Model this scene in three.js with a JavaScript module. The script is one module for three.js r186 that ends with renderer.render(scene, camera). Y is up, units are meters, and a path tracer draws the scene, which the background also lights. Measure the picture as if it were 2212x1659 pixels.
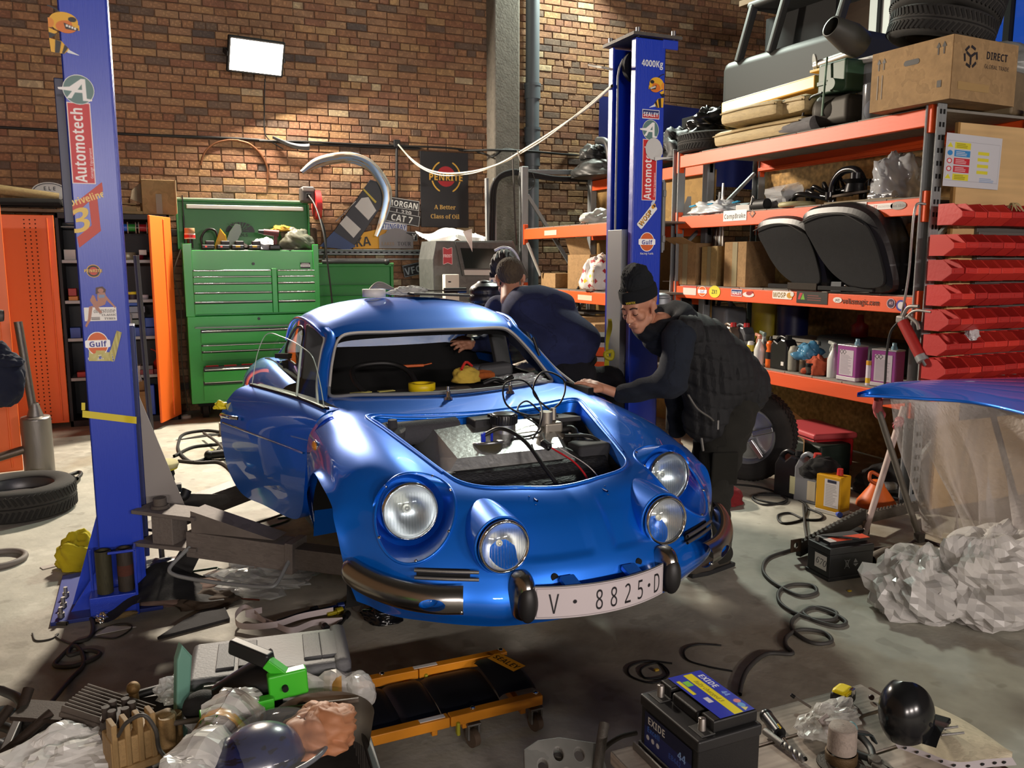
import * as THREE from 'three';
import { RoundedBoxGeometry } from 'three/addons/geometries/RoundedBoxGeometry.js';
import { mergeGeometries, mergeVertices, toCreasedNormals } from 'three/addons/utils/BufferGeometryUtils.js';
import { MarchingCubes } from 'three/addons/objects/MarchingCubes.js';
import { RectAreaLightUniformsLib } from 'three/addons/lights/RectAreaLightUniformsLib.js';

// ---------- camera, sky, lights, exposure ----------
RectAreaLightUniformsLib.init();
const RAD = Math.PI / 180, FOCAL = 1800, PITCH = 8.5 * RAD, YAW = 23.6 * RAD, EYE = new THREE.Vector3(0, 1.6, 0);
const scene = new THREE.Scene();
const camera = new THREE.PerspectiveCamera(2 * Math.atan(829.5 / FOCAL) / RAD, 2212 / 1659, 0.05, 60);
camera.position.copy(EYE); camera.rotation.order = 'YXZ'; camera.rotation.set(-PITCH, -YAW, 0);
scene.background = new THREE.Color(0.018, 0.075, 0.34);             // dusk sky behind the high window
scene.backgroundIntensity = 1;
const renderer = new THREE.WebGLRenderer({ antialias: true });
renderer.toneMapping = THREE.LinearToneMapping; renderer.toneMappingExposure = 1.0; renderer.shadowMap.enabled = true;
const V = (x, y, z) => new THREE.Vector3(x, y, z);
function areaLight(name, pos, target, w, h, hex, intensity) {
  const l = new THREE.RectAreaLight(hex, intensity, w, h); l.name = name; l.position.set(...pos); l.lookAt(...target); scene.add(l); return l;
}
// first wall flood in view; unseen: flood lighting the car from behind, strips lighting front faces; their fittings are built below
const FLOODS = [
  { pos: [1.17, 3.62, -9.12], aim: [1.5, 2.66, -7.0], w: .52, h: .30, hex: '#fff0dc', i: 1200, label: 'bright LED floodlight glowing high on the brick wall above the green tool chest' },
  { pos: [5.2, 5.4, -8.9], aim: [2.2, .2, -2.6], w: .6, h: .4, hex: '#f3fff0', i: 400, label: 'unseen LED floodlight above the frame, placed to light the car and floor from the back right corner' },
  { pos: [-1.9, 2.9, 6.95], aim: [-.6, 1.2, -3], w: 1.5, h: .14, hex: '#fff2ea', i: 330, label: 'unseen strip light behind the camera, left of three, placed to light the front of the car' },
  { pos: [1.2, 2.9, 6.95], aim: [1.2, 1.2, -3], w: 1.5, h: .14, hex: '#fff2ea', i: 330, label: 'unseen strip light behind the camera, middle of three, placed to light the front of the car' },
  { pos: [4.3, 2.9, 6.95], aim: [3.0, 1.2, -3], w: 1.5, h: .14, hex: '#fff2ea', i: 330, label: 'unseen strip light behind the camera, right of three, placed to light the front of the car' },
];
FLOODS.forEach((f, k) => areaLight('flood_light_source', f.pos, f.aim, f.w, f.h, f.hex, f.i));

// ---------- helpers ----------
let seedState = 7;
const seed = (n) => { seedState = n | 0; };
const rnd = (a = 0, b = 1) => { seedState = (seedState + 0x6d2b79f5) | 0; let t = Math.imul(seedState ^ (seedState >>> 15), 1 | seedState); t = (t + Math.imul(t ^ (t >>> 7), 61 | t)) ^ t; return a + (b - a) * (((t ^ (t >>> 14)) >>> 0) / 4294967296); };
const pick = (a) => a[Math.floor(rnd() * a.length) % a.length];
const lerp = (a, b, t) => a + (b - a) * t, clamp = (x, a = 0, b = 1) => Math.min(b, Math.max(a, x)), smooth = (a, b, x) => { const t = clamp((x - a) / (b - a)); return t * t * (3 - 2 * t); };
function ray(px, py) {                                               // direction through a pixel of the 2212 x 1659 frame, in the room's axes
  const u = (px - 1106) / FOCAL, v = (py - 829.5) / FOCAL, c = Math.cos(PITCH), s = Math.sin(PITCH), g = c - v * s;
  return V(g * Math.sin(YAW) + u * Math.cos(YAW), -(v * c + s), -(g * Math.cos(YAW) - u * Math.sin(YAW)));
}
const hit = (px, py, axis, val) => { const d = ray(px, py); return EYE.clone().addScaledVector(d, (val - EYE[axis]) / d[axis]); };
const atY = (px, py, y = 0) => hit(px, py, 'y', y), atZ = (px, py, z) => hit(px, py, 'z', z), atX = (px, py, x) => hit(px, py, 'x', x);
function hash(x, y, s) { let h = Math.imul(x, 374761393) + Math.imul(y, 668265263) + Math.imul(s, 1442695041); h = Math.imul(h ^ (h >>> 13), 1274126177); return ((h ^ (h >>> 16)) >>> 0) / 4294967296; }
function vnoise(x, y, per, s) { const ix = Math.floor(x), iy = Math.floor(y), fx = x - ix, fy = y - iy, m = (n) => ((n % per) + per) % per, u = fx * fx * (3 - 2 * fx), v = fy * fy * (3 - 2 * fy);
  const a = hash(m(ix), m(iy), s), b = hash(m(ix + 1), m(iy), s), c = hash(m(ix), m(iy + 1), s), d = hash(m(ix + 1), m(iy + 1), s); return a + (b - a) * u + (c - a) * v + (a - b - c + d) * u * v; }
function fbm(u, v, f, oct, s) { let t = 0, a = .5, n = 0; for (let i = 0; i < oct; i++) { t += a * vnoise(u * f, v * f, f, s + i * 17); n += a; a *= .5; f *= 2; } return t / n; }   // tiles on 0..1
function dataTex(n, fn, srgb = true, rep = 1) {
  const d = new Uint8Array(n * n * 4);
  for (let y = 0; y < n; y++) for (let x = 0; x < n; x++) { const c = fn(x / n, y / n), o = (y * n + x) * 4; d[o] = clamp(c[0]) * 255; d[o + 1] = clamp(c[1]) * 255; d[o + 2] = clamp(c[2]) * 255; d[o + 3] = 255; }
  const t = new THREE.DataTexture(d, n, n); t.wrapS = t.wrapT = THREE.RepeatWrapping; t.magFilter = THREE.LinearFilter; t.minFilter = THREE.LinearMipmapLinearFilter; t.generateMipmaps = true;
  if (srgb) t.colorSpace = THREE.SRGBColorSpace; t.repeat.set(rep, rep); t.needsUpdate = true; return t;
}
const grey = (x) => [x, x, x];
const TEX = {
  grain: dataTex(256, (u, v) => grey(fbm(u, v, 16, 4, 3)), false, 4),
  fine: dataTex(256, (u, v) => grey(fbm(u, v, 64, 2, 9)), false, 12),
  blotch: dataTex(512, (u, v) => { const n = fbm(u, v, 6, 5, 21), m = fbm(u, v, 24, 3, 40); return grey(.72 + .28 * (n * .7 + m * .3) + (n > .62 ? -.08 : 0)); }, true, 1.3),
  worn: dataTex(512, (u, v) => { const n = fbm(u, v, 10, 5, 71), k = fbm(u, v, 40, 3, 72); return n > .63 && k > .45 ? [.62, .55, .5] : grey(.86 + .14 * k); }, true, 1.1),
};
const MATS = {};
function mat(hex, rough = .6, metal = 0, o = {}) {                     // cached standard / physical material
  const key = [hex, rough, metal, JSON.stringify(o, (k, v) => v && v.isTexture ? v.uuid : v)].join('|');
  if (MATS[key]) return MATS[key];
  const C = o.clearcoat || o.transmission || o.sheen || o.ior || o.specularIntensity !== undefined ? THREE.MeshPhysicalMaterial : THREE.MeshStandardMaterial;
  return MATS[key] = new C({ color: hex, roughness: rough, metalness: metal, side: THREE.DoubleSide, ...o });
}
const dirty = (hex, rough = .65, metal = 0, o = {}) => mat(hex, rough, metal, { map: TEX.blotch, bumpMap: TEX.grain, bumpScale: .0006, ...o });
const fabric = (hex, rough = .95, o = {}) => mat(hex, rough, 0, { bumpMap: TEX.fine, bumpScale: .0012, sheen: .25, sheenColor: new THREE.Color(hex), sheenRoughness: .6, map: TEX.blotch, ...o });
const film = (hex = '#e9ecee', o = {}) => mat(hex, .2, 0, { transparent: true, opacity: .34, specularIntensity: 1, flatShading: true, ...o });      // thin polythene
const glass = (hex = '#eef6f2', rough = .02) => mat(hex, rough, 0, { transmission: 1, thickness: 0, ior: 1.45 });
const M = {
  black: mat('#131314', .55), rubber: mat('#1b1b1c', .82, 0, { bumpMap: TEX.grain, bumpScale: .0008 }), steel: mat('#8d8b88', .42, .85, { bumpMap: TEX.grain, bumpScale: .0003 }), dull: dirty('#77726b', .6, .55),
  chrome: mat('#d9dadb', .07, 1), alu: mat('#b9bbb9', .3, .95), white: mat('#dedcd6', .5), liftBlue: mat('#1238b8', .36, 0, { clearcoat: .35, clearcoatRoughness: .2, bumpMap: TEX.grain, bumpScale: .0004 }),
  orange: mat('#e2531a', .5, 0, { bumpMap: TEX.grain, bumpScale: .0003 }), galv: dirty('#a5a9aa', .5, .25), cable: mat('#151515', .6), greyCable: mat('#3a3733', .6), red: mat('#b01b1c', .45), card: dirty('#b08c5e', .9), dark: mat('#0c0c0d', .9),
};
// geometry
function tf(g, p, r, s) { if (s) g.scale(...(Array.isArray(s) ? s : [s, s, s])); if (r) g.applyMatrix4(new THREE.Matrix4().makeRotationFromEuler(new THREE.Euler(r[0], r[1], r[2], r[3] || 'XYZ'))); if (p) g.translate(p.x ?? p[0], p.y ?? p[1], p.z ?? p[2]); return g; }
const bx = (w, h, d, p, r, bev = .004) => tf(bev > 0 ? new RoundedBoxGeometry(w, h, d, 1, Math.min(bev, w / 2.2, h / 2.2, d / 2.2)) : new THREE.BoxGeometry(w, h, d), p, r);
const cy = (r1, r2, h, p, r, n = 24, open = false) => tf(new THREE.CylinderGeometry(r1, r2, h, n, 1, open), p, r);
const sp = (r, p, s, n = 20) => tf(new THREE.SphereGeometry(r, n, Math.round(n * .7)), p, null, s);
const pts = (a) => a.map((q) => q.isVector3 ? q : V(...q));
const tb = (a, r, o = {}) => { a = pts(a); const c = o.line ? new THREE.CurvePath() : new THREE.CatmullRomCurve3(a, !!o.closed, 'centripetal'); if (o.line) for (let i = 1; i < a.length; i++) c.add(new THREE.LineCurve3(a[i - 1], a[i])); return new THREE.TubeGeometry(c, o.seg || Math.max(8, a.length * 8), r, o.rad || 7, !!o.closed); };
const rod = (a, b, r, n = 10) => { a = a.isVector3 ? a : V(...a); b = b.isVector3 ? b : V(...b); const d = b.clone().sub(a), g = new THREE.CylinderGeometry(r, r, d.length(), n); g.applyQuaternion(new THREE.Quaternion().setFromUnitVectors(V(0, 1, 0), d.normalize())); g.translate((a.x + b.x) / 2, (a.y + b.y) / 2, (a.z + b.z) / 2); return g; };
const bar = (a, b, w, h, bev = .003) => { a = a.isVector3 ? a : V(...a); b = b.isVector3 ? b : V(...b); const d = b.clone().sub(a), L = d.length(), m = new THREE.Matrix4(), z = d.clone().normalize(), x = (Math.abs(z.y) > .95 ? V(1, 0, 0) : V(0, 1, 0)).cross(z).normalize(), y = z.clone().cross(x); m.makeBasis(x, y, z); const g = bx(w, h, L, null, null, bev); g.applyMatrix4(m); g.translate((a.x + b.x) / 2, (a.y + b.y) / 2, (a.z + b.z) / 2); return g; };
const lat = (prof, n = 32, p, r, s) => tf(new THREE.LatheGeometry(prof.map((q) => new THREE.Vector2(q[0], q[1])), n), p, r, s);
function poly(a, holes = []) { const s = new THREE.Shape(a.map((q) => new THREE.Vector2(q[0], q[1]))); holes.forEach((h) => s.holes.push(new THREE.Path(h.map((q) => new THREE.Vector2(q[0], q[1]))))); return s; }
const ext = (shape, d, p, r, bev = 0) => { const g = new THREE.ExtrudeGeometry(Array.isArray(shape) ? poly(shape) : shape, { depth: d - 2 * bev, bevelEnabled: bev > 0, bevelSize: bev, bevelThickness: bev, bevelOffset: -bev, bevelSegments: 2, curveSegments: 20 }); g.translate(0, 0, -d / 2 + bev); return tf(g, p, r); };
const ring = (n, f) => Array.from({ length: n }, (_, i) => f(i / n * Math.PI * 2, i));
function grid(nu, nv, f, closeU = false) {                            // smooth surface from f(u, v) -> [x, y, z]
  const g = new THREE.PlaneGeometry(1, 1, nu, nv), p = g.attributes.position, t = g.attributes.uv; for (let i = 0; i < p.count; i++) { const q = f(t.getX(i), t.getY(i)); p.setXYZ(i, q.x ?? q[0], q.y ?? q[1], q.z ?? q[2]); } g.computeVertexNormals(); return g;
}
function mg(list) {
  list = [].concat(list).filter(Boolean); if (list.length === 1) return list[0];
  return mergeGeometries(list.map((g) => { const q = g.index ? g.toNonIndexed() : g.clone(); for (const k of Object.keys(q.attributes)) if (!['position', 'normal', 'uv'].includes(k)) q.deleteAttribute(k); if (!q.attributes.uv) q.setAttribute('uv', new THREE.BufferAttribute(new Float32Array(q.attributes.position.count * 2), 2)); q.morphAttributes = {}; return q; }));
}
function uvm(g, k = 1) {                                              // box-projected uv in metres
  g = g.index ? g.toNonIndexed() : g; const p = g.attributes.position, n = g.attributes.normal, u = new Float32Array(p.count * 2);
  for (let i = 0; i < p.count; i++) { const x = Math.abs(n.getX(i)), y = Math.abs(n.getY(i)), z = Math.abs(n.getZ(i)), a = y > x && y > z ? [p.getX(i), p.getZ(i)] : x > z ? [p.getZ(i), p.getY(i)] : [p.getX(i), p.getY(i)]; u[i * 2] = a[0] * k; u[i * 2 + 1] = a[1] * k; }
  g.setAttribute('uv', new THREE.BufferAttribute(u, 2)); return g;
}
function wobble(g, amp, f = 9, s = 1, along) {                        // crumple a welded geometry
  g = mergeVertices(g.index ? g : g, 1e-4); const p = g.attributes.position; g.computeVertexNormals(); const n = g.attributes.normal.clone();
  for (let i = 0; i < p.count; i++) { const x = p.getX(i), y = p.getY(i), z = p.getZ(i), k = (Math.sin(x * f * 1.3 + s) * Math.sin(y * f * 1.7 + s * 2.1) + Math.sin(z * f * 1.1 + s * 3) * Math.sin((x + y) * f * 2.3 + s) + .5 * Math.sin((y - z) * f * 4.1 + s) * Math.sin((x + z) * f * 3.7)) * amp * .5; p.setXYZ(i, x + n.getX(i) * k, y + n.getY(i) * k, z + n.getZ(i) * k); }
  g.computeVertexNormals(); return g;
}
function crumple(w, h, d, amp, s, n = 13, flat = true) {              // crumpled bag: a low dome of folded film or cloth
  let g = new THREE.SphereGeometry(.5, n * 3, n * 2); const p = g.attributes.position; seed(s);
  const A = Array.from({ length: 9 }, () => [rnd(-9, 9), rnd(-9, 9), rnd(-9, 9), rnd(0, 6)]);
  for (let i = 0; i < p.count; i++) { let x = p.getX(i), y = p.getY(i), z = p.getZ(i), k = 0, q = 0; for (const a of A) { const f = x * a[0] + y * a[1] + z * a[2] + a[3]; k += Math.abs(Math.sin(f)); q += Math.abs(Math.sin(f * 2.7 + a[0])); } k = 1 + amp * (k / 4.5 - 1.25 + .45 * (q / 4.5 - 1.25)); x *= k; y *= k; z *= k; if (flat && y < -.12) y = -.12 + (y + .12) * .15; p.setXYZ(i, x * w, (y + .16) * h, z * d); }
  g = mergeVertices(g.deleteAttribute('uv').deleteAttribute('normal'), 1e-5); g.computeVertexNormals(); return g;
}
// naming
const NUM = {};
const numbered = (n) => { NUM[n] = (NUM[n] ?? -1) + 1; return NUM[n] ? n + '_' + String(NUM[n]).padStart(3, '0') : n; };
function mesh(name, geos, m) { const o = new THREE.Mesh(mg(geos), m); o.name = name; o.castShadow = o.receiveShadow = true; return o; }
function part(parent, name, geos, m, label) { const o = mesh(name, geos, m); if (label) o.userData.label = label; parent.add(o); return o; }
const parts = (parent, name, list, m, label) => list.map((g) => part(parent, name, g, m, label));
function info(o, label, category, group) { o.userData = { ...o.userData, label, category }; if (group) o.userData.group = group; return o; }
function thing(name, label, category, pos = [0, 0, 0], ry = 0, group) { const o = new THREE.Group(); o.name = numbered(name); pos.isVector3 ? o.position.copy(pos) : o.position.set(...pos); if (Array.isArray(ry)) o.rotation.set(...ry); else o.rotation.y = ry; scene.add(o); return info(o, label, category, group); }
function solo(name, label, category, geos, m, pos = [0, 0, 0], ry = 0, group) { const o = mesh(numbered(name), geos, m); pos.isVector3 ? o.position.copy(pos) : o.position.set(...pos); if (Array.isArray(ry)) o.rotation.set(...ry); else o.rotation.y = ry; scene.add(o); return info(o, label, category, group); }
function copyOf(src, label, pos, ry = 0, scale) { const o = src.clone(); o.name = numbered(src.name.replace(/_\d{3}$/, '')); o.userData = { ...src.userData, label }; pos.isVector3 ? o.position.copy(pos) : o.position.set(...pos); if (Array.isArray(ry)) o.rotation.set(...ry); else o.rotation.y = ry; if (scale) o.scale.set(...[].concat(scale).length === 3 ? scale : [scale, scale, scale]); scene.add(o); return o; }
function struct(name, geos, m) { const o = mesh(numbered(name), geos, m); o.userData.kind = 'structure'; scene.add(o); return o; }
// printed matter: every label is drawn into one shared sheet and cut out by its uv
const SHEET = document.createElement('canvas'); SHEET.width = SHEET.height = 2048;
const ctx = SHEET.getContext('2d'), sheetTex = new THREE.CanvasTexture(SHEET); sheetTex.colorSpace = THREE.SRGBColorSpace; sheetTex.magFilter = THREE.LinearFilter;
const printMat = new THREE.MeshStandardMaterial({ map: sheetTex, roughness: .45, alphaTest: .5, side: THREE.DoubleSide });
let sx = 2, sy = 2, sh = 0;
function print(w, h, draw, density = 700, bend) {                     // a printed rectangle w x h metres in the xy plane facing +z; draw(c, W, H) paints it in units of its own pixels
  const W = Math.round(w * density), H = Math.round(h * density); if (sx + W > 2044) { sx = 2; sy += sh + 3; sh = 0; } const x0 = sx, y0 = sy; sx += W + 3; sh = Math.max(sh, H); if (sy + H > 2046) console.warn('sheet full', sy + H);
  ctx.save(); ctx.beginPath(); ctx.rect(x0, y0, W, H); ctx.clip(); ctx.translate(x0, y0); ctx.textAlign = 'center'; ctx.textBaseline = 'middle'; draw(ctx, W, H); ctx.restore();
  const g = new THREE.PlaneGeometry(w, h, bend ? 24 : 1, 1), u = g.attributes.uv, p = g.attributes.position;
  for (let i = 0; i < u.count; i++) { u.setXY(i, (x0 + .5 + u.getX(i) * (W - 1)) / 2048, 1 - (y0 + .5 + (1 - u.getY(i)) * (H - 1)) / 2048); if (bend) p.setZ(i, bend(p.getX(i))); } if (bend) g.computeVertexNormals(); return g;
}
const txt = (c, s, x, y, px, col, font = 'bold', fam = 'sans-serif', maxW) => { c.font = `${font} ${px}px ${fam}`; c.fillStyle = col; if (maxW) c.fillText(s, x, y, maxW); else c.fillText(s, x, y); };
const fill = (c, col, W, H, x = 0, y = 0) => { c.fillStyle = col; c.fillRect(x, y, W, H); };
const disc = (c, x, y, rx, ry, col) => { c.fillStyle = col; c.beginPath(); c.ellipse(x, y, rx, ry, 0, 0, 7); c.fill(); };
const pg = (c, col, a) => { c.fillStyle = col; c.beginPath(); a.forEach((q, i) => i ? c.lineTo(q[0], q[1]) : c.moveTo(q[0], q[1])); c.closePath(); c.fill(); };
const txtLines = (c, W, x, y, n, gap, col) => { c.fillStyle = col; for (let i = 0; i < n; i++) c.fillRect(x, y + i * gap, W * (.6 + .4 * hash(i, 3, n)), gap * .4); };
// ---------- the hall ----------
const WZ=-9.4,X0=-4.6,X1=8.0,ZF=7.2,HT=6.6;
const floorTex=dataTex(1024,(u,v)=>{
const a=fbm(u,v,3,5,5),b=fbm(u,v,14,4,8),c=fbm(u,v,60,3,12),st=fbm(u+.31,v+.17,7,5,33),wt=fbm(u,v,22,4,51);
let k=.655+.10*(a-.5)+.10*(b-.5)+.10*(c-.5);let r=k*1.0,g=k*.98,bl=k*.905;
const s=smooth(.56,.68,st);r-=s*.05;g-=s*.068;bl-=s*.085;const w=smooth(.66,.74,wt)*.05;r+=w;g+=w;bl+=w;const d=smooth(.70,.76,fbm(u,v,36,3,77))*.06;return[r-d,g-d,bl-d];
},true,.24);
const floorRough=dataTex(512,(u,v)=>grey(.55+.35*fbm(u,v,9,5,61)),false,.4);
const floorMat=new THREE.MeshStandardMaterial({map:floorTex,roughnessMap:floorRough,roughness:1,bumpMap:TEX.grain,bumpScale:.0012});
const floor=struct('floor',uvm(bx(X1-X0+.4,.2,ZF-WZ+.4,[(X0+X1)/2,-.1,(ZF+WZ)/2],null,0)),floorMat);
const slabMat=dirty('#57524a',.9),cladMat=dirty('#3d3a35',.9);
struct('ceiling',uvm(bx(X1-X0+.4,.2,ZF-WZ+.4,[(X0+X1)/2,HT+.1,(ZF+WZ)/2],null,0),.3),cladMat);
struct('wall_left',uvm(bx(.2,HT,ZF-WZ+.4,[X0-.1,HT/2,(ZF+WZ)/2],null,0),.3),dirty('#8a6a4c',.9));
struct('wall_front',uvm(bx(X1-X0+.4,HT,.2,[(X0+X1)/2,HT/2,ZF+.1],null,0),.3),dirty('#6d655c',.9));
{
const z0=-6.95,z1=-1.5,y0=3.45,y1=5.7,D=ZF-WZ+.4,zc=(ZF+WZ)/2;
struct('wall_right',uvm(mg([bx(.2,y0,D,[X1+.1,y0/2,zc],null,0),bx(.2,HT-y1,D,[X1+.1,(HT+y1)/2,zc],null,0),bx(.2,y1-y0,z0-WZ+.2,[X1+.1,(y0+y1)/2,(z0+WZ-.2)/2],null,0),bx(.2,y1-y0,ZF-z1+.2,[X1+.1,(y0+y1)/2,(ZF+z1+.2)/2],null,0)]),.3),dirty('#4a372a',.95));
const w=new THREE.Group();w.name='window_1';w.userData.kind='structure';scene.add(w);
part(w,'window_frame',[bx(.09,.09,z1-z0,[X1+.05,y0+.04,(z0+z1)/2]),bx(.09,.09,z1-z0,[X1+.05,y1-.04,(z0+z1)/2])],M.dark);
for(let z=z0+.05;z<=z1;z+=.86)part(w,'mullion',bx(.07,y1-y0,.07,[X1+.05,(y0+y1)/2,z]),M.dark);
for(let z=z0+.05;z<z1-.3;z+=.86)part(w,'pane',bx(.006,y1-y0-.1,.8,[X1+.06,(y0+y1)/2,z+.43],null,0),glass('#eef4ff'));
}
const brickTex=dataTex(512,(u,v)=>{const a=fbm(u,v,8,5,101),b=fbm(u,v,48,3,102),k=.74+.26*(a*.6+b*.4),p=smooth(.6,.66,fbm(u,v,20,3,107))*.12;return[k+p,k+p,k+p*.8];},true,1.7);
const brickTones=['#a57a5a','#ab805f','#9c7054','#b08862','#a47e60','#966a53','#b48f66','#7a6556','#ab8766','#9f7559','#a68063','#635650','#c4ae8c'];
const brickMats=brickTones.map((c)=>new THREE.MeshStandardMaterial({color:c,map:brickTex,roughness:.92,bumpMap:TEX.grain,bumpScale:.002}));
const wallBack=struct('wall_back',uvm(bx(X1-X0+.4,HT,.2,[(X0+X1)/2,HT/2,WZ-.1],null,0),1),new THREE.MeshStandardMaterial({color:'#80644e',map:brickTex,roughness:.97,bumpMap:TEX.grain,bumpScale:.003}));
{
seed(4);
const CH=.0765,BL=.225,BH=.0655,gS=[],gH=[];const cand=[],lens={s:BL-.011,h:.1025-.0};
const shape=(w,d)=>{const g=uvm(bx(w,BH,.03,null,null,d));return g;};
const geoOf={s:[.003,.0045,.006].map((d)=>shape(lens.s,d)),h:[.003,.005].map((d)=>shape(lens.h,d))};
for(let r=0;r*CH<HT;r++){
let x=X0-(r%2)*BL/2;const mixed=r%6===3;
while(x<X1){
const head=mixed||rnd()<.04,len=head?.1025+.0105:BL,cxp=x+len/2,y=(r+.5)*CH;x+=len;if(cxp>X1)break;
const dark=rnd(),tone=dark<.035?7:dark<.05?11:dark<.075?12:Math.floor(rnd(0,11))%11;
const b={k:head?'h':'s',x:cxp+rnd(-.002,.002),y:y+rnd(-.0015,.0015),z:WZ+rnd(-.006,.0035),tone,d:Math.hypot(cxp,y-1.6)};
const onFrame=cxp>-1.2&&cxp<3.5&&y>2.4&&y<4.5&&!(Math.abs(cxp-3.05)<.32&&y<2.9)&&!(cxp<-.3&&cxp>-.95);b.near=onFrame;cand.push(b);
}
}
const near=cand.filter((b)=>b.near).sort((a,b)=>a.d-b.d).slice(0,300);near.forEach((b)=>{b.own=true;});
for(const b of near){const o=new THREE.Mesh(pick(geoOf[b.k]),brickMats[b.tone]);o.name='brick';o.position.set(b.x,b.y,b.z);o.rotation.z=rnd(-.006,.006);o.castShadow=o.receiveShadow=true;wallBack.add(o);}
const by=brickTones.map(()=>[]);for(const b of cand)if(!b.own)by[b.tone].push(b);
const rest=new THREE.Group();const pos=[],nor=[],uv=[],idx=[],col=[];let base=0;const c=new THREE.Color();
for(const b of cand)if(!b.own){
const w=b.k==='s'?lens.s:lens.h,hw=w/2,hh=BH/2,z=b.z+.015,q=[[-1,-1],[1,-1],[1,1],[-1,1]],e=.004;c.set(brickTones[b.tone]);const u0=rnd(0,9),v0=rnd(0,9);
const ringAt=(ins,zz)=>q.map(([a,d])=>[b.x+a*(hw-ins),b.y+d*(hh-ins),zz]);
const add=(P,N)=>{P.forEach((p,i)=>{pos.push(...p);nor.push(...(N.length===4?N[i]:N));uv.push(u0+p[0],v0+p[1]);col.push(c.r,c.g,c.b);});idx.push(base,base+1,base+2,base,base+2,base+3);base+=4;};
const f=ringAt(e,z),s=ringAt(0,z-e),k=ringAt(0,z-.03);add(f,[0,0,1]);
for(let i=0;i<4;i++){const j=(i+1)%4,n=[[0,-1],[1,0],[0,1],[-1,0]][i];add([s[i],s[j],f[j],f[i]],[n[0]*.7,n[1]*.7,.7]);add([k[i],k[j],s[j],s[i]],[n[0],n[1],0]);}
}
const g=new THREE.BufferGeometry();g.setAttribute('position',new THREE.Float32BufferAttribute(pos,3));g.setAttribute('normal',new THREE.Float32BufferAttribute(nor,3));g.setAttribute('uv',new THREE.Float32BufferAttribute(uv,2));g.setAttribute('color',new THREE.Float32BufferAttribute(col,3));g.setIndex(idx);
const o=new THREE.Mesh(g,new THREE.MeshStandardMaterial({vertexColors:true,map:brickTex,roughness:.92,bumpMap:TEX.grain,bumpScale:.002}));o.name='brick_courses';o.userData.kind='stuff';o.castShadow=o.receiveShadow=true;wallBack.add(o);
}
{
const a=atZ(1066,300,WZ+.22),b=atZ(1121,300,WZ+.22),conc=dirty('#8b857a',.9,0,{bumpScale:.002});
struct('column',uvm(bx(b.x-a.x,HT,.3,[(a.x+b.x)/2,HT/2,WZ+.1],null,.02)),conc);
const p=atZ(1152,300,WZ+.16),t=thing('downpipe','grey plastic downpipe running up the brick wall beside the concrete column','pipe',[p.x,0,WZ+.13]);
part(t,'pipe',cy(.082,.082,HT-.02,[0,HT/2,0]),mat('#5f666b',.4));for(const y of[1.2,2.78,3.05,3.55,5])part(t,'socket',[cy(.095,.095,.16,[0,y,0]),cy(.1,.1,.03,[0,y+.08,0])],mat('#5a6166',.4));
const s=atX(1903,60,7.85);struct('trim_1',bx(.18,HT,.3,[7.9,HT/2,s.z],null,.01),mat('#cfcfca',.5));
struct('trim_2',bx(.03,HT,.05,[7.79,HT/2,s.z+.02],null,.01),M.dark);
}
function flood(f,label,group){
const d=V(...f.aim).sub(V(...f.pos)).normalize(),t=thing('floodlight',label,'floodlight',V(...f.pos).addScaledVector(d,-.012));t.lookAt(V(...f.aim));if(group)t.userData.group=group;
part(t,'housing',[bx(f.w+.05,f.h+.05,.05,[0,0,-.035],null,.012),...Array.from({length:12},(_,i)=>bx(.008,f.h*.9,.05,[(i/11-.5)*f.w*.9,0,-.08],null,0))],M.dark);
part(t,'lens',bx(f.w,f.h,.008,[0,0,-.005],null,.002),new THREE.MeshStandardMaterial({color:'#222',emissive:f.hex,emissiveIntensity:f.glow??30}));
part(t,'bracket',[bx(.012,.05,.16,[f.w/2+.032,0,-.08]),bx(.012,.05,.16,[-f.w/2-.032,0,-.08]),bx(f.w+.076,.05,.012,[0,0,-.155])],M.dark);
return t;
}
FLOODS.forEach((f)=>flood(f,f.label));
// ---------- the blue coupe on the lift (car axes: a to the picture's right, y up, s backwards from the driving lamps; local z = -s) ----------
const CAR_POS=[1.342,0,-2.477],CAR_YAW=1.756*RAD;
const paint=new THREE.MeshPhysicalMaterial({color:'#0570e6',metalness:.5,roughness:.38,clearcoat:1,clearcoatRoughness:.025,side:THREE.DoubleSide});
const blackTrim=mat('#0b0b0c',.7),carpet=fabric('#0d0d0e',1),rubberSeal=mat('#151516',.5),gasket=mat('#b9b6b0',.55);
const C3=(a,y,s)=>V(a,y,-s);
function net(rows){
const nr=rows.length-1,nc=rows[0].length-1,cr=(p0,p1,p2,p3,t)=>{const o=[];for(let k=0;k<3;k++)o[k]=.5*(2*p1[k]+(p2[k]-p0[k])*t+(2*p0[k]-5*p1[k]+4*p2[k]-p3[k])*t*t+(3*p1[k]-p0[k]-3*p2[k]+p3[k])*t*t*t);return o;};
const line=(P,x)=>{const n=P.length-1,i=Math.min(n-1,Math.max(0,Math.floor(x))),t=x-i,ex=(a,b)=>a.map((q,k)=>2*q-b[k]);return cr(i?P[i-1]:ex(P[0],P[1]),P[i],P[i+1],i+2<=n?P[i+2]:ex(P[n],P[n-1]),t);};
return(u,v)=>{const y=v*nr,i=Math.min(nr-1,Math.floor(y)),take=[];for(let k=i-1;k<=i+2;k++)take.push(k<0||k>nr?null:line(rows[k],u*nc));const ex=(a,b)=>a.map((q,k)=>2*q-b[k]);return cr(take[0]||ex(take[1],take[2]),take[1],take[2],take[3]||ex(take[2],take[1]),y-i);};
}
const mirrorRows=(rows)=>rows.map((r)=>[...r.slice(1).reverse().map((q)=>[-q[0],q[1],q[2]]),...r]);
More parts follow.
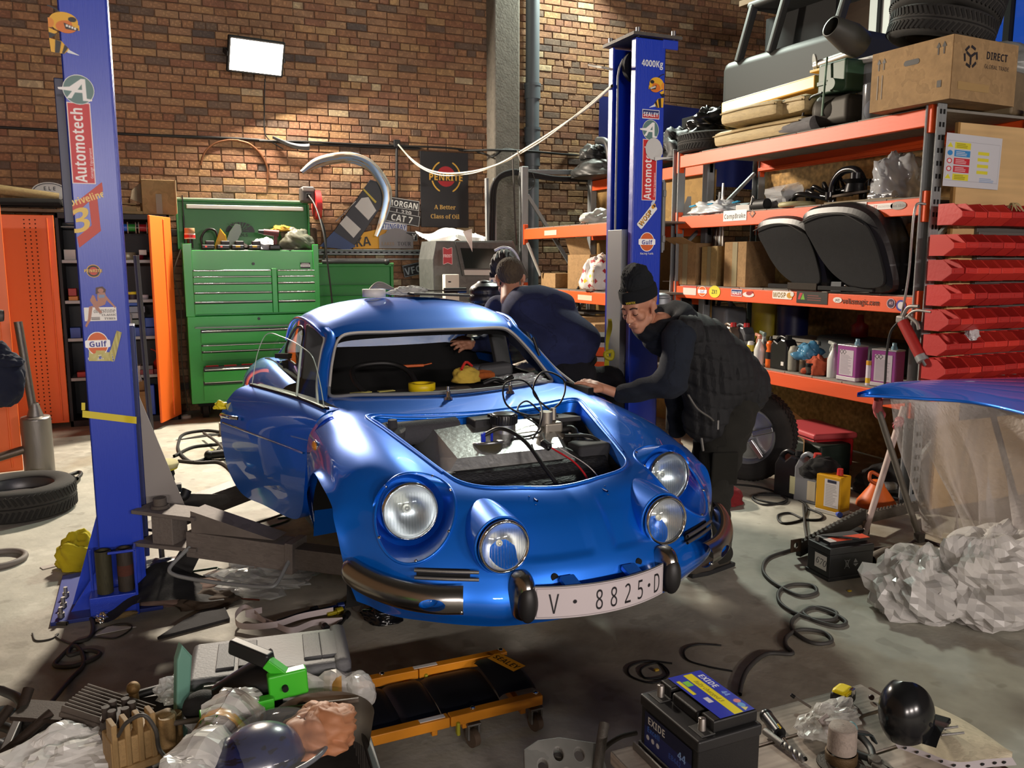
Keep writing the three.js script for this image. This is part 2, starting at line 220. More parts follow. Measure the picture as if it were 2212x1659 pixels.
const surf=(f,nu,nv)=>{const g=grid(nu,nv,(u,v)=>{const q=f(u,v);return[q[0],q[1],-q[2]];});return g;};
function clip(g,f){
g=g.index?g.toNonIndexed():g;const P=g.attributes.position,N=g.attributes.normal,op=[],on=[];
for(let t=0;t<P.count;t+=3){
const v=[0,1,2].map((k)=>{const p=[P.getX(t+k),P.getY(t+k),P.getZ(t+k)];return{p,n:[N.getX(t+k),N.getY(t+k),N.getZ(t+k)],d:f(...p)};});
const out=[];for(let k=0;k<3;k++){const A=v[k],B=v[(k+1)%3];if(A.d>=0)out.push(A);if((A.d>=0)!==(B.d>=0)){const w=A.d/(A.d-B.d);out.push({p:A.p.map((x,i)=>x+(B.p[i]-x)*w),n:A.n.map((x,i)=>x+(B.n[i]-x)*w)});}}
for(let k=1;k+1<out.length;k++)for(const q of[out[0],out[k],out[k+1]]){op.push(...q.p);on.push(...q.n);}
}
const o=new THREE.BufferGeometry();o.setAttribute('position',new THREE.Float32BufferAttribute(op,3));o.setAttribute('normal',new THREE.Float32BufferAttribute(on,3));o.setAttribute('uv',new THREE.Float32BufferAttribute(new Float32Array(op.length/3*2),2));return o;
}
function onSurface(f,p,dir,u0=0,u1=1,v0=0,v1=1){
let best=null;for(let pass=0;pass<5;pass++){const n=pass?8:44;let bd=1e9;for(let i=0;i<=n;i++)for(let j=0;j<=n;j++){const u=lerp(u0,u1,i/n),v=lerp(v0,v1,j/n);if(u<0||u>1||v<0||v>1)continue;const q=f(u,v),w=V(q[0],q[1],-q[2]),d=w.clone().sub(p).cross(dir).length();if(d<bd){bd=d;best={w,u,v};}}const du=(u1-u0)/n,dv=(v1-v0)/n;u0=best.u-du;u1=best.u+du;v0=best.v-dv;v1=best.v+dv;}return best.w;
}
function loopDist(loop){
return(x,y)=>{let d=1e9,ins=false;for(let i=0,j=loop.length-1;i<loop.length;j=i++){const[ax,ay]=loop[j],[bx2,by]=loop[i],ex=bx2-ax,ey=by-ay,t=clamp(((x-ax)*ex+(y-ay)*ey)/(ex*ex+ey*ey));d=Math.min(d,Math.hypot(x-ax-ex*t,y-ay-ey*t));if((ay>y)!==(by>y)&&x<ax+(y-ay)/(by-ay)*ex)ins=!ins;}return ins?-d:d;};
}
const closedCurve=(a,n)=>new THREE.CatmullRomCurve3(a.map((q)=>V(q[0],q[1],0)),true,'centripetal').getPoints(n).slice(0,-1).map((p)=>[p.x,p.y]);
function strip(A,B){const n=A.length,g=new THREE.BufferGeometry(),p=[];for(let i=0;i<n;i++){const j=(i+1)%n;for(const q of[A[i],B[i],B[j],A[i],B[j],A[j]])p.push(q.x,q.y,q.z);}g.setAttribute('position',new THREE.Float32BufferAttribute(p,3));let m=mergeVertices(g,1e-5);m.computeVertexNormals();return m;}
const FRONT=[
[[0,.388,-.075],[.17,.388,-.07],[.33,.392,-.045],[.45,.40,.005],[.55,.41,.06],[.62,.415,.11],[.665,.42,.16],[.70,.43,.215],[.735,.44,.25]],
[[0,.47,-.142],[.17,.47,-.136],[.33,.47,-.106],[.45,.475,-.052],[.56,.48,.0],[.64,.485,.07],[.70,.50,.15],[.735,.52,.21],[.765,.53,.25]],
[[0,.565,-.128],[.17,.565,-.119],[.33,.565,-.075],[.45,.567,-.022],[.56,.57,.027],[.645,.575,.10],[.705,.585,.175],[.745,.6,.225],[.78,.605,.255]],
[[0,.655,-.07],[.17,.652,-.062],[.33,.65,-.012],[.45,.655,.035],[.56,.662,.085],[.645,.665,.14],[.71,.66,.205],[.752,.665,.25],[.788,.67,.272]],
[[0,.735,.01],[.17,.735,.015],[.33,.732,.06],[.45,.735,.112],[.56,.747,.165],[.645,.737,.213],[.71,.72,.262],[.755,.715,.29],[.792,.725,.308]],
[[0,.79,.13],[.17,.795,.125],[.33,.797,.165],[.45,.802,.215],[.56,.822,.275],[.65,.805,.315],[.72,.78,.338],[.76,.765,.35],[.785,.755,.36]],
[[0,.835,.40],[.17,.84,.4],[.33,.845,.4],[.45,.86,.42],[.56,.885,.44],[.65,.872,.45],[.722,.838,.46],[.757,.81,.47],[.79,.795,.48]],
[[0,.88,.66],[.17,.882,.66],[.33,.888,.66],[.45,.906,.66],[.56,.928,.66],[.65,.915,.66],[.722,.88,.66],[.752,.82,.66],[.785,.80,.66]],
[[0,.94,.95],[.17,.943,.95],[.33,.948,.95],[.46,.956,.95],[.57,.963,.95],[.66,.943,.95],[.725,.88,.92],[.745,.78,.88],[.772,.66,.85]],
[[0,.982,1.17],[.17,.984,1.175],[.33,.986,1.2],[.46,.987,1.25],[.575,.985,1.3],[.665,.955,1.2],[.728,.87,1.05],[.738,.72,.975],[.725,.46,.94]],
];
const frontBase=net(mirrorRows(FRONT));
const pressing=(a,y,s)=>-.010*smooth(.605,.632,y)*(1-smooth(.0,.14,s))*Math.max(smooth(.078,.098,a),1-smooth(-.012,.008,a))*(1-smooth(.2,.36,Math.abs(a)));
const frontF=(u,v)=>{const q=frontBase(u,v),k=pressing(...q);return[q[0],q[1]+k*.6,q[2]-k*.8];};
const SIDE=[[.95,.63,.965,.69,.93,.735,.84,.737,.65,.715,.46],[1.2,.62,.985,.685,.945,.737,.84,.737,.65,.70,.45],[1.5,.61,.99,.68,.955,.742,.84,.737,.65,.695,.45],[1.8,.60,.99,.68,.96,.746,.85,.74,.65,.70,.45],[2.1,.58,.995,.67,.985,.75,.88,.748,.65,.71,.45],[2.45,.56,1.0,.66,1.0,.755,.90,.76,.70,.73,.46],[2.9,.52,.99,.63,.985,.725,.88,.745,.70,.715,.50],[3.25,.46,.95,.58,.93,.67,.84,.69,.70,.66,.54],[3.36,.40,.90,.52,.88,.61,.80,.64,.70,.61,.56]]
.map((r)=>[0,1,2,3,4].map((k)=>[r[1+k*2],r[2+k*2],r[0]]));
const sideF=(sg)=>{const f=net(SIDE);return(u,v)=>{const q=f(u,v);return[q[0]*sg,q[1],q[2]];};};
const ROOF=[[[0,1.252,1.5],[.2,1.25,1.507],[.36,1.243,1.53],[.45,1.233,1.552],[.492,1.215,1.565]],[[0,1.305,1.6],[.2,1.302,1.6],[.37,1.288,1.61],[.47,1.265,1.62],[.515,1.245,1.63]],[[0,1.365,1.75],[.2,1.36,1.75],[.38,1.338,1.75],[.485,1.305,1.75],[.53,1.28,1.75]],[[0,1.395,1.93],[.2,1.388,1.93],[.385,1.36,1.93],[.49,1.325,1.93],[.535,1.297,1.93]],[[0,1.388,2.15],[.2,1.38,2.15],[.385,1.35,2.15],[.49,1.31,2.15],[.53,1.285,2.15]],[[0,1.335,2.42],[.2,1.328,2.42],[.38,1.30,2.42],[.47,1.258,2.42],[.51,1.232,2.42]],[[0,1.235,2.7],[.2,1.23,2.7],[.37,1.2,2.7],[.46,1.155,2.68],[.5,1.12,2.66]],[[0,1.09,3.02],[.2,1.085,3.02],[.36,1.06,3.0],[.46,1.02,2.98],[.53,.985,2.93]],[[0,.95,3.28],[.2,.948,3.28],[.35,.94,3.27],[.43,.92,3.26],[.47,.9,3.25]],[[0,.84,3.4],[.2,.84,3.4],[.34,.835,3.39],[.40,.83,3.38],[.42,.82,3.37]]];
const roofF=net(mirrorRows(ROOF));
const QUARTER=[[[.527,1.283,1.84],[.563,1.15,1.82],[.60,.99,1.8]],[[.533,1.297,1.97],[.565,1.15,1.97],[.59,.993,1.97]],[[.53,1.285,2.15],[.56,1.14,2.15],[.578,.995,2.15]],[[.51,1.232,2.42],[.545,1.12,2.42],[.565,1.0,2.4]],[[.5,1.12,2.66],[.525,1.06,2.68],[.545,.998,2.68]],[[.53,.985,2.93],[.525,.987,2.92],[.52,.99,2.9]]];
const quarterF=(sg)=>{const f=net(QUARTER);return(u,v)=>{const q=f(u,v);return[q[0]*sg,q[1],q[2]];};};
const CARP=(a,y,s)=>V(a,y,-s).applyAxisAngle(V(0,1,0),CAR_YAW).add(V(...CAR_POS));
const car=thing('sports_car','metallic blue classic coupe, front trunk open and one door ajar, on the lift','car',CAR_POS,CAR_YAW);
{
const OV=(sg)=>{const c=C3(.54*sg,.747,.185),e1=V(.885*sg,0,-.466).normalize(),e2=V(0,.648,-.761);e2.addScaledVector(e1,-e2.dot(e1)).normalize();const n=e1.clone().cross(e2).multiplyScalar(sg).normalize();return{c,e1,e2,n,R1:.137,R2:.184};};
const ovals=[OV(-1),OV(1)],ovalD=(o,x,y,z,k=1)=>{const d=V(x,y,z).sub(o.c),a=d.dot(o.e1)/o.R1,b=d.dot(o.e2)/o.R2;return Math.abs(d.dot(o.n))>.16?1:(Math.hypot(a,b)-k)*o.R1;};
const half=[[0,.128],[.16,.145],[.29,.19],[.352,.25],[.385,.36],[.43,.58],[.475,.80],[.49,.875],[.462,.90],[.38,.89],[.2,.876]],hoodLoop=closedCurve([...half,...half.slice(1).reverse().map(([a,s])=>[-a,s])],140),hoodD=loopDist(hoodLoop);
const front=surf(frontF,220,150);
const keepFront=(x,y,z)=>Math.min(hoodD(x,-z)>0||y<.7?Math.max(hoodD(x,-z),y<.7?.01:-1):hoodD(x,-z),ovalD(ovals[0],x,y,z),ovalD(ovals[1],x,y,z));
part(car,'front_body',clip(front,keepFront),paint);
const hoodPts=hoodLoop.map(([a,s])=>onSurface(frontF,C3(a,.9,s),V(0,1,0),.15,.85,.3,1));
part(car,'trunk_lip',[tb(hoodPts.map((p)=>p.clone().add(V(0,-.001,0))),.0075,{closed:true,seg:200}),strip(hoodPts,hoodPts.map((p)=>V(p.x*.972,p.y-.055,p.z*.99-.006)))],paint);
const rail=closedCurve([[-.50,.92],[-.46,.935],[-.3,.945],[0,.94],[.3,.945],[.46,.935],[.50,.92],[.49,.80],[.43,.55],[.395,.36],[.36,.225]],60);
const railOpen=[[-.385,.33],[-.425,.5],[-.475,.72],[-.507,.90],[-.48,.93],[-.3,.925],[0,.915],[.3,.925],[.48,.93],[.507,.90],[.475,.72],[.425,.5],[.385,.33]];
part(car,'trunk_rail',tb(railOpen.map(([a,s])=>onSurface(frontF,C3(a,.9,s),V(0,1,0),.1,.9,.4,1).add(V(0,-.002,0))),.0085,{seg:160}),paint);
for(const o of ovals){
const sg=Math.sign(o.c.x),N=44,edge=Array.from({length:N},(_,i)=>{const f=i/N*2*Math.PI;return onSurface(frontF,o.c.clone().addScaledVector(o.e1,Math.cos(f)*o.R1).addScaledVector(o.e2,Math.sin(f)*o.R2),o.n,sg<0?0:.5,sg<0?.5:1,0,.8);});
const lc=C3(.542*sg,.737,.245),fwd=V(.06*sg,.04,1).normalize(),up=V(0,1,0).addScaledVector(fwd,-fwd.y).normalize(),rt=up.clone().cross(fwd).normalize(),circ=(r,d)=>Array.from({length:N},(_,i)=>{const f=i/N*2*Math.PI;return lc.clone().addScaledVector(o.e1.clone().addScaledVector(fwd,-o.e1.dot(fwd)).normalize(),Math.cos(f)*r).addScaledVector(up,Math.sin(f)*r).addScaledVector(fwd,d);});
const bowl=part(car,'headlamp_bowl',[strip(edge,circ(.128,-.01)),strip(circ(.128,-.01),circ(.105,-.055)),strip(circ(.105,-.055),circ(.002,-.055))],paint);
part(car,'headlamp_surround',tb(edge,.0055,{closed:true,seg:110}),paint);
const m4=new THREE.Matrix4().makeBasis(rt,up,fwd).setPosition(lc),put=(g)=>g.applyMatrix4(m4);
const lamp=part(car,'headlamp',put(lat([[.088,-.045],[.092,-.01],[.101,0],[.104,.012],[.0985,.022],[.093,.02],[.0905,.008]],48,null,[Math.PI/2,0,0])),M.chrome);
part(lamp,'reflector',put(lat([[.004,-.055],[.03,-.05],[.06,-.035],[.085,-.006],[.0905,.006]],40,null,[Math.PI/2,0,0])),mat('#f4f4f2',.3,.9));
part(lamp,'bulb',put(sp(.016,[0,0,-.035])),mat('#e8e2d0',.1,.4));
part(lamp,'lens',put(mg([lat([[.001,.036],[.03,.034],[.055,.028],[.078,.018],[.0925,.006]],44,null,[Math.PI/2,0,0]),...Array.from({length:17},(_,i)=>{const x=(i-8)/8.6*.088,h=Math.sqrt(.0084-x*x)*.8;return bx(.0022,h*2,.003,[x,0,.009+.027*(1-x*x/.0085)],null,0);})])),glass('#f4f7f7',.05));
part(car,'headlamp_cover',clip(clip(front,(x,y,z)=>x*sg),(x,y,z)=>-ovalD(o,x,y,z,1.02)),mat('#f2f8ff',.03,0,{transmission:1,thickness:0,ior:1.3}));
parts(car,'cover_screw',[30,105,150,205,262,325].map((d)=>{const i=Math.round(d/360*N)%N,p=edge[i].clone().lerp(o.c,.03).addScaledVector(o.n,.004);return sp(.006,p,null,10);}),M.chrome);
}
for(const sg of[-1,1]){
const c=C3(.319*sg,.67,-.032),m4=new THREE.Matrix4().makeRotationFromEuler(new THREE.Euler(-.05,.04*sg,0)).setPosition(c),put=(g)=>g.applyMatrix4(m4),Z=[Math.PI/2,0,0];
const nac=grid(40,26,(u,v)=>{const f=u*2*Math.PI,t=v,r=.099*Math.sqrt(Math.max(0,1-Math.pow(t,2.2)))*(1+.05*Math.sin(t*3.1));return[Math.cos(f)*r*(1-.12*t),Math.sin(f)*r+.055*t*t+.03*t,.012-t*.30];});
part(car,'lamp_nacelle',put(mg([nac,lat([[.099,-.012],[.0995,.012],[.093,.018],[.086,.0]],44,null,Z)])),paint);
const lamp=part(car,'driving_lamp',put(lat([[.08,-.01],[.085,.012],[.0905,.026],[.088,.036],[.081,.038],[.078,.03]],44,null,Z)),M.chrome);
part(lamp,'reflector',put(lat([[.004,-.035],[.03,-.03],[.055,-.012],[.078,.026]],36,null,Z)),mat('#f4f4f2',.3,.9));part(lamp,'bulb',put(sp(.012,[0,0,-.015])),mat('#e8e2d0',.1,.4));
part(lamp,'lens',put(mg([lat([[.001,.052],[.03,.049],[.055,.043],[.0795,.03]],40,null,Z),...Array.from({length:15},(_,i)=>{const x=(i-7)/7.6*.075,h=Math.sqrt(.0061-x*x)*.85;return bx(.002,h*2,.003,[x,0,.027+.022*(1-x*x/.0061)],null,0);})])),glass('#f4f7f7',.05));
}
for(const sg of[-1,1]){
const P=(a,y,s)=>C3(a*sg,y,s),u=[.413,.598],d=(a)=>-.052+(a-.41)*.53-.016;
part(car,'louvre_slot',bar(P(.43,.585,d(.43)+.024),P(.585,.588,d(.585)+.024),.012,.034,.004),M.dark);
for(const y of[.601,.576])part(car,'louvre_bar',tb([P(u[0],y,d(u[0])),P(.5,y+.002,d(.5)-.004),P(u[1],y+.004,d(u[1]))],.0062),M.steel);
part(car,'nose_hole',cy(.013,.013,.02,onSurface(frontF,P(.165,.562,-.2),V(0,0,1),.25,.75,0,.5).add(V(0,0,-.0075)),[Math.PI/2,0,0],20),M.dark);
part(car,'pin_mark',[[.15,.072],[.155,.09],[.147,.055]].map(([a,s],i)=>{const p=onSurface(frontF,C3(a*sg,.9,s),V(0,1,0),.25,.75,.2,.7);return i?sp(.004,p,[1,.4,1],8):tb([p.clone().add(V(-.012*sg,.002,-.035)),p.clone().add(V(-.008*sg,.002,.02))],.004,{seg:6});}),mat('#062a70',.4,.4));
}
for(const sg of[-1,1]){
const path=new THREE.CatmullRomCurve3([C3(.475*sg,.525,-.085),C3(.56*sg,.528,-.048),C3(.655*sg,.537,.03),C3(.73*sg,.555,.13),C3(.772*sg,.575,.235)]);
const nb=30,shell=grid(nb,16,(u,v)=>{const p=path.getPoint(u),t=path.getTangent(u),out=V(t.z*sg,0,-t.x*sg).normalize();if(out.z<0)out.multiplyScalar(-1);const f=(v-.5)*Math.PI*1.15,k=Math.sqrt(1-Math.pow(clamp((u-.9)/.1),2)*.98),h=.046*k;return p.clone().add(V(0,Math.sin(f)*h,0)).addScaledVector(out,Math.cos(f)*.04*k);});
const hole=path.getPoint(.30),keep=(x,y,z)=>Math.hypot((x-hole.x)/.037,(y-(hole.y-.006))/.021)-1;
part(car,'bumper',clip(shell,keep),mat('#a9a6a2',.24,1,{bumpMap:TEX.grain,bumpScale:.0004}));
const q=hole.clone().add(V(0,-.006,.012));if(sg<0)part(car,'bumper_lamp',[sp(.024,q.clone().add(V(.004,0,0)),[1.1,.78,.6])],glass('#f2f2ee',.08));part(car,'bumper_lamp_well',sp(.036,q.clone().add(V(0,0,-.006)),[1,.6,.3]),paint);
part(car,'bumper_bolt',sp(.008,path.getPoint(.05).add(V(0,-.027,.03)),null,10),M.chrome);
const gx=.281*sg,og=grid(22,28,(u,v)=>{const f=(u-.5)*Math.PI*1.1,t=(v-.5)*Math.PI,w=Math.cos(t)**.55;return C3(gx+Math.sin(f)*.042*w,.518+Math.sin(t)*.081,-.105-Math.cos(f)*.075*w);});
part(car,'overrider',og,mat('#a9a6a2',.2,1));part(car,'overrider_pad',sp(1,C3(gx,.505,-.155),[.034,.066,.034],24),mat('#1d1c1d',.5));
part(car,'plate_bracket',bx(.055,.02,.06,C3(.12*sg-.01,.553,-.165),[.3,0,0]),paint);
}
const bend=(x)=>-x*x*.9,pl=part(car,'number_plate',tf(print(.497,.106,(c,W,H)=>{fill(c,'#cfc5c8',W,H);c.strokeStyle='#9a9295';c.lineWidth=2;c.strokeRect(4,4,W-8,H-8);c.save();c.scale(.62,1);const t=(s,x)=>txt(c,s,x*W/.62,H*.54,H*.86,'#17151a','normal');t('V',.115);t('8',.42);t('8',.53);t('2',.645);t('5',.757);t('D',.925);c.restore();disc(c,W*.25,H*.5,5,5,'#17151a');disc(c,W*.843,H*.5,5,5,'#17151a');},760,bend),C3(-.012,.506,-.222)),printMat);
part(car,'plate_backing',grid(24,1,(u,v)=>{const x=(u-.5)*.503;return[x-.012,.506+(v-.5)*.112,.2185+bend(x)];}),M.alu);
const doorLoop=closedCurve([[1.0,1.2],[.995,.96],[.985,.85],[1.01,.72],[1.07,.56],[1.16,.475],[1.5,.462],[1.72,.475],[1.79,.56],[1.81,.8],[1.80,.97],[1.79,1.2]],90),doorD=loopDist(doorLoop);
const shell=(sg)=>surf(sideF(sg),40,90),wheelD=(x,y,z)=>Math.hypot(-z-2.62,y-.55)-.32;
parts(car,'side_body',[clip(clip(shell(-1),(x,y,z)=>doorD(-z,y)),wheelD),clip(shell(1),wheelD)],paint);
part(car,'door_seam',tb(doorLoop.filter((q)=>q[1]<.985).map(([s,y])=>{const q=onSurface(sideF(1),C3(0,y,s),V(1,0,0));return q.add(V(.002,0,0));}).sort((a,b)=>0),.003,{seg:120}),M.dark);
parts(car,'sill',[bx(.1,.1,.8,C3(-.66,.485,1.4),null,.02),bx(.1,.1,.8,C3(.66,.485,1.4),null,.02)],blackTrim);
const hinge=C3(-.715,0,.99),swing=17.5*RAD,door=new THREE.Group();door.name='door';door.position.copy(hinge);door.rotation.y=swing;car.add(door);door.userData.label='open door with raised glass';
const toDoor=(g)=>tf(g,hinge.clone().multiplyScalar(-1)),skin=clip(shell(-1),(x,y,z)=>-doorD(-z,y));
part(door,'door_skin',toDoor(skin.clone()),paint);part(door,'door_lining',toDoor(tf(skin.clone(),[.06,0,0])),blackTrim);
const dl=doorLoop.filter((q)=>q[1]<1).map(([s,y])=>onSurface(sideF(-1),C3(0,y,s),V(1,0,0)));
{const a=dl.slice(0,-1),A=a.map((p)=>p.clone()),B=a.map((p)=>p.clone().add(V(.06,0,0)));part(door,'door_edge',toDoor(strip(A,B)),paint);}
const sill=(s,dx=0)=>{const q=net(SIDE)(0,clamp((s-.95)/2.41));let lo=0,hi=1;for(let i=0;i<20;i++){const m=(lo+hi)/2;net(SIDE)(0,m)[2]<s?lo=m:hi=m;}const w=net(SIDE)(0,lo);return C3(-(w[0]+dx),w[1],s);};
part(door,'window_seal',toDoor(mg([tb([sill(1.03),sill(1.2),sill(1.45),sill(1.78)],.008),tb([sill(1.03,-.015),sill(1.45,-.015),sill(1.78,-.015)],.007)])),rubberSeal);
const gp=(s,y)=>{const k=clamp((y-.985)/.3);return C3(lerp(-.607,-.525,k),y,s);};
const pane=(a)=>{const s=new THREE.ShapeGeometry(poly(a),12),p=s.attributes.position;for(let i=0;i<p.count;i++){const q=gp(p.getX(i),p.getY(i));p.setXYZ(i,q.x,q.y,q.z);}s.computeVertexNormals();return s;};
part(door,'quarter_light',toDoor(pane([[1.07,.97],[1.3,.97],[1.345,1.2],[1.30,1.195],[1.245,1.17],[1.14,1.07]])),glass('#e6f0ea',.04));part(door,'door_glass',toDoor(pane([[1.315,.97],[1.76,.97],[1.765,1.15],[1.72,1.235],[1.55,1.235],[1.36,1.205]])),glass('#dfeee6',.04));
part(door,'glass_edge',toDoor(mg([tb([gp(1.315,.97),gp(1.36,1.205)],.006,{seg:6}),tb([gp(1.07,.97),gp(1.14,1.07),gp(1.245,1.17),gp(1.345,1.203),gp(1.55,1.237),gp(1.72,1.237),gp(1.765,1.15),gp(1.76,.98)],.0022)])),mat('#b7c8bd',.25));
const dh=onSurface(sideF(-1),C3(0,.865,1.69),V(1,0,0)).sub(hinge).add(V(-.03,0,0));part(door,'door_handle',[tb([dh.clone().add(V(.02,0,.075)),dh.clone().add(V(-.004,.004,.05)),dh.clone().add(V(-.004,.004,-.05)),dh.clone().add(V(.02,0,-.06))],.009),sp(.014,dh.clone().add(V(.015,-.01,-.085)),[.6,1,1],12)],M.chrome);
part(door,'trim_strip',tb([C3(-.742,.80,1.02),C3(-.748,.812,1.4),C3(-.752,.822,1.78)].map((p)=>p.sub(hinge)),.0045),M.chrome);
const rearWin=(x,y,z)=>Math.max(Math.abs(x)-.38,Math.abs(-z-2.66)-.2)*(-z>2.3?1:-1)||0;
part(car,'roof',clip(surf(roofF,70,110),(x,y,z)=>-z<2.3?1:Math.max(Math.abs(x)-.38,Math.abs(-z-2.66)-.19)),paint);
part(car,'rear_window',clip(surf(roofF,40,60),(x,y,z)=>-z<2.3?-1:-Math.max(Math.abs(x)-.385,Math.abs(-z-2.66)-.195)),glass('#dfe8e4',.05));
const qw=closedCurve([[1.93,1.07],[1.9,1.2],[1.95,1.245],[2.15,1.23],[2.34,1.16],[2.42,1.09],[2.36,1.06],[2.1,1.05]],50),qD=loopDist(qw);
for(const sg of[-1,1]){const q=surf(quarterF(sg),30,60);part(car,'rear_quarter',clip(q,(x,y,z)=>qD(-z,y)),paint);part(car,'quarter_window',clip(q,(x,y,z)=>-qD(-z,y)),glass('#dfe8e4',.05));part(car,'quarter_seal',tb(qw.map(([s,y])=>onSurface(quarterF(sg),C3(0,y,s),V(1,0,0))),.007,{closed:true,seg:70}),rubberSeal);}
const pil=(sg)=>{const c=new THREE.CatmullRomCurve3([C3(.618*sg,.962,1.235),C3(.583*sg,1.05,1.355),C3(.535*sg,1.15,1.475),C3(.492*sg,1.225,1.565),C3(.50*sg,1.25,1.63)]);return tf(new THREE.TubeGeometry(c,30,.027,12),null);};
part(car,'windscreen_pillar',pil(-1),paint);part(car,'windscreen_pillar',pil(1),paint);
parts(car,'drip_rail',[-1,1].map((sg)=>tb([C3(.515*sg,1.225,1.57),C3(.528*sg,1.25,1.63),C3(.545*sg,1.283,1.75),C3(.55*sg,1.298,1.93),C3(.543*sg,1.285,2.15),C3(.522*sg,1.232,2.42),C3(.508*sg,1.13,2.64)],.009)),paint);
parts(car,'door_frame_seal',[-1,1].map((sg)=>tb([C3(.648*sg,.975,1.17),C3(.612*sg,1.05,1.34),C3(.555*sg,1.17,1.49),C3(.522*sg,1.225,1.57),C3(.535*sg,1.262,1.70),C3(.538*sg,1.27,1.82)],.006)),gasket);
const ws=[C3(-.565,.99,1.275),C3(-.46,.995,1.225),C3(-.25,.992,1.165),C3(0,.99,1.14),C3(.25,.992,1.165),C3(.46,.995,1.225),C3(.565,.99,1.275),C3(.562,1.02,1.325),C3(.515,1.13,1.445),C3(.462,1.215,1.54),C3(.425,1.238,1.55),C3(.2,1.247,1.507),C3(0,1.25,1.498),C3(-.2,1.247,1.507),C3(-.425,1.238,1.55),C3(-.462,1.215,1.54),C3(-.515,1.13,1.445),C3(-.562,1.02,1.325)];
part(car,'windscreen_aperture',tb(ws,.009,{closed:true,seg:200}),mat('#6f7174',.5));
part(car,'windscreen_sealant',tb(ws.slice(7,18).map((p)=>p.clone().add(V(0,.004,.012))),.0065,{seg:120}),gasket,'pale sealant bead');
part(car,'cowl',grid(40,6,(u,v)=>{const a=(u-.5)*1.2,f=Math.abs(a)/.6;return C3(a,lerp(.985,.975,v),lerp(1.15+f*f*.13,1.42,v));}),mat('#2a2a2c',.85));
parts(car,'wiper_spindle',[[-.07,1.09],[.25,1.105]].map(([a,s])=>{const p=onSurface(frontF,C3(a,.9,s),V(0,1,0),.3,.8,.7,1);return mg([cy(.016,.022,.012,p.clone().add(V(0,.005,0))),cy(.011,.013,.03,p.clone().add(V(0,.022,0))),cy(.007,.007,.03,p.clone().add(V(0,.045,0)))]);}),M.chrome);
part(car,'cabin_tub',[bx(1.24,.03,1.35,C3(0,.50,1.75)),bx(.03,.5,.95,C3(.62,.74,1.45)),bx(1.25,.5,.03,C3(0,.72,1.2)),bx(.03,.25,1.0,C3(-.60,.88,2.3)),bx(.03,.25,1.0,C3(.60,.88,2.3))],carpet);
part(car,'bulkhead',grid(30,14,(u,v)=>{const a=(u-.5)*1.2,h=.55+v*.56;return C3(a,h-.07*smooth(.35,.6,Math.abs(a))*v,2.0+.25*v*v-.06*Math.cos(a*4));}),carpet);
part(car,'parcel_shelf',bx(1.15,.03,.45,C3(0,1.05,2.45),[-.1,0,0]),carpet);
part(car,'headliner',tf(surf((u,v)=>{const q=roofF(u,v*.62);return[q[0]*.95,q[1]-.03,q[2]+.02];},30,40),null),blackTrim);
parts(car,'pillar_trim',[-1,1].map((sg)=>bar(C3(.545*sg,.99,1.82),C3(.50*sg,1.27,1.85),.05,.09,.01)),mat('#4b4c4e',.8));
part(car,'window_channel',[tb([C3(.585,.99,1.36),C3(.53,1.2,1.42)],.008,{seg:4}),tb([C3(.60,.985,1.3),C3(.60,.99,1.78)],.01)],rubberSeal);
{const p2=(a)=>{const s=new THREE.ShapeGeometry(poly(a),8),p=s.attributes.position;for(let i=0;i<p.count;i++){const q=gp(p.getX(i),p.getY(i));p.setXYZ(i,-q.x,q.y,q.z);}s.computeVertexNormals();return s;};part(car,'side_window',p2([[1.36,.98],[1.78,.98],[1.78,1.25],[1.6,1.24],[1.42,1.2]]),glass('#cfdcd6',.08));}
const tub=hoodPts.map((p)=>V(p.x*.96,p.y-.05,p.z*.985-.008)),low=hoodLoop.map(([a,s])=>C3(a*.93,.50,.16+(s-.13)*.95));
part(car,'trunk_wall',strip(tub,low),mat('#0f0f10',.75,0,{bumpMap:TEX.grain,bumpScale:.002}));part(car,'trunk_floor',bx(.92,.02,.8,C3(0,.505,.52)),mat('#131314',.8,0,{bumpMap:TEX.grain,bumpScale:.002}));
part(car,'front_crossmember',grid(30,16,(u,v)=>{const a=(u-.5)*.78,q=[[.80,.455],[.805,.42],[.79,.40],[.765,.385],[.745,.33],[.71,.30],[.69,.25],[.62,.23]],x=v*6.99,i=Math.floor(x),t=x-i;return C3(a-.02,lerp(q[i][0],q[i+1][0],t),lerp(q[i][1],q[i+1][1],t)+.15*a*a);}),mat('#121213',.62,0,{bumpMap:TEX.grain,bumpScale:.004}));
const hex8=(b,t)=>{const P=[...b,...t],F=[[0,1,2,3],[4,7,6,5],[0,4,5,1],[1,5,6,2],[2,6,7,3],[3,7,4,0]],g=new THREE.BufferGeometry(),p=[];for(const f of F)for(const k of[0,1,2,0,2,3])p.push(...C3(...P[f[k]]).toArray());g.setAttribute('position',new THREE.Float32BufferAttribute(p,3));g.computeVertexNormals();return uvm(g);};
const tank=part(car,'fuel_tank',[hex8([[-.34,.77,.44],[.26,.77,.44],[.36,.79,.84],[-.36,.79,.84]],[[-.27,.845,.475],[.19,.845,.475],[.29,.905,.80],[-.255,.905,.80]]),hex8([[-.34,.52,.44],[.26,.52,.44],[.36,.52,.84],[-.36,.52,.84]],[[-.34,.77,.44],[.26,.77,.44],[.36,.79,.84],[-.36,.79,.84]]),hex8([[-.45,.775,.5],[-.33,.765,.46],[-.35,.8,.84],[-.46,.81,.8]],[[-.45,.785,.5],[-.33,.775,.46],[-.35,.81,.84],[-.46,.82,.8]])],mat('#b4b6b5',.36,.8,{bumpMap:TEX.grain,bumpScale:.0007,roughnessMap:floorRough}),'brushed aluminium tank');
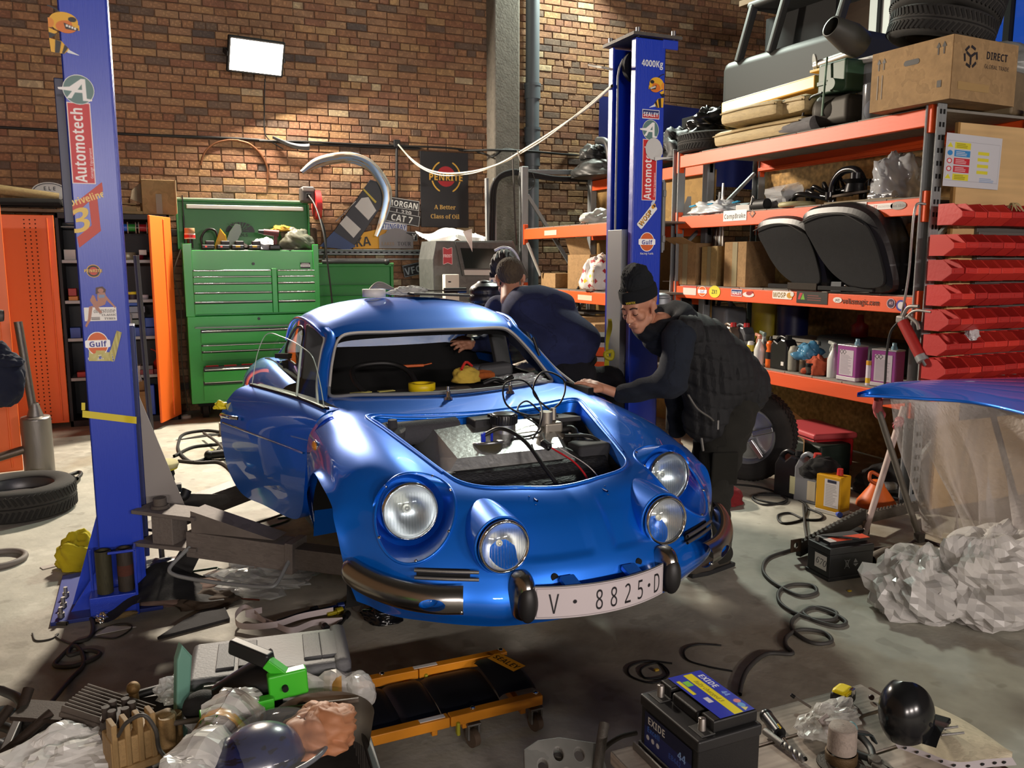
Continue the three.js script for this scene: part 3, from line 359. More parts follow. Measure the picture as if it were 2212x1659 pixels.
part(tank,'filler_neck',cy(.05,.05,.06,C3(.03,.90,.70)),M.alu);part(tank,'filler_cap',[lat([[.001,.045],[.045,.043],[.053,.036],[.056,.0],[.05,-.004]],40,C3(.03,.918,.70)),...ring(30,(f)=>bx(.005,.036,.006,C3(.03+Math.cos(f)*.056,.936,.70+Math.sin(f)*.056),[0,f,0],.001))],mat('#1b1b1d',.3));
part(tank,'sender_flange',[tf(new THREE.TorusGeometry(.058,.006,8,40),C3(-.095,.869,.58),[Math.PI/2-.18,0,0])],M.alu);part(tank,'sender_plate',cy(.054,.054,.004,C3(-.095,.867,.58),[-.18,0,0]),mat('#c9b24a',.35,.8));
parts(tank,'terminal',[[-.125,.57],[-.11,.585],[-.075,.59]].map(([a,s])=>cy(.006,.006,.045,C3(a,.89,s),[.2,0,.1],10)),mat('#1530b8',.4));
part(tank,'maker_badge',tf(print(.07,.05,(c,W,H)=>{disc(c,W/2,H/2,W/2,H/2,'#111');disc(c,W/2,H/2,W/2-2,H/2-2,'#ddd');disc(c,W/2,H/2,W/2-4,H/2-4,'#111');txt(c,'OBP',W/2,H/2,H*.42,'#eee');},900),C3(-.392,.792,.56),[-Math.PI/2,.1,.3,'YXZ']),printMat);
part(car,'heater_pipe',[cy(.05,.05,.32,C3(-.29,.885,.825),[0,.12,Math.PI/2-.02]),cy(.055,.055,.1,C3(-.435,.875,.79),[.3,0,0]),cy(.018,.022,.03,C3(-.43,.94,.785))],mat('#3b3b3f',.85,0,{bumpMap:TEX.grain,bumpScale:.002}));
part(car,'fuse_box',[bx(.17,.07,.09,C3(0,.895,.80),[0,.1,0],.01),cy(.02,.02,.012,C3(.02,.935,.80))],mat('#2b2b2d',.7));
part(car,'side_shelf',[bx(.22,.02,.5,C3(.34,.74,.62),[0,0,-.1]),bx(.16,.1,.12,C3(.33,.80,.50),null,.02),bx(.18,.02,.26,C3(.3,.90,.80),[-.1,0,0],.005)],mat('#2c2c2e',.8));
part(car,'master_cylinder',[bx(.09,.05,.06,C3(.235,.89,.66),null,.012),cy(.028,.028,.06,C3(.21,.93,.66)),cy(.012,.014,.05,C3(.25,.945,.67)),cy(.02,.02,.09,C3(.25,.85,.64),[0,0,1.3])],mat('#a39c8f',.4,.8));
part(car,'brake_servo',sp(.085,C3(.33,.79,.62),[1,.9,.7]),M.black);
const k=C3;part(car,'coolant_hose',[tb([k(.19,.83,.55),k(.24,.81,.48),k(.30,.73,.36),k(.33,.70,.30)],.014),tb([k(.28,.875,.66),k(.32,.88,.62),k(.29,.82,.55),k(.27,.79,.5)],.015),cy(.035,.035,.05,k(.335,.69,.29),[.9,0,.3])],M.black);
part(car,'ignition_coil',[cy(.025,.025,.13,k(.27,.68,.31),[1.0,.2,.2]),cy(.028,.028,.03,k(.30,.64,.25),[1,.2,.2])],mat('#b3261f',.35));
part(car,'wiring_loom',[tb([k(-.11,.90,.585),k(-.05,.925,.57),k(.0,.90,.47),k(.03,.80,.30),k(.08,.705,.2),k(.2,.69,.21),k(.31,.72,.27)],.0085),tb([k(.09,.87,.55),k(.12,.93,.54),k(.18,1.0,.66),k(.16,1.08,.78),k(.1,1.06,.84),k(.08,.98,.78),k(.16,.94,.7),k(.28,.98,.68),k(.36,1.07,.78),k(.30,1.1,.86),k(.22,1.02,.8),k(.3,.92,.72)],.0042,{seg:160}),tb([k(.02,.87,.6),k(.1,.875,.6),k(.17,.885,.63),k(.18,.9,.68),k(.12,.955,.75),k(.2,.98,.82),k(.25,.93,.78)],.004,{seg:80}),tb([k(.11,.9,.50),k(.09,.865,.42),k(.085,.86,.40)],.006),bx(.03,.03,.05,k(.095,.87,.44),[.4,.3,.2],.01),bx(.05,.016,.02,k(.03,.862,.6),[0,.5,.1],.006),tb([k(.27,.86,.6),k(.36,.86,.52),k(.40,.8,.45),k(.385,.74,.34),k(.31,.70,.26)],.008)],M.black);
part(car,'red_wire',tb([k(.10,.865,.40),k(.15,.82,.3),k(.165,.76,.22),k(.16,.68,.19),k(.15,.6,.2)],.004),mat('#c2222a',.4));parts(car,'battery_lead',[tb([k(.12,.87,.39),k(.2,.8,.26),k(.25,.7,.2)],.002),tb([k(.30,.865,.62),k(.355,.85,.55),k(.40,.79,.47)],.0045)],mat('#c9c4bd',.4));
for(const sg of[-1,1]){const up=(a,r)=>Array.from({length:33},(_,i)=>{const f=.3+i/32*(Math.PI+.2);return C3(a*sg,.52+Math.sin(f)*r,.57+Math.cos(f)*r);}),A=up(.755,.275),B=up(.50,.275);
part(car,'wheel_arch_liner',[grid(32,1,(u,v)=>A[Math.round(u*32)].clone().lerp(B[Math.round(u*32)],v)),tf(new THREE.CircleGeometry(.275,32,2*Math.PI-.3,Math.PI+.6),null,[0,Math.PI/2,0]).translate(.50*sg,.52,-.57)],mat('#09090a',.9));}
part(car,'fender_rear_panel',[-1,1].map((sg)=>grid(8,12,(u,v)=>C3(lerp(.735,.56,u)*sg,lerp(.46,.70,v),lerp(.935,.86,v)+u*.02)))[0],paint);
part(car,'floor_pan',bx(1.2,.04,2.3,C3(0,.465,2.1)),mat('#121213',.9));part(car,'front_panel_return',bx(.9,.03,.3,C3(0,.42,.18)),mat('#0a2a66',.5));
for(const sg of[-1,1]){const hub=part(car,'brake_disc',[cy(.13,.13,.012,C3(.66*sg,.40,.57),[0,0,Math.PI/2]),cy(.05,.06,.1,C3(.63*sg,.40,.57),[0,0,Math.PI/2]),bx(.06,.12,.1,C3(.63*sg,.46,.46),null,.02)],mat('#4e4b48',.5,.7));part(car,'suspension_arm',[rod(C3(.6*sg,.40,.55),C3(.25*sg,.44,.5),.016),rod(C3(.6*sg,.40,.6),C3(.25*sg,.44,.75),.016),rod(C3(.58*sg,.45,.62),C3(.45*sg,.75,.62),.03)],M.black);}
const ind=onSurface(frontF,C3(-.8,.865,.84),V(1,0,0),0,.3,.5,1);part(car,'side_indicator',[sp(.024,ind.clone().add(V(-.004,0,0)),[.5,.8,1.2],14)],mat('#d98a2c',.2));part(car,'indicator_base',sp(.028,ind,[.3,.85,1.2],14),M.chrome);
}
// ---------- two-post lift ----------
function decal(parent,plane,val,l,t,r,b,draw,density=700,off=.002,shape){
const f=plane==='z'?atZ:atX,P=[[l,t],[r,t],[r,b],[l,b]].map(([x,y])=>f(x,y,val)),c=P.reduce((s,p)=>s.add(p),V(0,0,0)).multiplyScalar(.25),k=plane==='z'?'x':'z',w=Math.abs(P[1][k]+P[2][k]-P[0][k]-P[3][k])/2,h=Math.abs(P[0].y+P[1].y-P[2].y-P[3].y)/2;
const g=print(w,h,draw,density);if(plane==='x')g.rotateY(-Math.PI/2);c[plane]+=plane==='z'?off:-off;g.translate(...c.sub(parent.position).toArray());return part(parent,'sticker',g,printMat);
}
const alpha=(c,W,H)=>c.clearRect(0,0,W,H);
const DRAW={
gulf:(c,W,H)=>{disc(c,W/2,H*.42,W*.41,H*.42,'#fff');c.save();c.beginPath();c.ellipse(W/2,H*.42,W*.38,H*.39,0,0,7);c.clip();fill(c,'#d9642a',W,H);c.restore();c.fillStyle='#fff';c.beginPath();c.roundRect(W*.03,H*.29,W*.94,H*.26,H*.05);c.fill();txt(c,'Gulf',W/2,H*.43,H*.27,'#2a2a86','bold');txt(c,'Racing Fuels',W/2,H*.93,H*.125,'#e8e8f0','normal','sans-serif',W);},
gulfSmall:(c,W,H)=>{disc(c,W/2,H/2,W*.46,H*.48,'#f4f0ea');disc(c,W/2,H/2,W*.42,H*.44,'#d9642a');fill(c,'#fff',W,H*.34,0,H*.36);txt(c,'Gulf',W/2,H*.54,H*.34,'#2a2a86');},
penrite:(c,W,H)=>{disc(c,W/2,H/2,H*.47,H*.47,'#d9a441');disc(c,W/2,H/2,H*.41,H*.41,'#15131a');disc(c,W/2,H/2,H*.3,H*.3,'#c43a2a');txt(c,'PENRITE',W/2,H/2,H*.3,'#1a1208','bold');txt(c,'PENRITE',W/2-1,H/2-1,H*.3,'#e9c46a','bold');},
automotech:(c,W,H)=>{fill(c,'#c81e24',W,H);c.strokeStyle='#f0e8e8';c.lineWidth=3;c.strokeRect(1,1,W-2,H-2);c.save();c.translate(W*.42,H*.52);c.rotate(-Math.PI/2);txt(c,'Automotech',0,0,W*.66,'#f4f2f0','bold','sans-serif',H*.92);c.restore();c.save();c.translate(W*.86,H*.74);c.rotate(-Math.PI/2);txt(c,'Garage Equipment',0,0,W*.17,'#eee','normal','sans-serif',H*.42);c.restore();},
aBadge:(c,W,H)=>{disc(c,W*.56,H/2,W*.43,H*.49,'#e6e6e2');disc(c,W*.56,H/2,W*.41,H*.465,'#5d7f7c');pg(c,'#f2f0ee',[[W*.0,H*.46],[W*.32,H*.42],[W*.64,H*.14],[W*.76,H*.14],[W*.77,H*.78],[W*.92,H*.8],[W*.9,H*.86],[W*.66,H*.86],[W*.655,H*.60],[W*.46,H*.60],[W*.36,H*.80],[W*.22,H*.80],[W*.38,H*.56],[W*.02,H*.53]]);pg(c,'#5d7f7c',[[W*.54,H*.5],[W*.655,H*.32],[W*.655,H*.5]]);},
hornet:(flip)=>(c,W,H)=>{c.save();if(flip){c.translate(W,0);c.scale(-1,1);}const w=(x)=>x*W,h=(y)=>y*H;c.strokeStyle='#15131a';c.lineWidth=W*.05;c.beginPath();c.moveTo(w(.45),h(.16));c.quadraticCurveTo(w(.2),h(.02),w(.02),h(.02));c.stroke();disc(c,w(.5),h(.32),w(.46),h(.2),'#e8b024');disc(c,w(.58),h(.42),w(.34),h(.13),'#d9741f');pg(c,'#e8b024',[[w(.7),h(.22)],[w(1),h(.38)],[w(.99),h(.48)],[w(.8),h(.44)]]);disc(c,w(.78),h(.26),w(.13),h(.05),'#15131a');pg(c,'#15131a',[[w(.5),h(.34)],[w(.96),h(.44)],[w(.9),h(.48)],[w(.55),h(.46)]]);for(let i=0;i<4;i++)fill(c,'#f4f2ea',w(.07),h(.05),w(.56+i*.085),h(.37+i*.016));disc(c,w(.06),h(.36),w(.14),h(.1),'#e28a24');pg(c,'#e8b024',[[0,h(.46)],[w(.3),h(.54)],[w(.1),h(.62)],[0,h(.62)]]);pg(c,'#15131a',[[0,h(.56)],[w(.25),h(.6)],[w(.05),h(.68)],[0,h(.66)]]);pg(c,'#e8b024',[[w(.0),h(.68)],[w(.38),h(.72)],[w(.62),h(.88)],[w(.45),h(.98)],[w(.04),h(.96)]]);pg(c,'#15131a',[[w(.2),h(.70)],[w(.38),h(.73)],[w(.3),h(.97)],[w(.16),h(.97)]]);pg(c,'#15131a',[[w(.48),h(.79)],[w(.58),h(.85)],[w(.44),h(.98)],[w(.38),h(.97)]]);pg(c,'#dfe6ee',[[w(.58),h(.88)],[w(.98),h(1)],[w(.54),h(.95)]]);c.restore();},
driveline:(c,W,H)=>{pg(c,'#c43a24',[[0,H*.36],[W*.98,0],[W,H*.13],[W*.80,H*.22],[W*.84,H*.74],[W*.12,H],[W*.08,H*.84],[W*.56,H*.66],[W*.53,H*.3],[0,H*.52]]);c.save();c.translate(W*.47,H*.255);c.rotate(-.33);c.scale(.86,1);txt(c,'Driveline',0,0,H*.14,'#f0d27a','bold');c.restore();c.save();c.translate(W*.24,H*.58);c.transform(1,-.25,0,1,0,0);txt(c,'3',0,0,H*.5,'#e7c35a','bold');c.restore();},
wosp:(c,W,H)=>{c.save();c.translate(W/2,H/2);c.rotate(-.84);const L=Math.hypot(W,H)*.62;c.fillStyle='#f2f2ee';c.beginPath();c.roundRect(-L*.62,-L*.15,L*1.1,L*.3,L*.06);c.fill();txt(c,'WOSP',-L*.16,0,L*.27,'#15131a');txt(c,'WOSP',-L*.17,-L*.01,L*.25,'#d99a2a');disc(c,L*.42,-L*.05,L*.12,L*.08,'#d99a2a');disc(c,L*.45,-L*.03,L*.03,L*.07,'#15131a');disc(c,L*.5,-L*.16,L*.13,L*.06,'#c9d4e4');c.restore();},
sealey:(c,W,H)=>{fill(c,'#f0f0f0',W,H);fill(c,'#22306e',W-6,H*.5,3,3);fill(c,'#b3202a',W-6,H*.5-4,3,H*.5);txt(c,'SEALEY',W/2,H*.53,H*.62,'#f4f4f4','bold','sans-serif',W*.86);},
tyres:(c,W,H)=>{fill(c,'#ece9e4',W*.98,H*.33,W*.02,H*.5);txt(c,'ongstone',W*.62,H*.585,H*.14,'#1d1a1c','italic','serif',W*.66);txt(c,'CLASSIC',W*.76,H*.69,H*.075,'#1d1a1c','bold','serif');txt(c,'TYRES',W*.78,H*.78,H*.075,'#1d1a1c','bold','serif');for(let i=0;i<3;i++)fill(c,'#3a3638',W*.26,H*.012,W*.22,H*(.74+i*.025));const sk='#b07a66',P=(a,col=sk)=>pg(c,col,a.map(([x,y])=>[x*W,y*H]));P([[.42,.03],[.62,.0],[.72,.08],[.68,.2],[.4,.18]],'#4a2c28');disc(c,W*.56,H*.1,W*.09,H*.055,sk);P([[.46,.16],[.68,.14],[.74,.3],[.66,.44],[.46,.44],[.44,.28]]);P([[.66,.17],[.78,.3],[.98,.5],[.96,.53],[.74,.36]]);P([[.66,.44],[.36,.52],[.22,.34],[.3,.2],[.36,.22],[.42,.36],[.56,.32]]);P([[.22,.3],[.32,.28],[.5,.56],[.56,.62],[.5,.65],[.38,.56]]);P([[.42,.44],[.28,.5],[.2,.8],[.06,.98],[.02,.94],[.12,.78],[.18,.48]]);P([[.48,.2],[.68,.2],[.66,.27],[.5,.28]],'#7b8fb0');},
};
const postSection=(w,d,t,open)=>[bx(w,2.8,t,[0,1.4,d/2-t/2],null,.01),bx(t,2.8,d,[open*-(w/2-t/2),1.4,0],null,.008),bx(w,2.8,t,[0,1.4,-d/2+t/2],null,.01),bx(t,2.8,.045,[open*(w/2-t/2),1.4,d/2-.022],null,.003),bx(t,2.8,.045,[open*(w/2-t/2),1.4,-d/2+.022],null,.003)];
const LZ=-4.11,LD=.27;
{
const xl=-.268,xr=-.078,w=xr-xl,t=thing('lift_post','blue lift post by the grey arms, cleared of the car, peeled yellow tape round it','car lift',[(xl+xr)/2,0,LZ-LD/2]);
part(t,'column',postSection(w,LD,.012,1),M.liftBlue);part(t,'base_plate',bx(.46,.018,.62,[-.07,.009,-.06],null,.003),mat('#2a3a86',.5,.3));
part(t,'gusset',[ext([[0,0],[.13,0],[0,.42]],.012,[-w/2,.018,.06],[0,Math.PI,0]),ext([[0,0],[.13,0],[0,.2]],.012,[-w/2,.018,.15],[0,Math.PI,0])][0],M.liftBlue);part(t,'gusset',ext([[0,0],[.13,0],[0,.2]],.012,[-w/2,.018,.15],[0,Math.PI,0]),M.liftBlue);
for(const[x,z]of[[-.26,.2],[-.26,.08],[-.26,-.05],[.02,.22]])part(t,'anchor_bolt',[cy(.016,.016,.02,[x,.028,z],null,6),cy(.009,.009,.05,[x,.04,z],null,10)],M.steel);
part(t,'carriage',[bx(.05,.62,.16,[-w/2-.02,2.07,-.08])],mat('#16204e',.4));part(t,'carriage_column',bx(.15,1.1,.16,[.04,.75,-.02]),mat('#12225e',.45));part(t,'lock_plate',ext([[0,0],[.2,0],[.03,.55],[0,.55]],.02,[w/2-.01,.42,.04]),mat('#8d8782',.6,.3));
const holder=part(t,'adaptor_holder',[bx(.20,.085,.105,[-.04,.062,LD/2+.07]),bx(.012,.30,.012,[.055,.15,LD/2+.12]),bx(.012,.30,.012,[-.13,.15,LD/2+.02]),bx(.11,.012,.012,[0,.302,LD/2+.12]),bx(.012,.012,.1,[.055,.302,LD/2+.07])],M.liftBlue);
decal(t,'z',LZ,105,14,172,118,DRAW.hornet(false),420);decal(t,'z',LZ,125,161,204,226,DRAW.aBadge,500);decal(t,'z',LZ,150,222,201,397,DRAW.automotech,500,.0015);decal(t,'z',LZ,158,393,226,535,DRAW.driveline,520);decal(t,'z',LZ,182,571,222,600,DRAW.penrite,700);decal(t,'z',LZ,180,619,251,708,DRAW.tyres,560);decal(t,'z',LZ,183,717,240,778,DRAW.gulf,620);
for(const[px,py,h]of[[188,1304,.2],[220,1300,.2]]){const p=V(px===188?-.075:.012,.105,LD/2+.075).add(t.position),m=thing('lift_pad_spacer',px===188?'olive stained steel tube standing left in the bracket at the lift post foot':'rust banded steel tube standing right in the bracket at the lift post foot','spacer tube',p);part(m,'tube',lat([[.03,0],[.034,.003],[.034,h],[.026,h],[.026,.01]],28),dirty(px===188?'#4d4a36':'#4a423a',.7,.5));if(px!==188)part(m,'rust_band',cy(.0345,.0345,.05,[0,.1,0],null,28,true),dirty('#5a2f22',.9));}
const tp=atZ(235,900,LZ+.008);solo('barrier_tape','strip of yellow tape stuck across the blue lift post','tape',[grid(30,2,(u,v)=>{const p=atZ(lerp(178,295,u),lerp(894,908,u)+(v-.5)*-15,LZ+.006+.02*smooth(.75,1,u));return p.sub(tp);}),grid(6,3,(u,v)=>atZ(lerp(176,184,u),lerp(870,886,1-v),LZ+.004).sub(tp))],mat('#d8c62c',.5),tp);
const mk=atZ(222,745,LZ+.004);solo('masking_tape','crumpled masking tape peeling off the round fuel sticker on the left lift post','tape',[grid(14,8,(u,v)=>atZ(lerp(192,240,u),lerp(780,757,v),LZ+.003).add(V(0,0,.004*Math.sin(u*9)*Math.sin(v*5))).sub(mk)),grid(14,14,(u,v)=>{const p=atZ(lerp(lerp(232,252,v),lerp(247,263,v),u),lerp(778,714,v)+u*4,LZ+.005+.012*v*v+.006*Math.sin(v*12+u*5));return p.sub(mk);})],mat('#d9d08a',.55,0,{transmission:.15,thickness:0}),mk);
const str=thing('hanging_rod','dark steel angle standing close behind the left lift post','steel angle',[-.035,0,LZ-LD-.25]);part(str,'angle',[bar([.03,.02,0],[.0,1.62,0],.012,.028),bar([.03,.02,.014],[0,1.62,.014],.028,.006)],M.dull);
}
{
const P=(px,py,y)=>atY(px,py,y);
const a0=P(320,1122,.40),a1=P(470,1190,.34),t=thing('lift_arm','grey steel lift arm reaching from the left post under the front of the car','lift arm',[a0.x,0,a0.z]),L=(p)=>V(p.x-a0.x,p.y,p.z-a0.z);  // front swing arm of the left lift post
const D=P(600,1180,.33).sub(P(430,1150,.36)).setY(0).normalize(),at=(d,y,o=0)=>V(D.x*d-D.z*o,y,D.z*d+D.x*o),grey=dirty('#8a817b',.7,.25);
part(t,'pivot_plate',[bar(at(-.03,.455),at(.30,.445),.15,.018),bar(at(-.03,.30),at(.30,.30),.15,.018)],grey);part(t,'pivot_block',bar(at(.06,.37),at(.17,.37),.11,.13),grey);part(t,'pivot_pin',[cy(.04,.044,.012,at(.07,.47)),cy(.03,.03,.04,at(.07,.49))],dirty('#6b625a',.8));
part(t,'outer_beam',[bar(at(.24,.32),at(.78,.30),.115,.12)],grey);part(t,'gusset',ext([[0,0],[.42,0],[0,.10]],.11,at(.27,.378),[0,Math.atan2(-D.z,D.x),0]),grey);
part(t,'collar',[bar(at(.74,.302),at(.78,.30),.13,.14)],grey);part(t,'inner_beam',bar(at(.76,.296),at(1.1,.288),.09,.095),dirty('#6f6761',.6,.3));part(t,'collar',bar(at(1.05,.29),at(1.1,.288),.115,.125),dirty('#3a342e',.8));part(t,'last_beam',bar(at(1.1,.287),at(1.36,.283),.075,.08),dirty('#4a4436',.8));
part(t,'guard_bar',tb([at(.26,.31,.06),at(.23,.24,.17),at(.26,.225,.18),at(.72,.215,.18),at(.75,.22,.17),at(.76,.29,.06)],.009,{seg:80}),M.galv,'bent round bar');part(t,'pad_frame',tb([at(1.22,.36,.075),at(1.22,.2,.085),at(1.24,.18,.085),at(1.36,.18,.085),at(1.37,.2,.085),at(1.37,.36,.08)],.009,{seg:60,closed:true}),mat('#b9a995',.5));part(t,'rubber_pad',cy(.06,.06,.035,at(1.3,.345)),M.rubber);part(t,'pad_screw',cy(.028,.03,.1,at(1.3,.31)),M.steel);
part(t,'lock_sleeve',[cy(.03,.03,.17,at(-.09,.4,.045)),tb([at(-.085,.46,.045),at(-.085,.53,.045),at(-.17,.535,.05)],.006,{line:true})],grey);part(t,'lock_bolt',cy(.01,.01,.05,at(-.13,.40,.05),[0,0,Math.PI/2]),M.steel);
const b0=P(352,1095,.38),b1=P(555,1032,.36),u=thing('lift_arm','grey steel lift arm reaching from the left post back under the open door','lift arm',[b0.x,0,b0.z]),E=P(560,1045,.33).sub(P(395,1105,.33)).setY(0).normalize(),bt=(d,y,o=0)=>V(E.x*d-E.z*o,y,E.z*d+E.x*o),steel=dirty('#6d6660',.5,.5);
part(u,'outer_beam',[bar(bt(.1,.32),bt(1.3,.32),.10,.115)],steel);part(u,'side_plate',ext([[0,0],[.34,0],[.30,.05],[.05,.12],[0,.12]],.006,bt(.08,.30,.055),[0,Math.atan2(-E.z,E.x),0]),M.dull);part(u,'pivot_plate',bar(bt(-.12,.30),bt(.2,.31),.13,.016),steel);part(u,'pivot_post',[bx(.05,.2,.05,bt(.0,.4)),bx(.04,.17,.04,bt(.1,.39))],M.dull);part(u,'guard_bar',tb([bt(.35,.25,.05),bt(.3,.21,.16),bt(1.05,.19,.16),bt(1.1,.24,.06)],.007,{seg:60}),M.dull);
}
{
const f0=atZ(1371,135,LZ),f1=atZ(1436,135,LZ),w=f1.x-f0.x,t=thing('lift_post','blue lift post with 4000 kg marking and the controls, beside the man in the beanie','car lift',[(f0.x+f1.x)/2,0,LZ-LD/2]);
part(t,'column',postSection(w,LD+.02,.012,-1),M.liftBlue);part(t,'top_plate',bx(w+.12,.018,LD+.07,[.03,2.815,0],null,.002),M.dull);for(const[x,z]of[[-w/2+.02,.13],[w/2+.05,.14],[-w/2,-.13],[.06,-.13]])part(t,'top_bolt',cy(.012,.012,.05,[x,2.83,z],null,6),M.steel);
part(t,'top_flange',bx(.1,.05,.012,[w/2+.03,2.78,.14]),M.liftBlue);part(t,'base_plate',bx(.5,.02,.6,[.06,.01,0]),M.liftBlue);part(t,'lift_cable',tb([[-w/2+.02,2.72,-.02],[-w/2-.0,2.66,-.035],[-w/2,2.5,-.04],[-w/2,1.3,-.04]],.006,{seg:30}),M.galv);part(t,'pulley',cy(.09,.09,.03,[0,2.68,0],[Math.PI/2,0,0]),M.dark);
const cp=part(t,'carriage_cover',[bx(.012,1.3,.16,[-w/2-.01,1.12,-.02],null,.003),bx(.11,1.3,.006,[-w/2+.035,1.12,.062],null,.002)],mat('#85888c',.45,.3));for(const[x,y]of[[.0,1.0],[.0,.8],[.05,.82]])part(cp,'rivet',sp(.006,[-w/2+x+.01,y,.068],null,8),M.steel);
const cb=atZ(1440,468,LZ-.1);part(t,'control_box',[bx(.085,.40,.16,[w/2+.05,cb.y,-.03],null,.01),bx(.012,.42,.02,[w/2+.065,cb.y,.055]),bx(.02,.04,.02,[w/2+.07,cb.y+.13,.06]),bx(.02,.04,.02,[w/2+.07,cb.y-.13,.06])],mat('#7f807e',.5,.2));
part(t,'power_unit',[bx(.07,.46,.14,[w/2+.045,1.45,-.06])],M.liftBlue);const mo=part(t,'motor',[cy(.062,.062,.30,[w/2+.075,1.22,.04]),...ring(22,(f)=>bx(.02,.26,.005,[w/2+.075+Math.cos(f)*.064,1.2,.04+Math.sin(f)*.064],[0,-f,0],0)),sp(.06,[w/2+.075,1.38,.04],[1,.4,1])],mat('#8f9296',.45,.4));
const Z=LZ+.012;decal(t,'z',Z,1386,124,1432,151,(c,W,H)=>txt(c,'4000Kg',W/2,H/2,H*.72,'#dfe3ea','bold','sans-serif',W),700);decal(t,'z',Z,1401,158,1434,234,DRAW.hornet(true),620);decal(t,'z',Z,1387,237,1424,257,DRAW.sealey,800);decal(t,'z',Z,1382,258,1423,303,DRAW.aBadge,700);decal(t,'z',Z,1387,301,1418,433,DRAW.automotech,560,.0015);decal(t,'z',Z,1373,433,1426,496,DRAW.wosp,620);decal(t,'z',Z,1378,502,1416,551,DRAW.gulf,800);
const ps=atZ(1412,322,LZ+.016);solo('peeling_sticker','white round sticker curling off the lift post over the red lettering','sticker',[grid(16,16,(u,v)=>{const a=u*Math.PI*2,r=v*.055;return[Math.cos(a)*r,Math.sin(a)*r*1.1,.002+.02*smooth(.2,1,(Math.cos(a)*.5-Math.sin(a)*.5)*v)];}),grid(8,6,(u,v)=>[.0+u*.11,-.045-u*.0-v*.02*(1-u),.015+.03*u])],mat('#c9c9c6',.5),ps);
const yt=atZ(1312,770,LZ-.1);solo('yellow_tape_tail','yellow tape tied to the lift post hanging beside the red drawers','tape',[grid(4,30,(u,v)=>[lerp(-.012,.014,u)+.01*Math.sin(v*9),lerp(-.26,.22,v),.012*Math.sin(v*14+u)]),tb([[-.02,.02,.01],[.02,.03,.02],[.01,-.01,.03],[-.02,0,.015]],.012,{closed:true,seg:30})],mat('#d9cf2f',.5),yt);
}
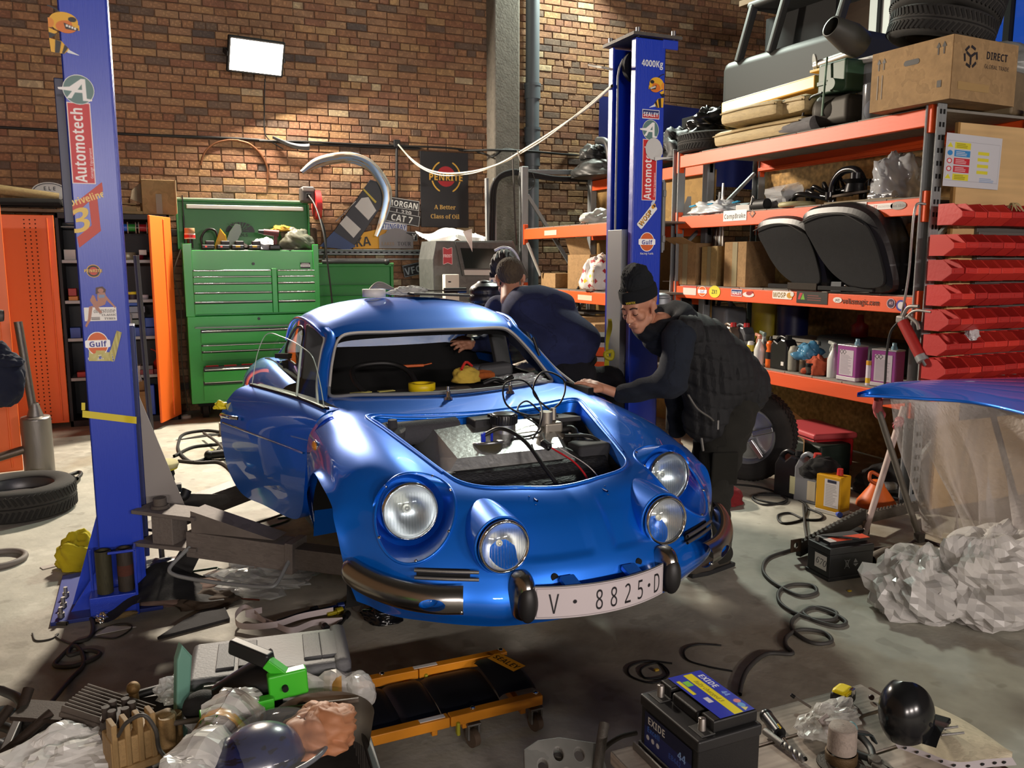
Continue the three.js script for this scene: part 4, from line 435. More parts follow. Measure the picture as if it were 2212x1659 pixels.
// ---------- along the back wall ----------
const yOf=(py,z,px=500)=>atZ(px,py,z).y,xOf=(px,z,py=650)=>atZ(px,py,z).x;
{
const z0=-8.93,xl=-.74,xr=.25,D=.44,W=xr-xl,t=thing('metal_cupboard','black metal cupboard with orange doors standing open behind the left lift post','cupboard',[(xl+xr)/2,0,z0-D/2]),w2=W/2,f=D/2,H=2.03,blk=mat('#17171a',.6);
part(t,'carcass',[bx(W,.05,D,[0,H-.025,0]),bx(W,.06,D,[0,.03,0]),bx(.03,H,D,[-w2+.015,H/2,0]),bx(.03,H,D,[w2-.015,H/2,0]),bx(W,H,.02,[0,H/2,-f+.01])],blk);
const sh=[562,648,728,812].map((py)=>yOf(py,z0,280));for(const y of sh)part(t,'shelf',[bx(W-.06,.02,D-.05,[0,y-.01,0]),bx(W-.06,.032,.012,[0,y-.012,f-.02])],mat('#8f8f90',.5,.3));
const orangeDoor=mat('#ef6a22',.45),d1=part(t,'door',[bx(.50,1.95,.022,[-w2-.255,1.03,f+.03],null,.006),bx(.012,1.9,.03,[-w2-.06,1.03,f+.045]),bx(.012,1.9,.03,[-w2-.43,1.03,f+.045])],orangeDoor,'left orange door with a perforated strip');
const dots=[];for(let r=0;r<52;r++)for(let k=0;k<3;k++)dots.push(cy(.0065,.0065,.004,[-w2-.245+k*.045+(r%2)*.0,1.96-r*.0365,f+.0415],[Math.PI/2,0,0],8));const dp=part(d1,'perforation',dots,mat('#3a1406',.9));dp.userData.kind='stuff';
const h=V(w2,0,f),fr=atZ(335,700,-8.5).sub(t.position),dir=fr.clone().sub(h).setY(0),L=dir.length(),ang=Math.atan2(-dir.z,dir.x),d2=part(t,'door',[bx(L,1.95,.022,[h.x+dir.x/2,1.03,h.z+dir.z/2],[0,ang,0],.006),bx(.03,1.9,.03,[h.x+dir.x*.35,1.03,h.z+dir.z*.35+.012],[0,ang,0])],orangeDoor,'right orange door seen nearly edge on');
part(d2,'handle',[bx(.03,.12,.03,[h.x+dir.x*.86-.02,1.1,h.z+dir.z*.86+.025],[0,ang,0],.008)],M.steel);
const X=(px,py)=>atZ(px,py,z0-.16).x,item=(name,label,cat,px,shelf,geos,m,dz=0)=>solo(name,label,cat,geos,m,[X(px,600),shelf,z0-.16+dz]);
const rodY=yOf(492,z0-.15,300);[['#1b2a2a',252],['#1d57c4',268],['#2f8a3a',285],['#a3222c',309]].forEach(([c,px],i)=>{const s=thing('wire_spool',['black','blue','green','red'][i]+' wire spool on the rail at the top of the cupboard','spool',[X(px,500),rodY,z0-.15]);part(s,'wire',cy(.035,.035,.065,null,[0,0,Math.PI/2]),mat(c,.4));for(const k of[-1,1])part(s,'flange',cy(.055,.055,.006,[k*.036,0,0],[0,0,Math.PI/2]),mat('#cdbfae',.7));});
solo('spool_rail','thin rail carrying the wire spools across the cupboard','rail',cy(.008,.008,W-.07,null,[0,0,Math.PI/2]),M.steel,[(xl+xr)/2,rodY,z0-.15]);
const tapeRoll=(px,sh2,r,hgt,c,label,dz=0)=>solo('tape_roll',label,'tape',lat([[r*.62,0],[r,0],[r,hgt],[r*.62,hgt],[r*.62,0]],30),c,[X(px,600),sh2,z0-.16+dz]);
tapeRoll(279,sh[0],.075,.075,mat('#8d8a72',.35,.3),'big roll of silver tape on the cupboard\'s upper shelf');tapeRoll(252,sh[0],.05,.03,mat('#c8c37a',.5),'yellowish tape roll on the cupboard\'s upper shelf beside the silver roll');tapeRoll(283,sh[1]+.05,.05,.025,mat('#d9c62f',.4),'yellow tape roll on the second cupboard shelf',.05);
item('plastic_pot','dark red pot at the right of the upper cupboard shelf','pot',303,sh[0],lat([[.001,0],[.04,0],[.045,.045],[.04,.05],[.001,.05]],20),mat('#6a1522',.4),.04);item('white_box','small white box on the upper cupboard shelf near the door','box',312,sh[0]+.05,bx(.07,.05,.08,[0,.025,0]),M.white);
item('sandpaper_disc_pack','dark disc pack under the yellow tape on the second cupboard shelf','abrasives',283,sh[1],cy(.055,.055,.05,[0,.025,0]),mat('#2a1f2e',.6),.05);item('cable_tie_bundle','blue bundle lying on the second cupboard shelf','cable ties',262,sh[1],bar([-.08,.05,0],[.08,.07,.03],.03,.02,.008),mat('#1c4cb8',.4));item('white_tub','white tub on the second cupboard shelf by the door','tub',306,sh[1],lat([[.001,0],[.05,0],[.055,.035],[.05,.045],[.001,.045]],20),mat('#d8d4dc',.4),.03);
seed(31);const boxRow=(list,shelf,cols,what)=>list.forEach(([px,w,hh,dy],i)=>item('parts_box',what[i],'box',px,shelf+dy,[bx(w,hh,.16,[0,hh/2,0],[0,(i%3-1)*.06,0])],mat(cols[i%cols.length],.5),.02+(i%2)*.03));
boxRow([[290,.13,.06,.30],[292,.14,.06,.235],[287,.12,.055,.175],[290,.13,.05,.115],[292,.14,.085,0],[318,.10,.09,.09],[318,.1,.08,.0],[268,.1,.09,.13]],sh[2],['#1d4fae','#6f7a8c','#8d8f92','#5c6b62','#1a3f9a','#1f4aa6','#203f8c','#6d6f73'],['blue box topping the pile in the middle of the third cupboard shelf','grey blue box second down in the cupboard pile','light grey box third down in the cupboard pile','green grey box fourth down in the cupboard pile','wide blue box at the foot of the cupboard pile','blue box upper of two beside the cupboard door','dark blue box lower of two beside the cupboard door','grey carton left of the blue pile in the cupboard']);
boxRow([[284,.07,.09,0],[304,.12,.05,0],[330,.1,.05,0],[306,.11,.04,.05]],sh[3],['#b9b3ab','#7a1f24','#6e1a20','#5c5e60'],['striped pale carton on the lowest cupboard shelf','dark red box on the lowest cupboard shelf','red box against the cupboard door on the lowest shelf','flat grey box on the dark red one, lowest cupboard shelf']);
item('oil_can','red oil can with a spout on the lowest cupboard shelf','oil can',330,sh[3]+.05,[lat([[.001,0],[.04,0],[.045,.06],[.012,.1],[.006,.12],[.001,.12]],20),tb([[0,.12,0],[-.02,.17,0],[-.06,.19,0]],.006)],mat('#a32218',.4));item('plastic_bag','clear bag hanging off the lowest cupboard shelf','bag',283,sh[3]-.06,crumple(.07,.12,.06,.6,5),film(),.19);
for(const[px,sh2,w,hh,c,l]of[[152,1,.07,.07,'#a02a2a','red box on the second cupboard shelf left of the lift post'],[153,1,.08,.04,'#d98a3a','orange flat box left of the lift post in the cupboard'],[152,2,.09,.1,'#2a4a9a','blue carton left of the lift post on the third cupboard shelf'],[153,0,.1,.1,'#bdbdb8','white coil of wire on the upper cupboard shelf left of the post'],[160,3,.09,.05,'#b03028','red tray left of the lift post on the lowest cupboard shelf']])item('stored_box',l,'box',px+3,sh[sh2]+(c==='#a02a2a'?.045:0),[bx(w,hh,.15,[0,hh/2,0])],mat(c,.5));
const fb=atY(298,918,0);const c1=thing('cardboard_box','cardboard box on the floor of the open metal cupboard','box',[fb.x,.06,-8.98],.1);part(c1,'carton',uvm(bx(.19,.25,.17,[0,.125,0],null,.004)),M.card);solo('cardboard_box','small carton resting on the box in the bottom of the cupboard','box',uvm(bx(.12,.1,.12,[0,.05,0])),M.card,[fb.x-.0,.312,-9.02],.4);
solo('blue_can','blue can standing behind the box at the cupboard foot','can',[bx(.06,.3,.12,[0,.15,0],null,.01)],mat('#1b43b0',.4),[fb.x+.14,.062,-9.02]);solo('dark_bin','dark tool case standing left of the carton in the cupboard','case',[bx(.06,.34,.2,[0,.17,0],null,.01),bx(.05,.12,.1,[0,.40,0])],mat('#3a3d42',.5),[fb.x-.16,.062,-9.02]);
const top=H;const cb=atZ(340,430,z0-.15),k=thing('cardboard_box','old cardboard box with an open flap on top of the cupboard','box',[cb.x,top+.003,z0-.15],.08);part(k,'carton',uvm(bx(.30,.33,.26,[0,.165,0],null,.004)),dirty('#a88a5c',.9));part(k,'tape',bx(.055,.19,.003,[.0,.1,.132],null,0),mat('#7b7058',.5));part(k,'flap',ext([[0,0],[.0,.2],[-.10,.12],[-.12,.04]],.004,[-.15,.1,.1],[0,.5,0]),dirty('#6d5e48',.9));part(k,'flap',bx(.004,.32,.03,[.155,.17,.14],[0,.3,0],0),mat('#d8c49a',.8));
solo('rolled_carpet','beige roll of underlay lying on top of the cupboard at the left edge','roll',[tf(cy(.045,.045,.5,null,[0,0,Math.PI/2-.12]),null)],dirty('#b09a6a',.95),[xOf(60,z0,430),top+.17,z0-.05],.15);solo('folded_mat','dark folded mat under the beige roll on the cupboard','mat',wobble(bx(.62,.08,.3,[0,.04,0],null,.03),.02,14),fabric('#1d1c1c'),[xOf(55,z0,450),top+.05,z0-.1]);solo('flat_board','flat pale board lying on the cupboard roof','board',[bx(.66,.03,.34,[0,.015,0]),bx(.16,.02,.1,[.3,.04,.1])],dirty('#8a7a62',.8),[xOf(70,z0,455),top+.004,z0-.18],.05);solo('timber_offcut','pale timber offcuts lying on the cupboard beside the carton','timber',[bx(.24,.015,.1,[0,.10,0],[0,0,-.05]),bx(.24,.05,.12,[0,.05,0]),wobble(bx(.36,.03,.2,[.05,.015,0]),.01,20)],dirty('#a89468',.8),[xOf(265,z0,450),top+.004,z0-.12]);
const oval=atZ(108,412,WZ+.06);const ov=thing('oval_sign','white oval sign with dark letters leaning on the wall above the cupboard','sign',[oval.x,oval.y-.02,WZ+.07]);part(ov,'board',ext(ring(40,(a)=>[Math.cos(a)*.16,Math.sin(a)*.1]),.012),M.white);part(ov,'lettering',tf(print(.3,.19,(c,W,H)=>{alpha(c,W,H);c.strokeStyle='#1a1a2a';c.lineWidth=3;c.beginPath();c.ellipse(W/2,H/2,W*.47,H*.45,0,0,7);c.stroke();txt(c,'E L E',W*.5,H*.3,H*.26,'#1a1a2a');},420),[0,0,.008]),printMat);
const p2=atY(52,1015,.03),t2=thing('cupboard_door','orange cupboard door at the left edge of the picture behind the silencer','cupboard',[0,0,0]);const e0=V(p2.x,.03,p2.z),e1=V(p2.x-1.0,.03,p2.z+.12);t2.position.set(e0.x,0,e0.z);const d=e1.clone().sub(e0),aa=Math.atan2(-d.z,d.x);part(t2,'panel',[bx(1.0,1.97,.025,[d.x/2,1.015,d.z/2],[0,aa,0],.006)],orangeDoor);part(t2,'fold',[bx(.014,1.9,.014,[-.07,1.01,.024],[0,aa,0])],orangeDoor);part(t2,'fold',[bx(.014,1.9,.014,[-.32,1.01,.05],[0,aa,0])],orangeDoor);
}
{
const z0=-8.85,xl=xOf(402,z0),xr=xOf(692,z0),W=xr-xl,D=.5,gr=mat('#22a038',.35,0,{clearcoat:.4,clearcoatRoughness:.15}),gd=mat('#127326',.4),blk=mat('#0d0d0e',.4),t=thing('tool_chest','tall bright green tool chest on castors with its lid raised','tool chest',[(xl+xr)/2,0,z0-D/2]),f=D/2,Y=(py,px=500)=>yOf(py,z0,px),X=(px)=>xOf(px,z0,620)-(xl+xr)/2;
const yb=Y(868),ym=Y(682),yt=Y(540);
const cab=part(t,'lower_cabinet',[bx(W,ym-yb,D,[0,(yb+ym)/2,0],null,.006)],gr);part(t,'top_box',[bx(W,yt-ym-.005,D-.04,[0,(yt+ym)/2,-.02],null,.006),bx(X(415)-X(400)+.02,yt-ym+.06,.06,[-W/2+.035,(yt+ym)/2+.03,f-.03]),bx(.055,yt-ym+.06,.06,[W/2-.03,(yt+ym)/2+.03,f-.03])],gr);
const drawer=(xa,xb,ya,yc,out=0)=>{const x=(xa+xb)/2,w=xb-xa,y=(ya+yc)/2,h=ya-yc,o=part(t,'drawer',[bx(w,h*.82,.02+out,[x,y-h*.09,f+.008+out/2],null,.003)],gr);part(o,'handle',[bx(w,h*.2+.006,.012,[x,ya-.004,f+.004+out],null,.002)],blk);part(o,'pull',[cy(.007,.007,w*.98,[x,ya-.001,f+.02+out],[0,0,Math.PI/2],10)],M.chrome);return o;};
const rows=[[584,597],[597,611],[611,631],[631,651],[651,677]];for(const[a,b]of rows){drawer(X(418),X(587),Y(a),Y(b));drawer(X(600),X(680),Y(a),Y(b));}
part(t,'divider',bx(X(599)-X(588),Y(580)-Y(677),.02,[(X(588)+X(599))/2,(Y(580)+Y(677))/2,f-.0]),gr);part(t,'lock',cy(.014,.014,.012,[X(550),Y(570),f-.02],[Math.PI/2,0,0]),blk);part(t,'lock',cy(.014,.014,.012,[X(556),Y(690),f+.002],[Math.PI/2,0,0]),blk);
drawer(X(428),X(690),Y(713),Y(739));drawer(X(428),X(690),Y(744),Y(756));drawer(X(428),X(690),Y(757),Y(777));const od=drawer(X(428),X(690),Y(792),Y(818),.14);drawer(X(428),X(690),Y(823),Y(862));
part(od,'tool_tray',[bx(X(690)-X(430),.02,.13,[(X(690)+X(430))/2,Y(790),f+.08])],mat('#17171a',.6));for(let i=0;i<4;i++)part(od,'red_socket_rail',bx(.12,.014,.02,[X(448)+i*.17,Y(790)+.016,f+.09+(i%2)*.02]),M.red);
part(t,'top_strip',bx(W*.9,.012,.03,[0,Y(706),f+.01],null,.002),mat('#6f7a70',.3,.6));part(t,'lettering',tf(print(.17,.05,(c,W2,H)=>{alpha(c,W2,H);txt(c,'Tech',W2/2,H*.55,H*.9,'#101512','italic bold');},500),[X(665),Y(690),f+.002]),printMat);part(t,'advisory_sticker',tf(print(.1,.06,(c,W2,H)=>{fill(c,'#e8e8e8',W2,H);fill(c,'#111',W2,H*.34);txt(c,'PARENTAL',W2/2,H*.18,H*.26,'#eee','bold','sans-serif',W2*.9);txt(c,'ADVISORY',W2/2,H*.53,H*.32,'#111','bold','serif',W2*.94);fill(c,'#111',W2,H*.28,0,H*.72);},600),[X(662),Y(574),f-.017]),printMat);
const lid=part(t,'lid',[bx(1.33,.50,.02,[-.02,yt+.255,-f+.035],[-.06,0,0],.004),bx(1.33,.02,.07,[-.02,yt+.505,-f+.05]),bx(.02,.48,.07,[-.68,yt+.25,-f+.06]),bx(.02,.48,.07,[.64,yt+.25,-f+.06])],gd);part(lid,'lid_edge',bx(1.34,.016,.075,[-.02,yt+.52,-f+.05]),mat('#a9c3a4',.4));part(lid,'strip_light',[bx(1.18,.045,.04,[-.0,yt+.44,-f+.085],null,.01)],mat('#a8a89f',.35,.2));part(lid,'gas_strut',[cy(.009,.009,.3,[-.62,yt+.2,-f+.09]),cy(.006,.006,.5,[-.62,yt+.3,-f+.09])],blk);
part(lid,'badge',tf(print(.29,.155,(c,W2,H)=>{alpha(c,W2,H);c.fillStyle='#0b1a10';c.beginPath();c.ellipse(W2/2,H*.66,W2*.5,H*.66,0,Math.PI,0);c.fill();for(let i=-3;i<4;i++){c.save();c.translate(W2/2,H*.66);c.rotate(i*.32);fill(c,'#127326',3,H,-1.5,-H);c.restore();}txt(c,'MAC',W2/2,H*.45,H*.5,'#127326','bold');txt(c,'MAC',W2/2+1.5,H*.47,H*.46,'#07120b','bold','sans-serif',W2*.9);txt(c,'TOOLS',W2/2,H*.86,H*.3,'#07120b','bold','sans-serif',W2);},420),[X(535),yt+.215,-f+.062],[-.06,0,0]),printMat);
const tray=part(t,'tray',bx(W-.12,.01,D-.1,[0,yt-.0,-.02]),blk);
for(const x of[-W/2+.13,W/2-.13]){const c=part(t,'castor',[bx(.13,.03,.12,[x,yb-.02,f-.1]),bx(.012,.09,.09,[x-.04,yb-.065,f-.1]),bx(.012,.09,.09,[x+.04,yb-.065,f-.1])],M.dark);part(c,'wheel',cy(.075,.075,.055,[x,.076,f-.1],[0,0,Math.PI/2]),M.rubber);}
const P=(px,py,dz=-.15)=>{const q=atZ(px,py,z0+dz);return[q.x,yt+.007,z0+dz];};
[[450,0],[483,0],[514,1],[550,1]].forEach(([px,k],i)=>{const c=thing('battery_charger',['black charger with a red light, leftmost on the tool chest','black charger with a red light, second on the tool chest','black and yellow battery charger, third on the tool chest','black and yellow battery charger, fourth on the tool chest'][i],'charger',P(px,553,-.1));part(c,'body',bx(.125,.045,.1,[0,.0225,0],null,.012),blk);part(c,'battery',bx(.085,.04,.08,[.02,.065,-.01],null,.01),mat('#242425',.5));part(c,k?'yellow_label':'red_lamp',k?bx(.045,.02,.003,[.0,.03,.05]):bx(.018,.01,.004,[-.02,.025,.051]),mat(k?'#d9b21e':'#ff4a3a',.5,0,k?{}:{emissive:'#ff3020',emissiveIntensity:1.2}));});
solo('face_shield','yellow plastic face shield standing up among the chargers','face shield',[wobble(ext([[-.1,0],[-.06,.04],[-.02,.14],[0,.21],[.05,.14],[.07,0]],.03,null,null,.01),.01,20),ext([[.0,0],[.12,.0],[.2,.18],[.19,.26],[.14,.27],[.08,.18]],.004,[0,.01,-.03])].slice(0,1),mat('#d6a813',.5),P(478,545));solo('grinder_guard','grey oval visor behind the yellow face shield','visor',[ext([[.0,0],[.1,.0],[.19,.18],[.18,.25],[.13,.26],[.07,.18]],.006,[-.02,0,0],null,.002)],mat('#4e6a52',.3),P(487,548,-.22));solo('head_strap','black looped head strap on the chest under the tool logo','strap',tb([[-.07,0,0],[-.08,.12,0],[-.02,.2,0],[.05,.19,.02],[.08,.1,.03]],.012),blk,P(455,545,-.25));
tape(410,534,'#c9a37c',.05);function tape(px,py){const s=thing('tape_roll','red and white tape roll under a brown one at the chest\'s left corner','tape',P(412,548,-.08));part(s,'core',cy(.03,.03,.09,[0,.055,0]),blk);part(s,'roll',[lat([[.03,.1],[.052,.1],[.05,.155],[.03,.155]],26)],mat('#d9c5b8',.6));part(s,'roll',[lat([[.03,.157],[.048,.157],[.048,.205],[.03,.205]],26,null,[.06,0,0])],mat('#a97c55',.6));part(s,'stripe',lat([[.0525,.11],[.0515,.14]],26),M.red);}
solo('white_rag','crumpled white rag on the green tool chest','rag',crumple(.24,.17,.2,.5,12),fabric('#cfcfd2'),P(570,553,-.2));const dr=thing('cordless_drill','dark red cordless drill lying on the white rag','drill',P(592,553,-.08));part(dr,'body',[tf(cy(.03,.034,.15,[-.02,.17,0],[0,0,Math.PI/2-.1])),bx(.035,.15,.04,[.02,.09,0],[0,0,-.1],.012)],mat('#54191c',.5));part(dr,'battery',bx(.11,.05,.07,[.01,.025,0],null,.012),blk);part(dr,'chuck',cy(.018,.025,.05,[-.12,.18,0],[0,0,Math.PI/2-.1]),blk);
solo('leather_bag','crumpled dark olive bag slumped against the chest lid','bag',crumple(.36,.34,.26,.35,23),mat('#4a4a3a',.55,0,{bumpMap:TEX.grain,bumpScale:.003}),P(642,552,-.24));solo('yellow_cloth','mustard cloth poking out behind the drill','cloth',crumple(.22,.09,.12,.5,31),fabric('#b98f2a'),[P(612,500,-.27)[0],yt+.2,z0-.27]);solo('putty_knife','putty knife lying flat on the front of the tool chest','knife',[ext([[0,0],[.08,.02],[.12,0],[.08,-.02]],.004,null,[-Math.PI/2,0,0])],M.steel,P(610,556,-.06));
solo('work_glove','dark glove pushed among the chargers','glove',crumple(.16,.09,.12,.5,40),fabric('#2b211d'),P(520,548,-.24));
const z2=-8.95,xa=xOf(690,z2),xb=xOf(860,z2),u=thing('tool_chest','low green chest with its lid open, right of the tall one','tool chest',[(xa+xb)/2,0,z2-.2]),w=xb-xa,yl=yOf(573,z2,770),ybm=yOf(690,z2,770);part(u,'lid',[bx(w+.1,yl-ybm,.02,[-.05,(yl+ybm)/2,.0]),bx(w+.1,.03,.05,[-.05,yl,.03]),bx(.03,yl-ybm,.05,[w/2-.02,(yl+ybm)/2,.03])],gd);part(u,'lid_rib',bx(w,.012,.03,[-.02,lerp(ybm,yl,.62),.02]),gd);part(u,'lid_rib',bx(w,.012,.03,[-.02,lerp(ybm,yl,.42),.02]),gd);part(u,'gas_strut',cy(.012,.012,.25,[w/2-.05,lerp(ybm,yl,.4),.04]),blk);part(u,'lid_edge',bx(w+.1,.012,.055,[-.05,yl+.018,.03]),mat('#5fae66',.4));part(u,'chest',bx(w+.1,ybm-.2,.42,[-.05,ybm/2,.2],null,.006),gr);
const rl=atZ(795,545,WZ+.09),rail=thing('slotted_rail','grey slotted steel rail fixed along the wall above the green chest','rail',[rl.x,rl.y,WZ+.05]);part(rail,'channel',[bx(1.35,.05,.03,[.02,0,0],null,.002),bx(1.35,.012,.06,[.02,.025,.02]),bx(1.35,.012,.06,[.02,-.025,.02])],M.galv);for(let i=0;i<22;i++)part(rail,'slot',bx(.03,.012,.004,[-.62+i*.06,.0,.0165],null,0),M.dark);
part(rail,'lower_bar',bx(1.4,.02,.03,[.03,-.075,.01]),M.steel);solo('black_bar','black round bar lying along the top of the low green chest','bar',[cy(.022,.022,.7,null,[0,0,Math.PI/2]),sp(.035,[.36,0,0])],M.black,[xOf(765,-9.1,560),yOf(566,-9.1,765),-9.1]);
seed(8);const sa=xOf(660,-9.0,720);solo('timber_strip','wooden slats leaning between the cupboard and the green chest','slat',bx(.02,.55,.02),dirty('#a88a5c',.8),[xOf(379,-9.1,680),.95,-9.1],[0,0,.05]);solo('string','thin cord hanging between the cupboard and the green chest','cord',tb([[.05,1.7,0],[-.03,1.45,.05],[.02,1.2,0],[.0,.6,.02],[.03,.1,0]],.006),mat('#3a3020',.7),[xOf(388,-9.0,700),0,-9.0]);solo('masking_roll','roll of pale tape on the floor beside the green chest','tape',lat([[.03,0],[.05,0],[.05,.03],[.03,.03],[.03,0]],26),mat('#c9bfb0',.6),atY(402,903,.0));
}
{
const W=(px,py,o=.03)=>atZ(px,py,WZ+o);
solo('wall_cable','black cables clipped along the brick wall above the toolboxes','cable',[tb([[-220,262],[0,275],[280,290],[540,301],[640,310],[760,315],[860,319],[1000,325],[1060,324],[1130,326],[1230,334],[1330,340]].map(([x,y])=>W(x,y,x>1050&&x<1180?.3:.02)),.014,{seg:120}),tb([[560,304],[660,306],[760,311],[860,315],[985,321],[1040,330],[1066,338],[1090,322],[1125,328]].map(([x,y])=>W(x,y,x>1040?.31:.03)),.011,{seg:100})],M.cable);
solo('lamp_cable','thin cable dropping from the wall floodlight to the clipped cables','cable',tb([[572,170],[571,240],[573,290],[585,305],[612,322]].map(([x,y])=>W(x,y,.03)),.006),M.cable);
const copper=mat('#7a4f34',.5,.6);solo('trim_arch','copper brown arch trim hanging on the wall, left strip','trim strip',tb([[433,357],[442,330],[462,311],[490,303],[512,303]].map(([x,y])=>W(x,y)),.011),copper);solo('trim_arch','copper brown arch trim hanging on the wall, right strip','trim strip',tb([[512,303],[540,312],[565,336],[578,365],[578,396]].map(([x,y])=>W(x,y)),.013),copper);
solo('ribbed_duct','grey ribbed rubber boot hung over the wall cable','rubber duct',[grid(30,14,(u,v)=>{const x=lerp(588,668,u),y=296+22*Math.sin(u*1.75),p=W(x,y+(v-.5)*lerp(6,15,u),.05);p.z+=.03*Math.cos((v-.5)*3)+.004*Math.sin(v*40);return p;})],mat('#53565a',.7));
{
const c=[[648,372],[676,350],[715,338],[757,336],[795,350],[822,378],[838,410],[838,440],[826,480],[812,512]],n=c.length,path=new THREE.CatmullRomCurve3(c.map(([x,y])=>W(x,y,.1))),wd=[.055,.10,.115,.115,.11,.105,.1,.085,.06,.03];
const t=thing('wheel_arch_panel','weathered grey and blue wheel arch panel hooked on the wall','car part',W(740,430,.1));const o=t.position,ctr=W(735,440,.1);const tex=dataTex(128,(u,v)=>{const n2=fbm(u,v,5,4,14),m=fbm(u+.3,v,9,4,92);return n2>.56?[.42,.52,.66]:m>.62?[.36,.27,.18]:[.53,.50,.45];});
part(t,'arch',grid(60,12,(u,v)=>{const p=path.getPoint(u),k=u*(n-1),i=Math.min(n-2,Math.floor(k)),w=lerp(wd[i],wd[i+1],k-i),d=ctr.clone().sub(p).setZ(0).normalize(),f=(v-.3)*1.9;return p.clone().addScaledVector(d,w*(v-.25)).add(V(0,0,.11*Math.cos(f)-.03)).sub(o);}),new THREE.MeshStandardMaterial({map:tex,roughness:.6,side:THREE.DoubleSide}));
}
{const q=[[695,536],[800,388],[826,396],[838,425],[762,537]].map(([x,y])=>W(x,y,.06)),c=W(765,470,.05),t=thing('grille_panel','dark blue car grille panel with two silver plates propped on the rail','car part',c),l=q.map((p)=>p.sub(c));part(t,'panel',ext(l.map((p)=>[p.x,p.y]),.03,null,null,.004),mat('#12171f',.4));const pt=(a)=>a.map(([x,y])=>{const p=W(x,y,.06).sub(c);return[p.x,p.y];});
part(t,'silver_plate',ext(pt([[780,428],[795,426],[812,455],[795,476],[766,446]]),.012,[0,0,.02]),mat('#a8a6a0',.4,.4));part(t,'silver_plate',ext(pt([[733,483],[748,466],[779,495],[763,514]]),.012,[0,0,.02]),mat('#a8a6a0',.4,.4));part(t,'blue_edge',ext(pt([[690,532],[720,500],[768,532],[752,540]]),.012,[0,0,.02]),mat('#16396f',.4));part(t,'chrome_strip',tb([[725,478],[742,462],[768,434]].map(([x,y])=>W(x,y,.08).sub(c)),.007),M.chrome);part(t,'yellow_strip',ext(pt([[783,410],[786,408],[813,436],[810,439]]),.01,[0,0,.02]),mat('#b9a23a',.5));}
const sign=(name,label,l,t,r,b,draw,rot=0,dens=420,m,z=.035)=>{const a=W(l,t,z),d=W(r,b,z),w=Math.abs(d.x-a.x),h=Math.abs(a.y-d.y),o=thing(name,label,'sign',[(a.x+d.x)/2,(a.y+d.y)/2,WZ+z],[0,0,rot]);part(o,'plate',bx(w,h,.006,null,null,.002),m||mat('#16161a',.4));part(o,'print',tf(print(w,h,draw,dens),[0,0,.0045]),printMat);return o;};
const plate=(s,bg='#17171a',fg='#d8d8d4')=>(c,W2,H)=>{fill(c,bg,W2,H);c.strokeStyle=fg;c.lineWidth=2;c.strokeRect(3,3,W2-6,H-6);txt(c,s,W2/2,H*.55,H*.8,fg,'bold','sans-serif',W2*.92);};
sign('number_plate','black number plate ending RGAN, topmost of the plates on the wall',833,428,906,452,plate('MORGAN'),-.12,420,null,.05);sign('number_plate','black number plate ending 339, half hidden behind the CAT 7 plate',838,448,905,468,plate('L 339'),-.14,420,null,.042);sign('number_plate','black number plate reading CAT 7',828,459,907,484,plate('CAT 7'),-.16,420,null,.055);sign('number_plate','white plate with blue letters reading STINGRAY',822,479,879,498,plate('STINGRAY','#d4d6da','#2a3f86'),-.05,420,null,.05);sign('number_plate','black plate ending in Y behind the grey plaque',868,500,902,521,plate('X  Y'),-.03,420,null,.04);
sign('number_plate','black plate reading VFO 96, propped beside the blast cabinet',870,566,942,592,plate('VFO 96','#17181c','#8d929a'),.2,420,null,.09);
{const q=[[690,537],[694,528],[760,508],[830,492],[842,500],[832,537]].map(([x,y])=>W(x,y,.045)),c=W(765,520,.045),t=thing('arrow_sign','yellow sign with black letters KA leaning behind the grille panel','sign',c);part(t,'board',ext(q.map((p)=>[p.x-c.x,p.y-c.y]),.008),mat('#d99a1c',.5));part(t,'print',tf(print(.34,.15,(c2,W2,H)=>{alpha(c2,W2,H);txt(c2,'RKA',W2/2,H/2,H*.95,'#14120e','bold','sans-serif',W2);},420),[.05,-.015,.006],[0,0,.12]),printMat);}
{const a=W(818,500,.07),b=W(892,537,.07),w=b.x-a.x,h=a.y-b.y,t=thing('event_plaque','grey arched plaque reading LAKES TOUR on the wall rail','sign',[(a.x+b.x)/2,(a.y+b.y)/2,WZ+.08]);part(t,'board',ext([[-w/2,-h/2],[w/2,-h/2],[w/2,h*.22],[w*.42,h*.3],...Array.from({length:13},(_,i)=>[Math.cos(i/12*Math.PI)*w*.3,h*.42+Math.sin(i/12*Math.PI)*h*.28]),[-w*.42,h*.3],[-w/2,h*.22]],.008),mat('#7d777a',.5));part(t,'print',tf(print(w*.96,h*.4,(c,W2,H)=>{alpha(c,W2,H);txt(c,'LAKES',W2*.24,H/2,H*.62,'#8a6a4a','bold','serif',W2*.4);txt(c,'TOUR',W2*.74,H/2,H*.72,'#2b2830','bold','serif',W2*.42);},420),[0,-h*.22,.006]),printMat);}
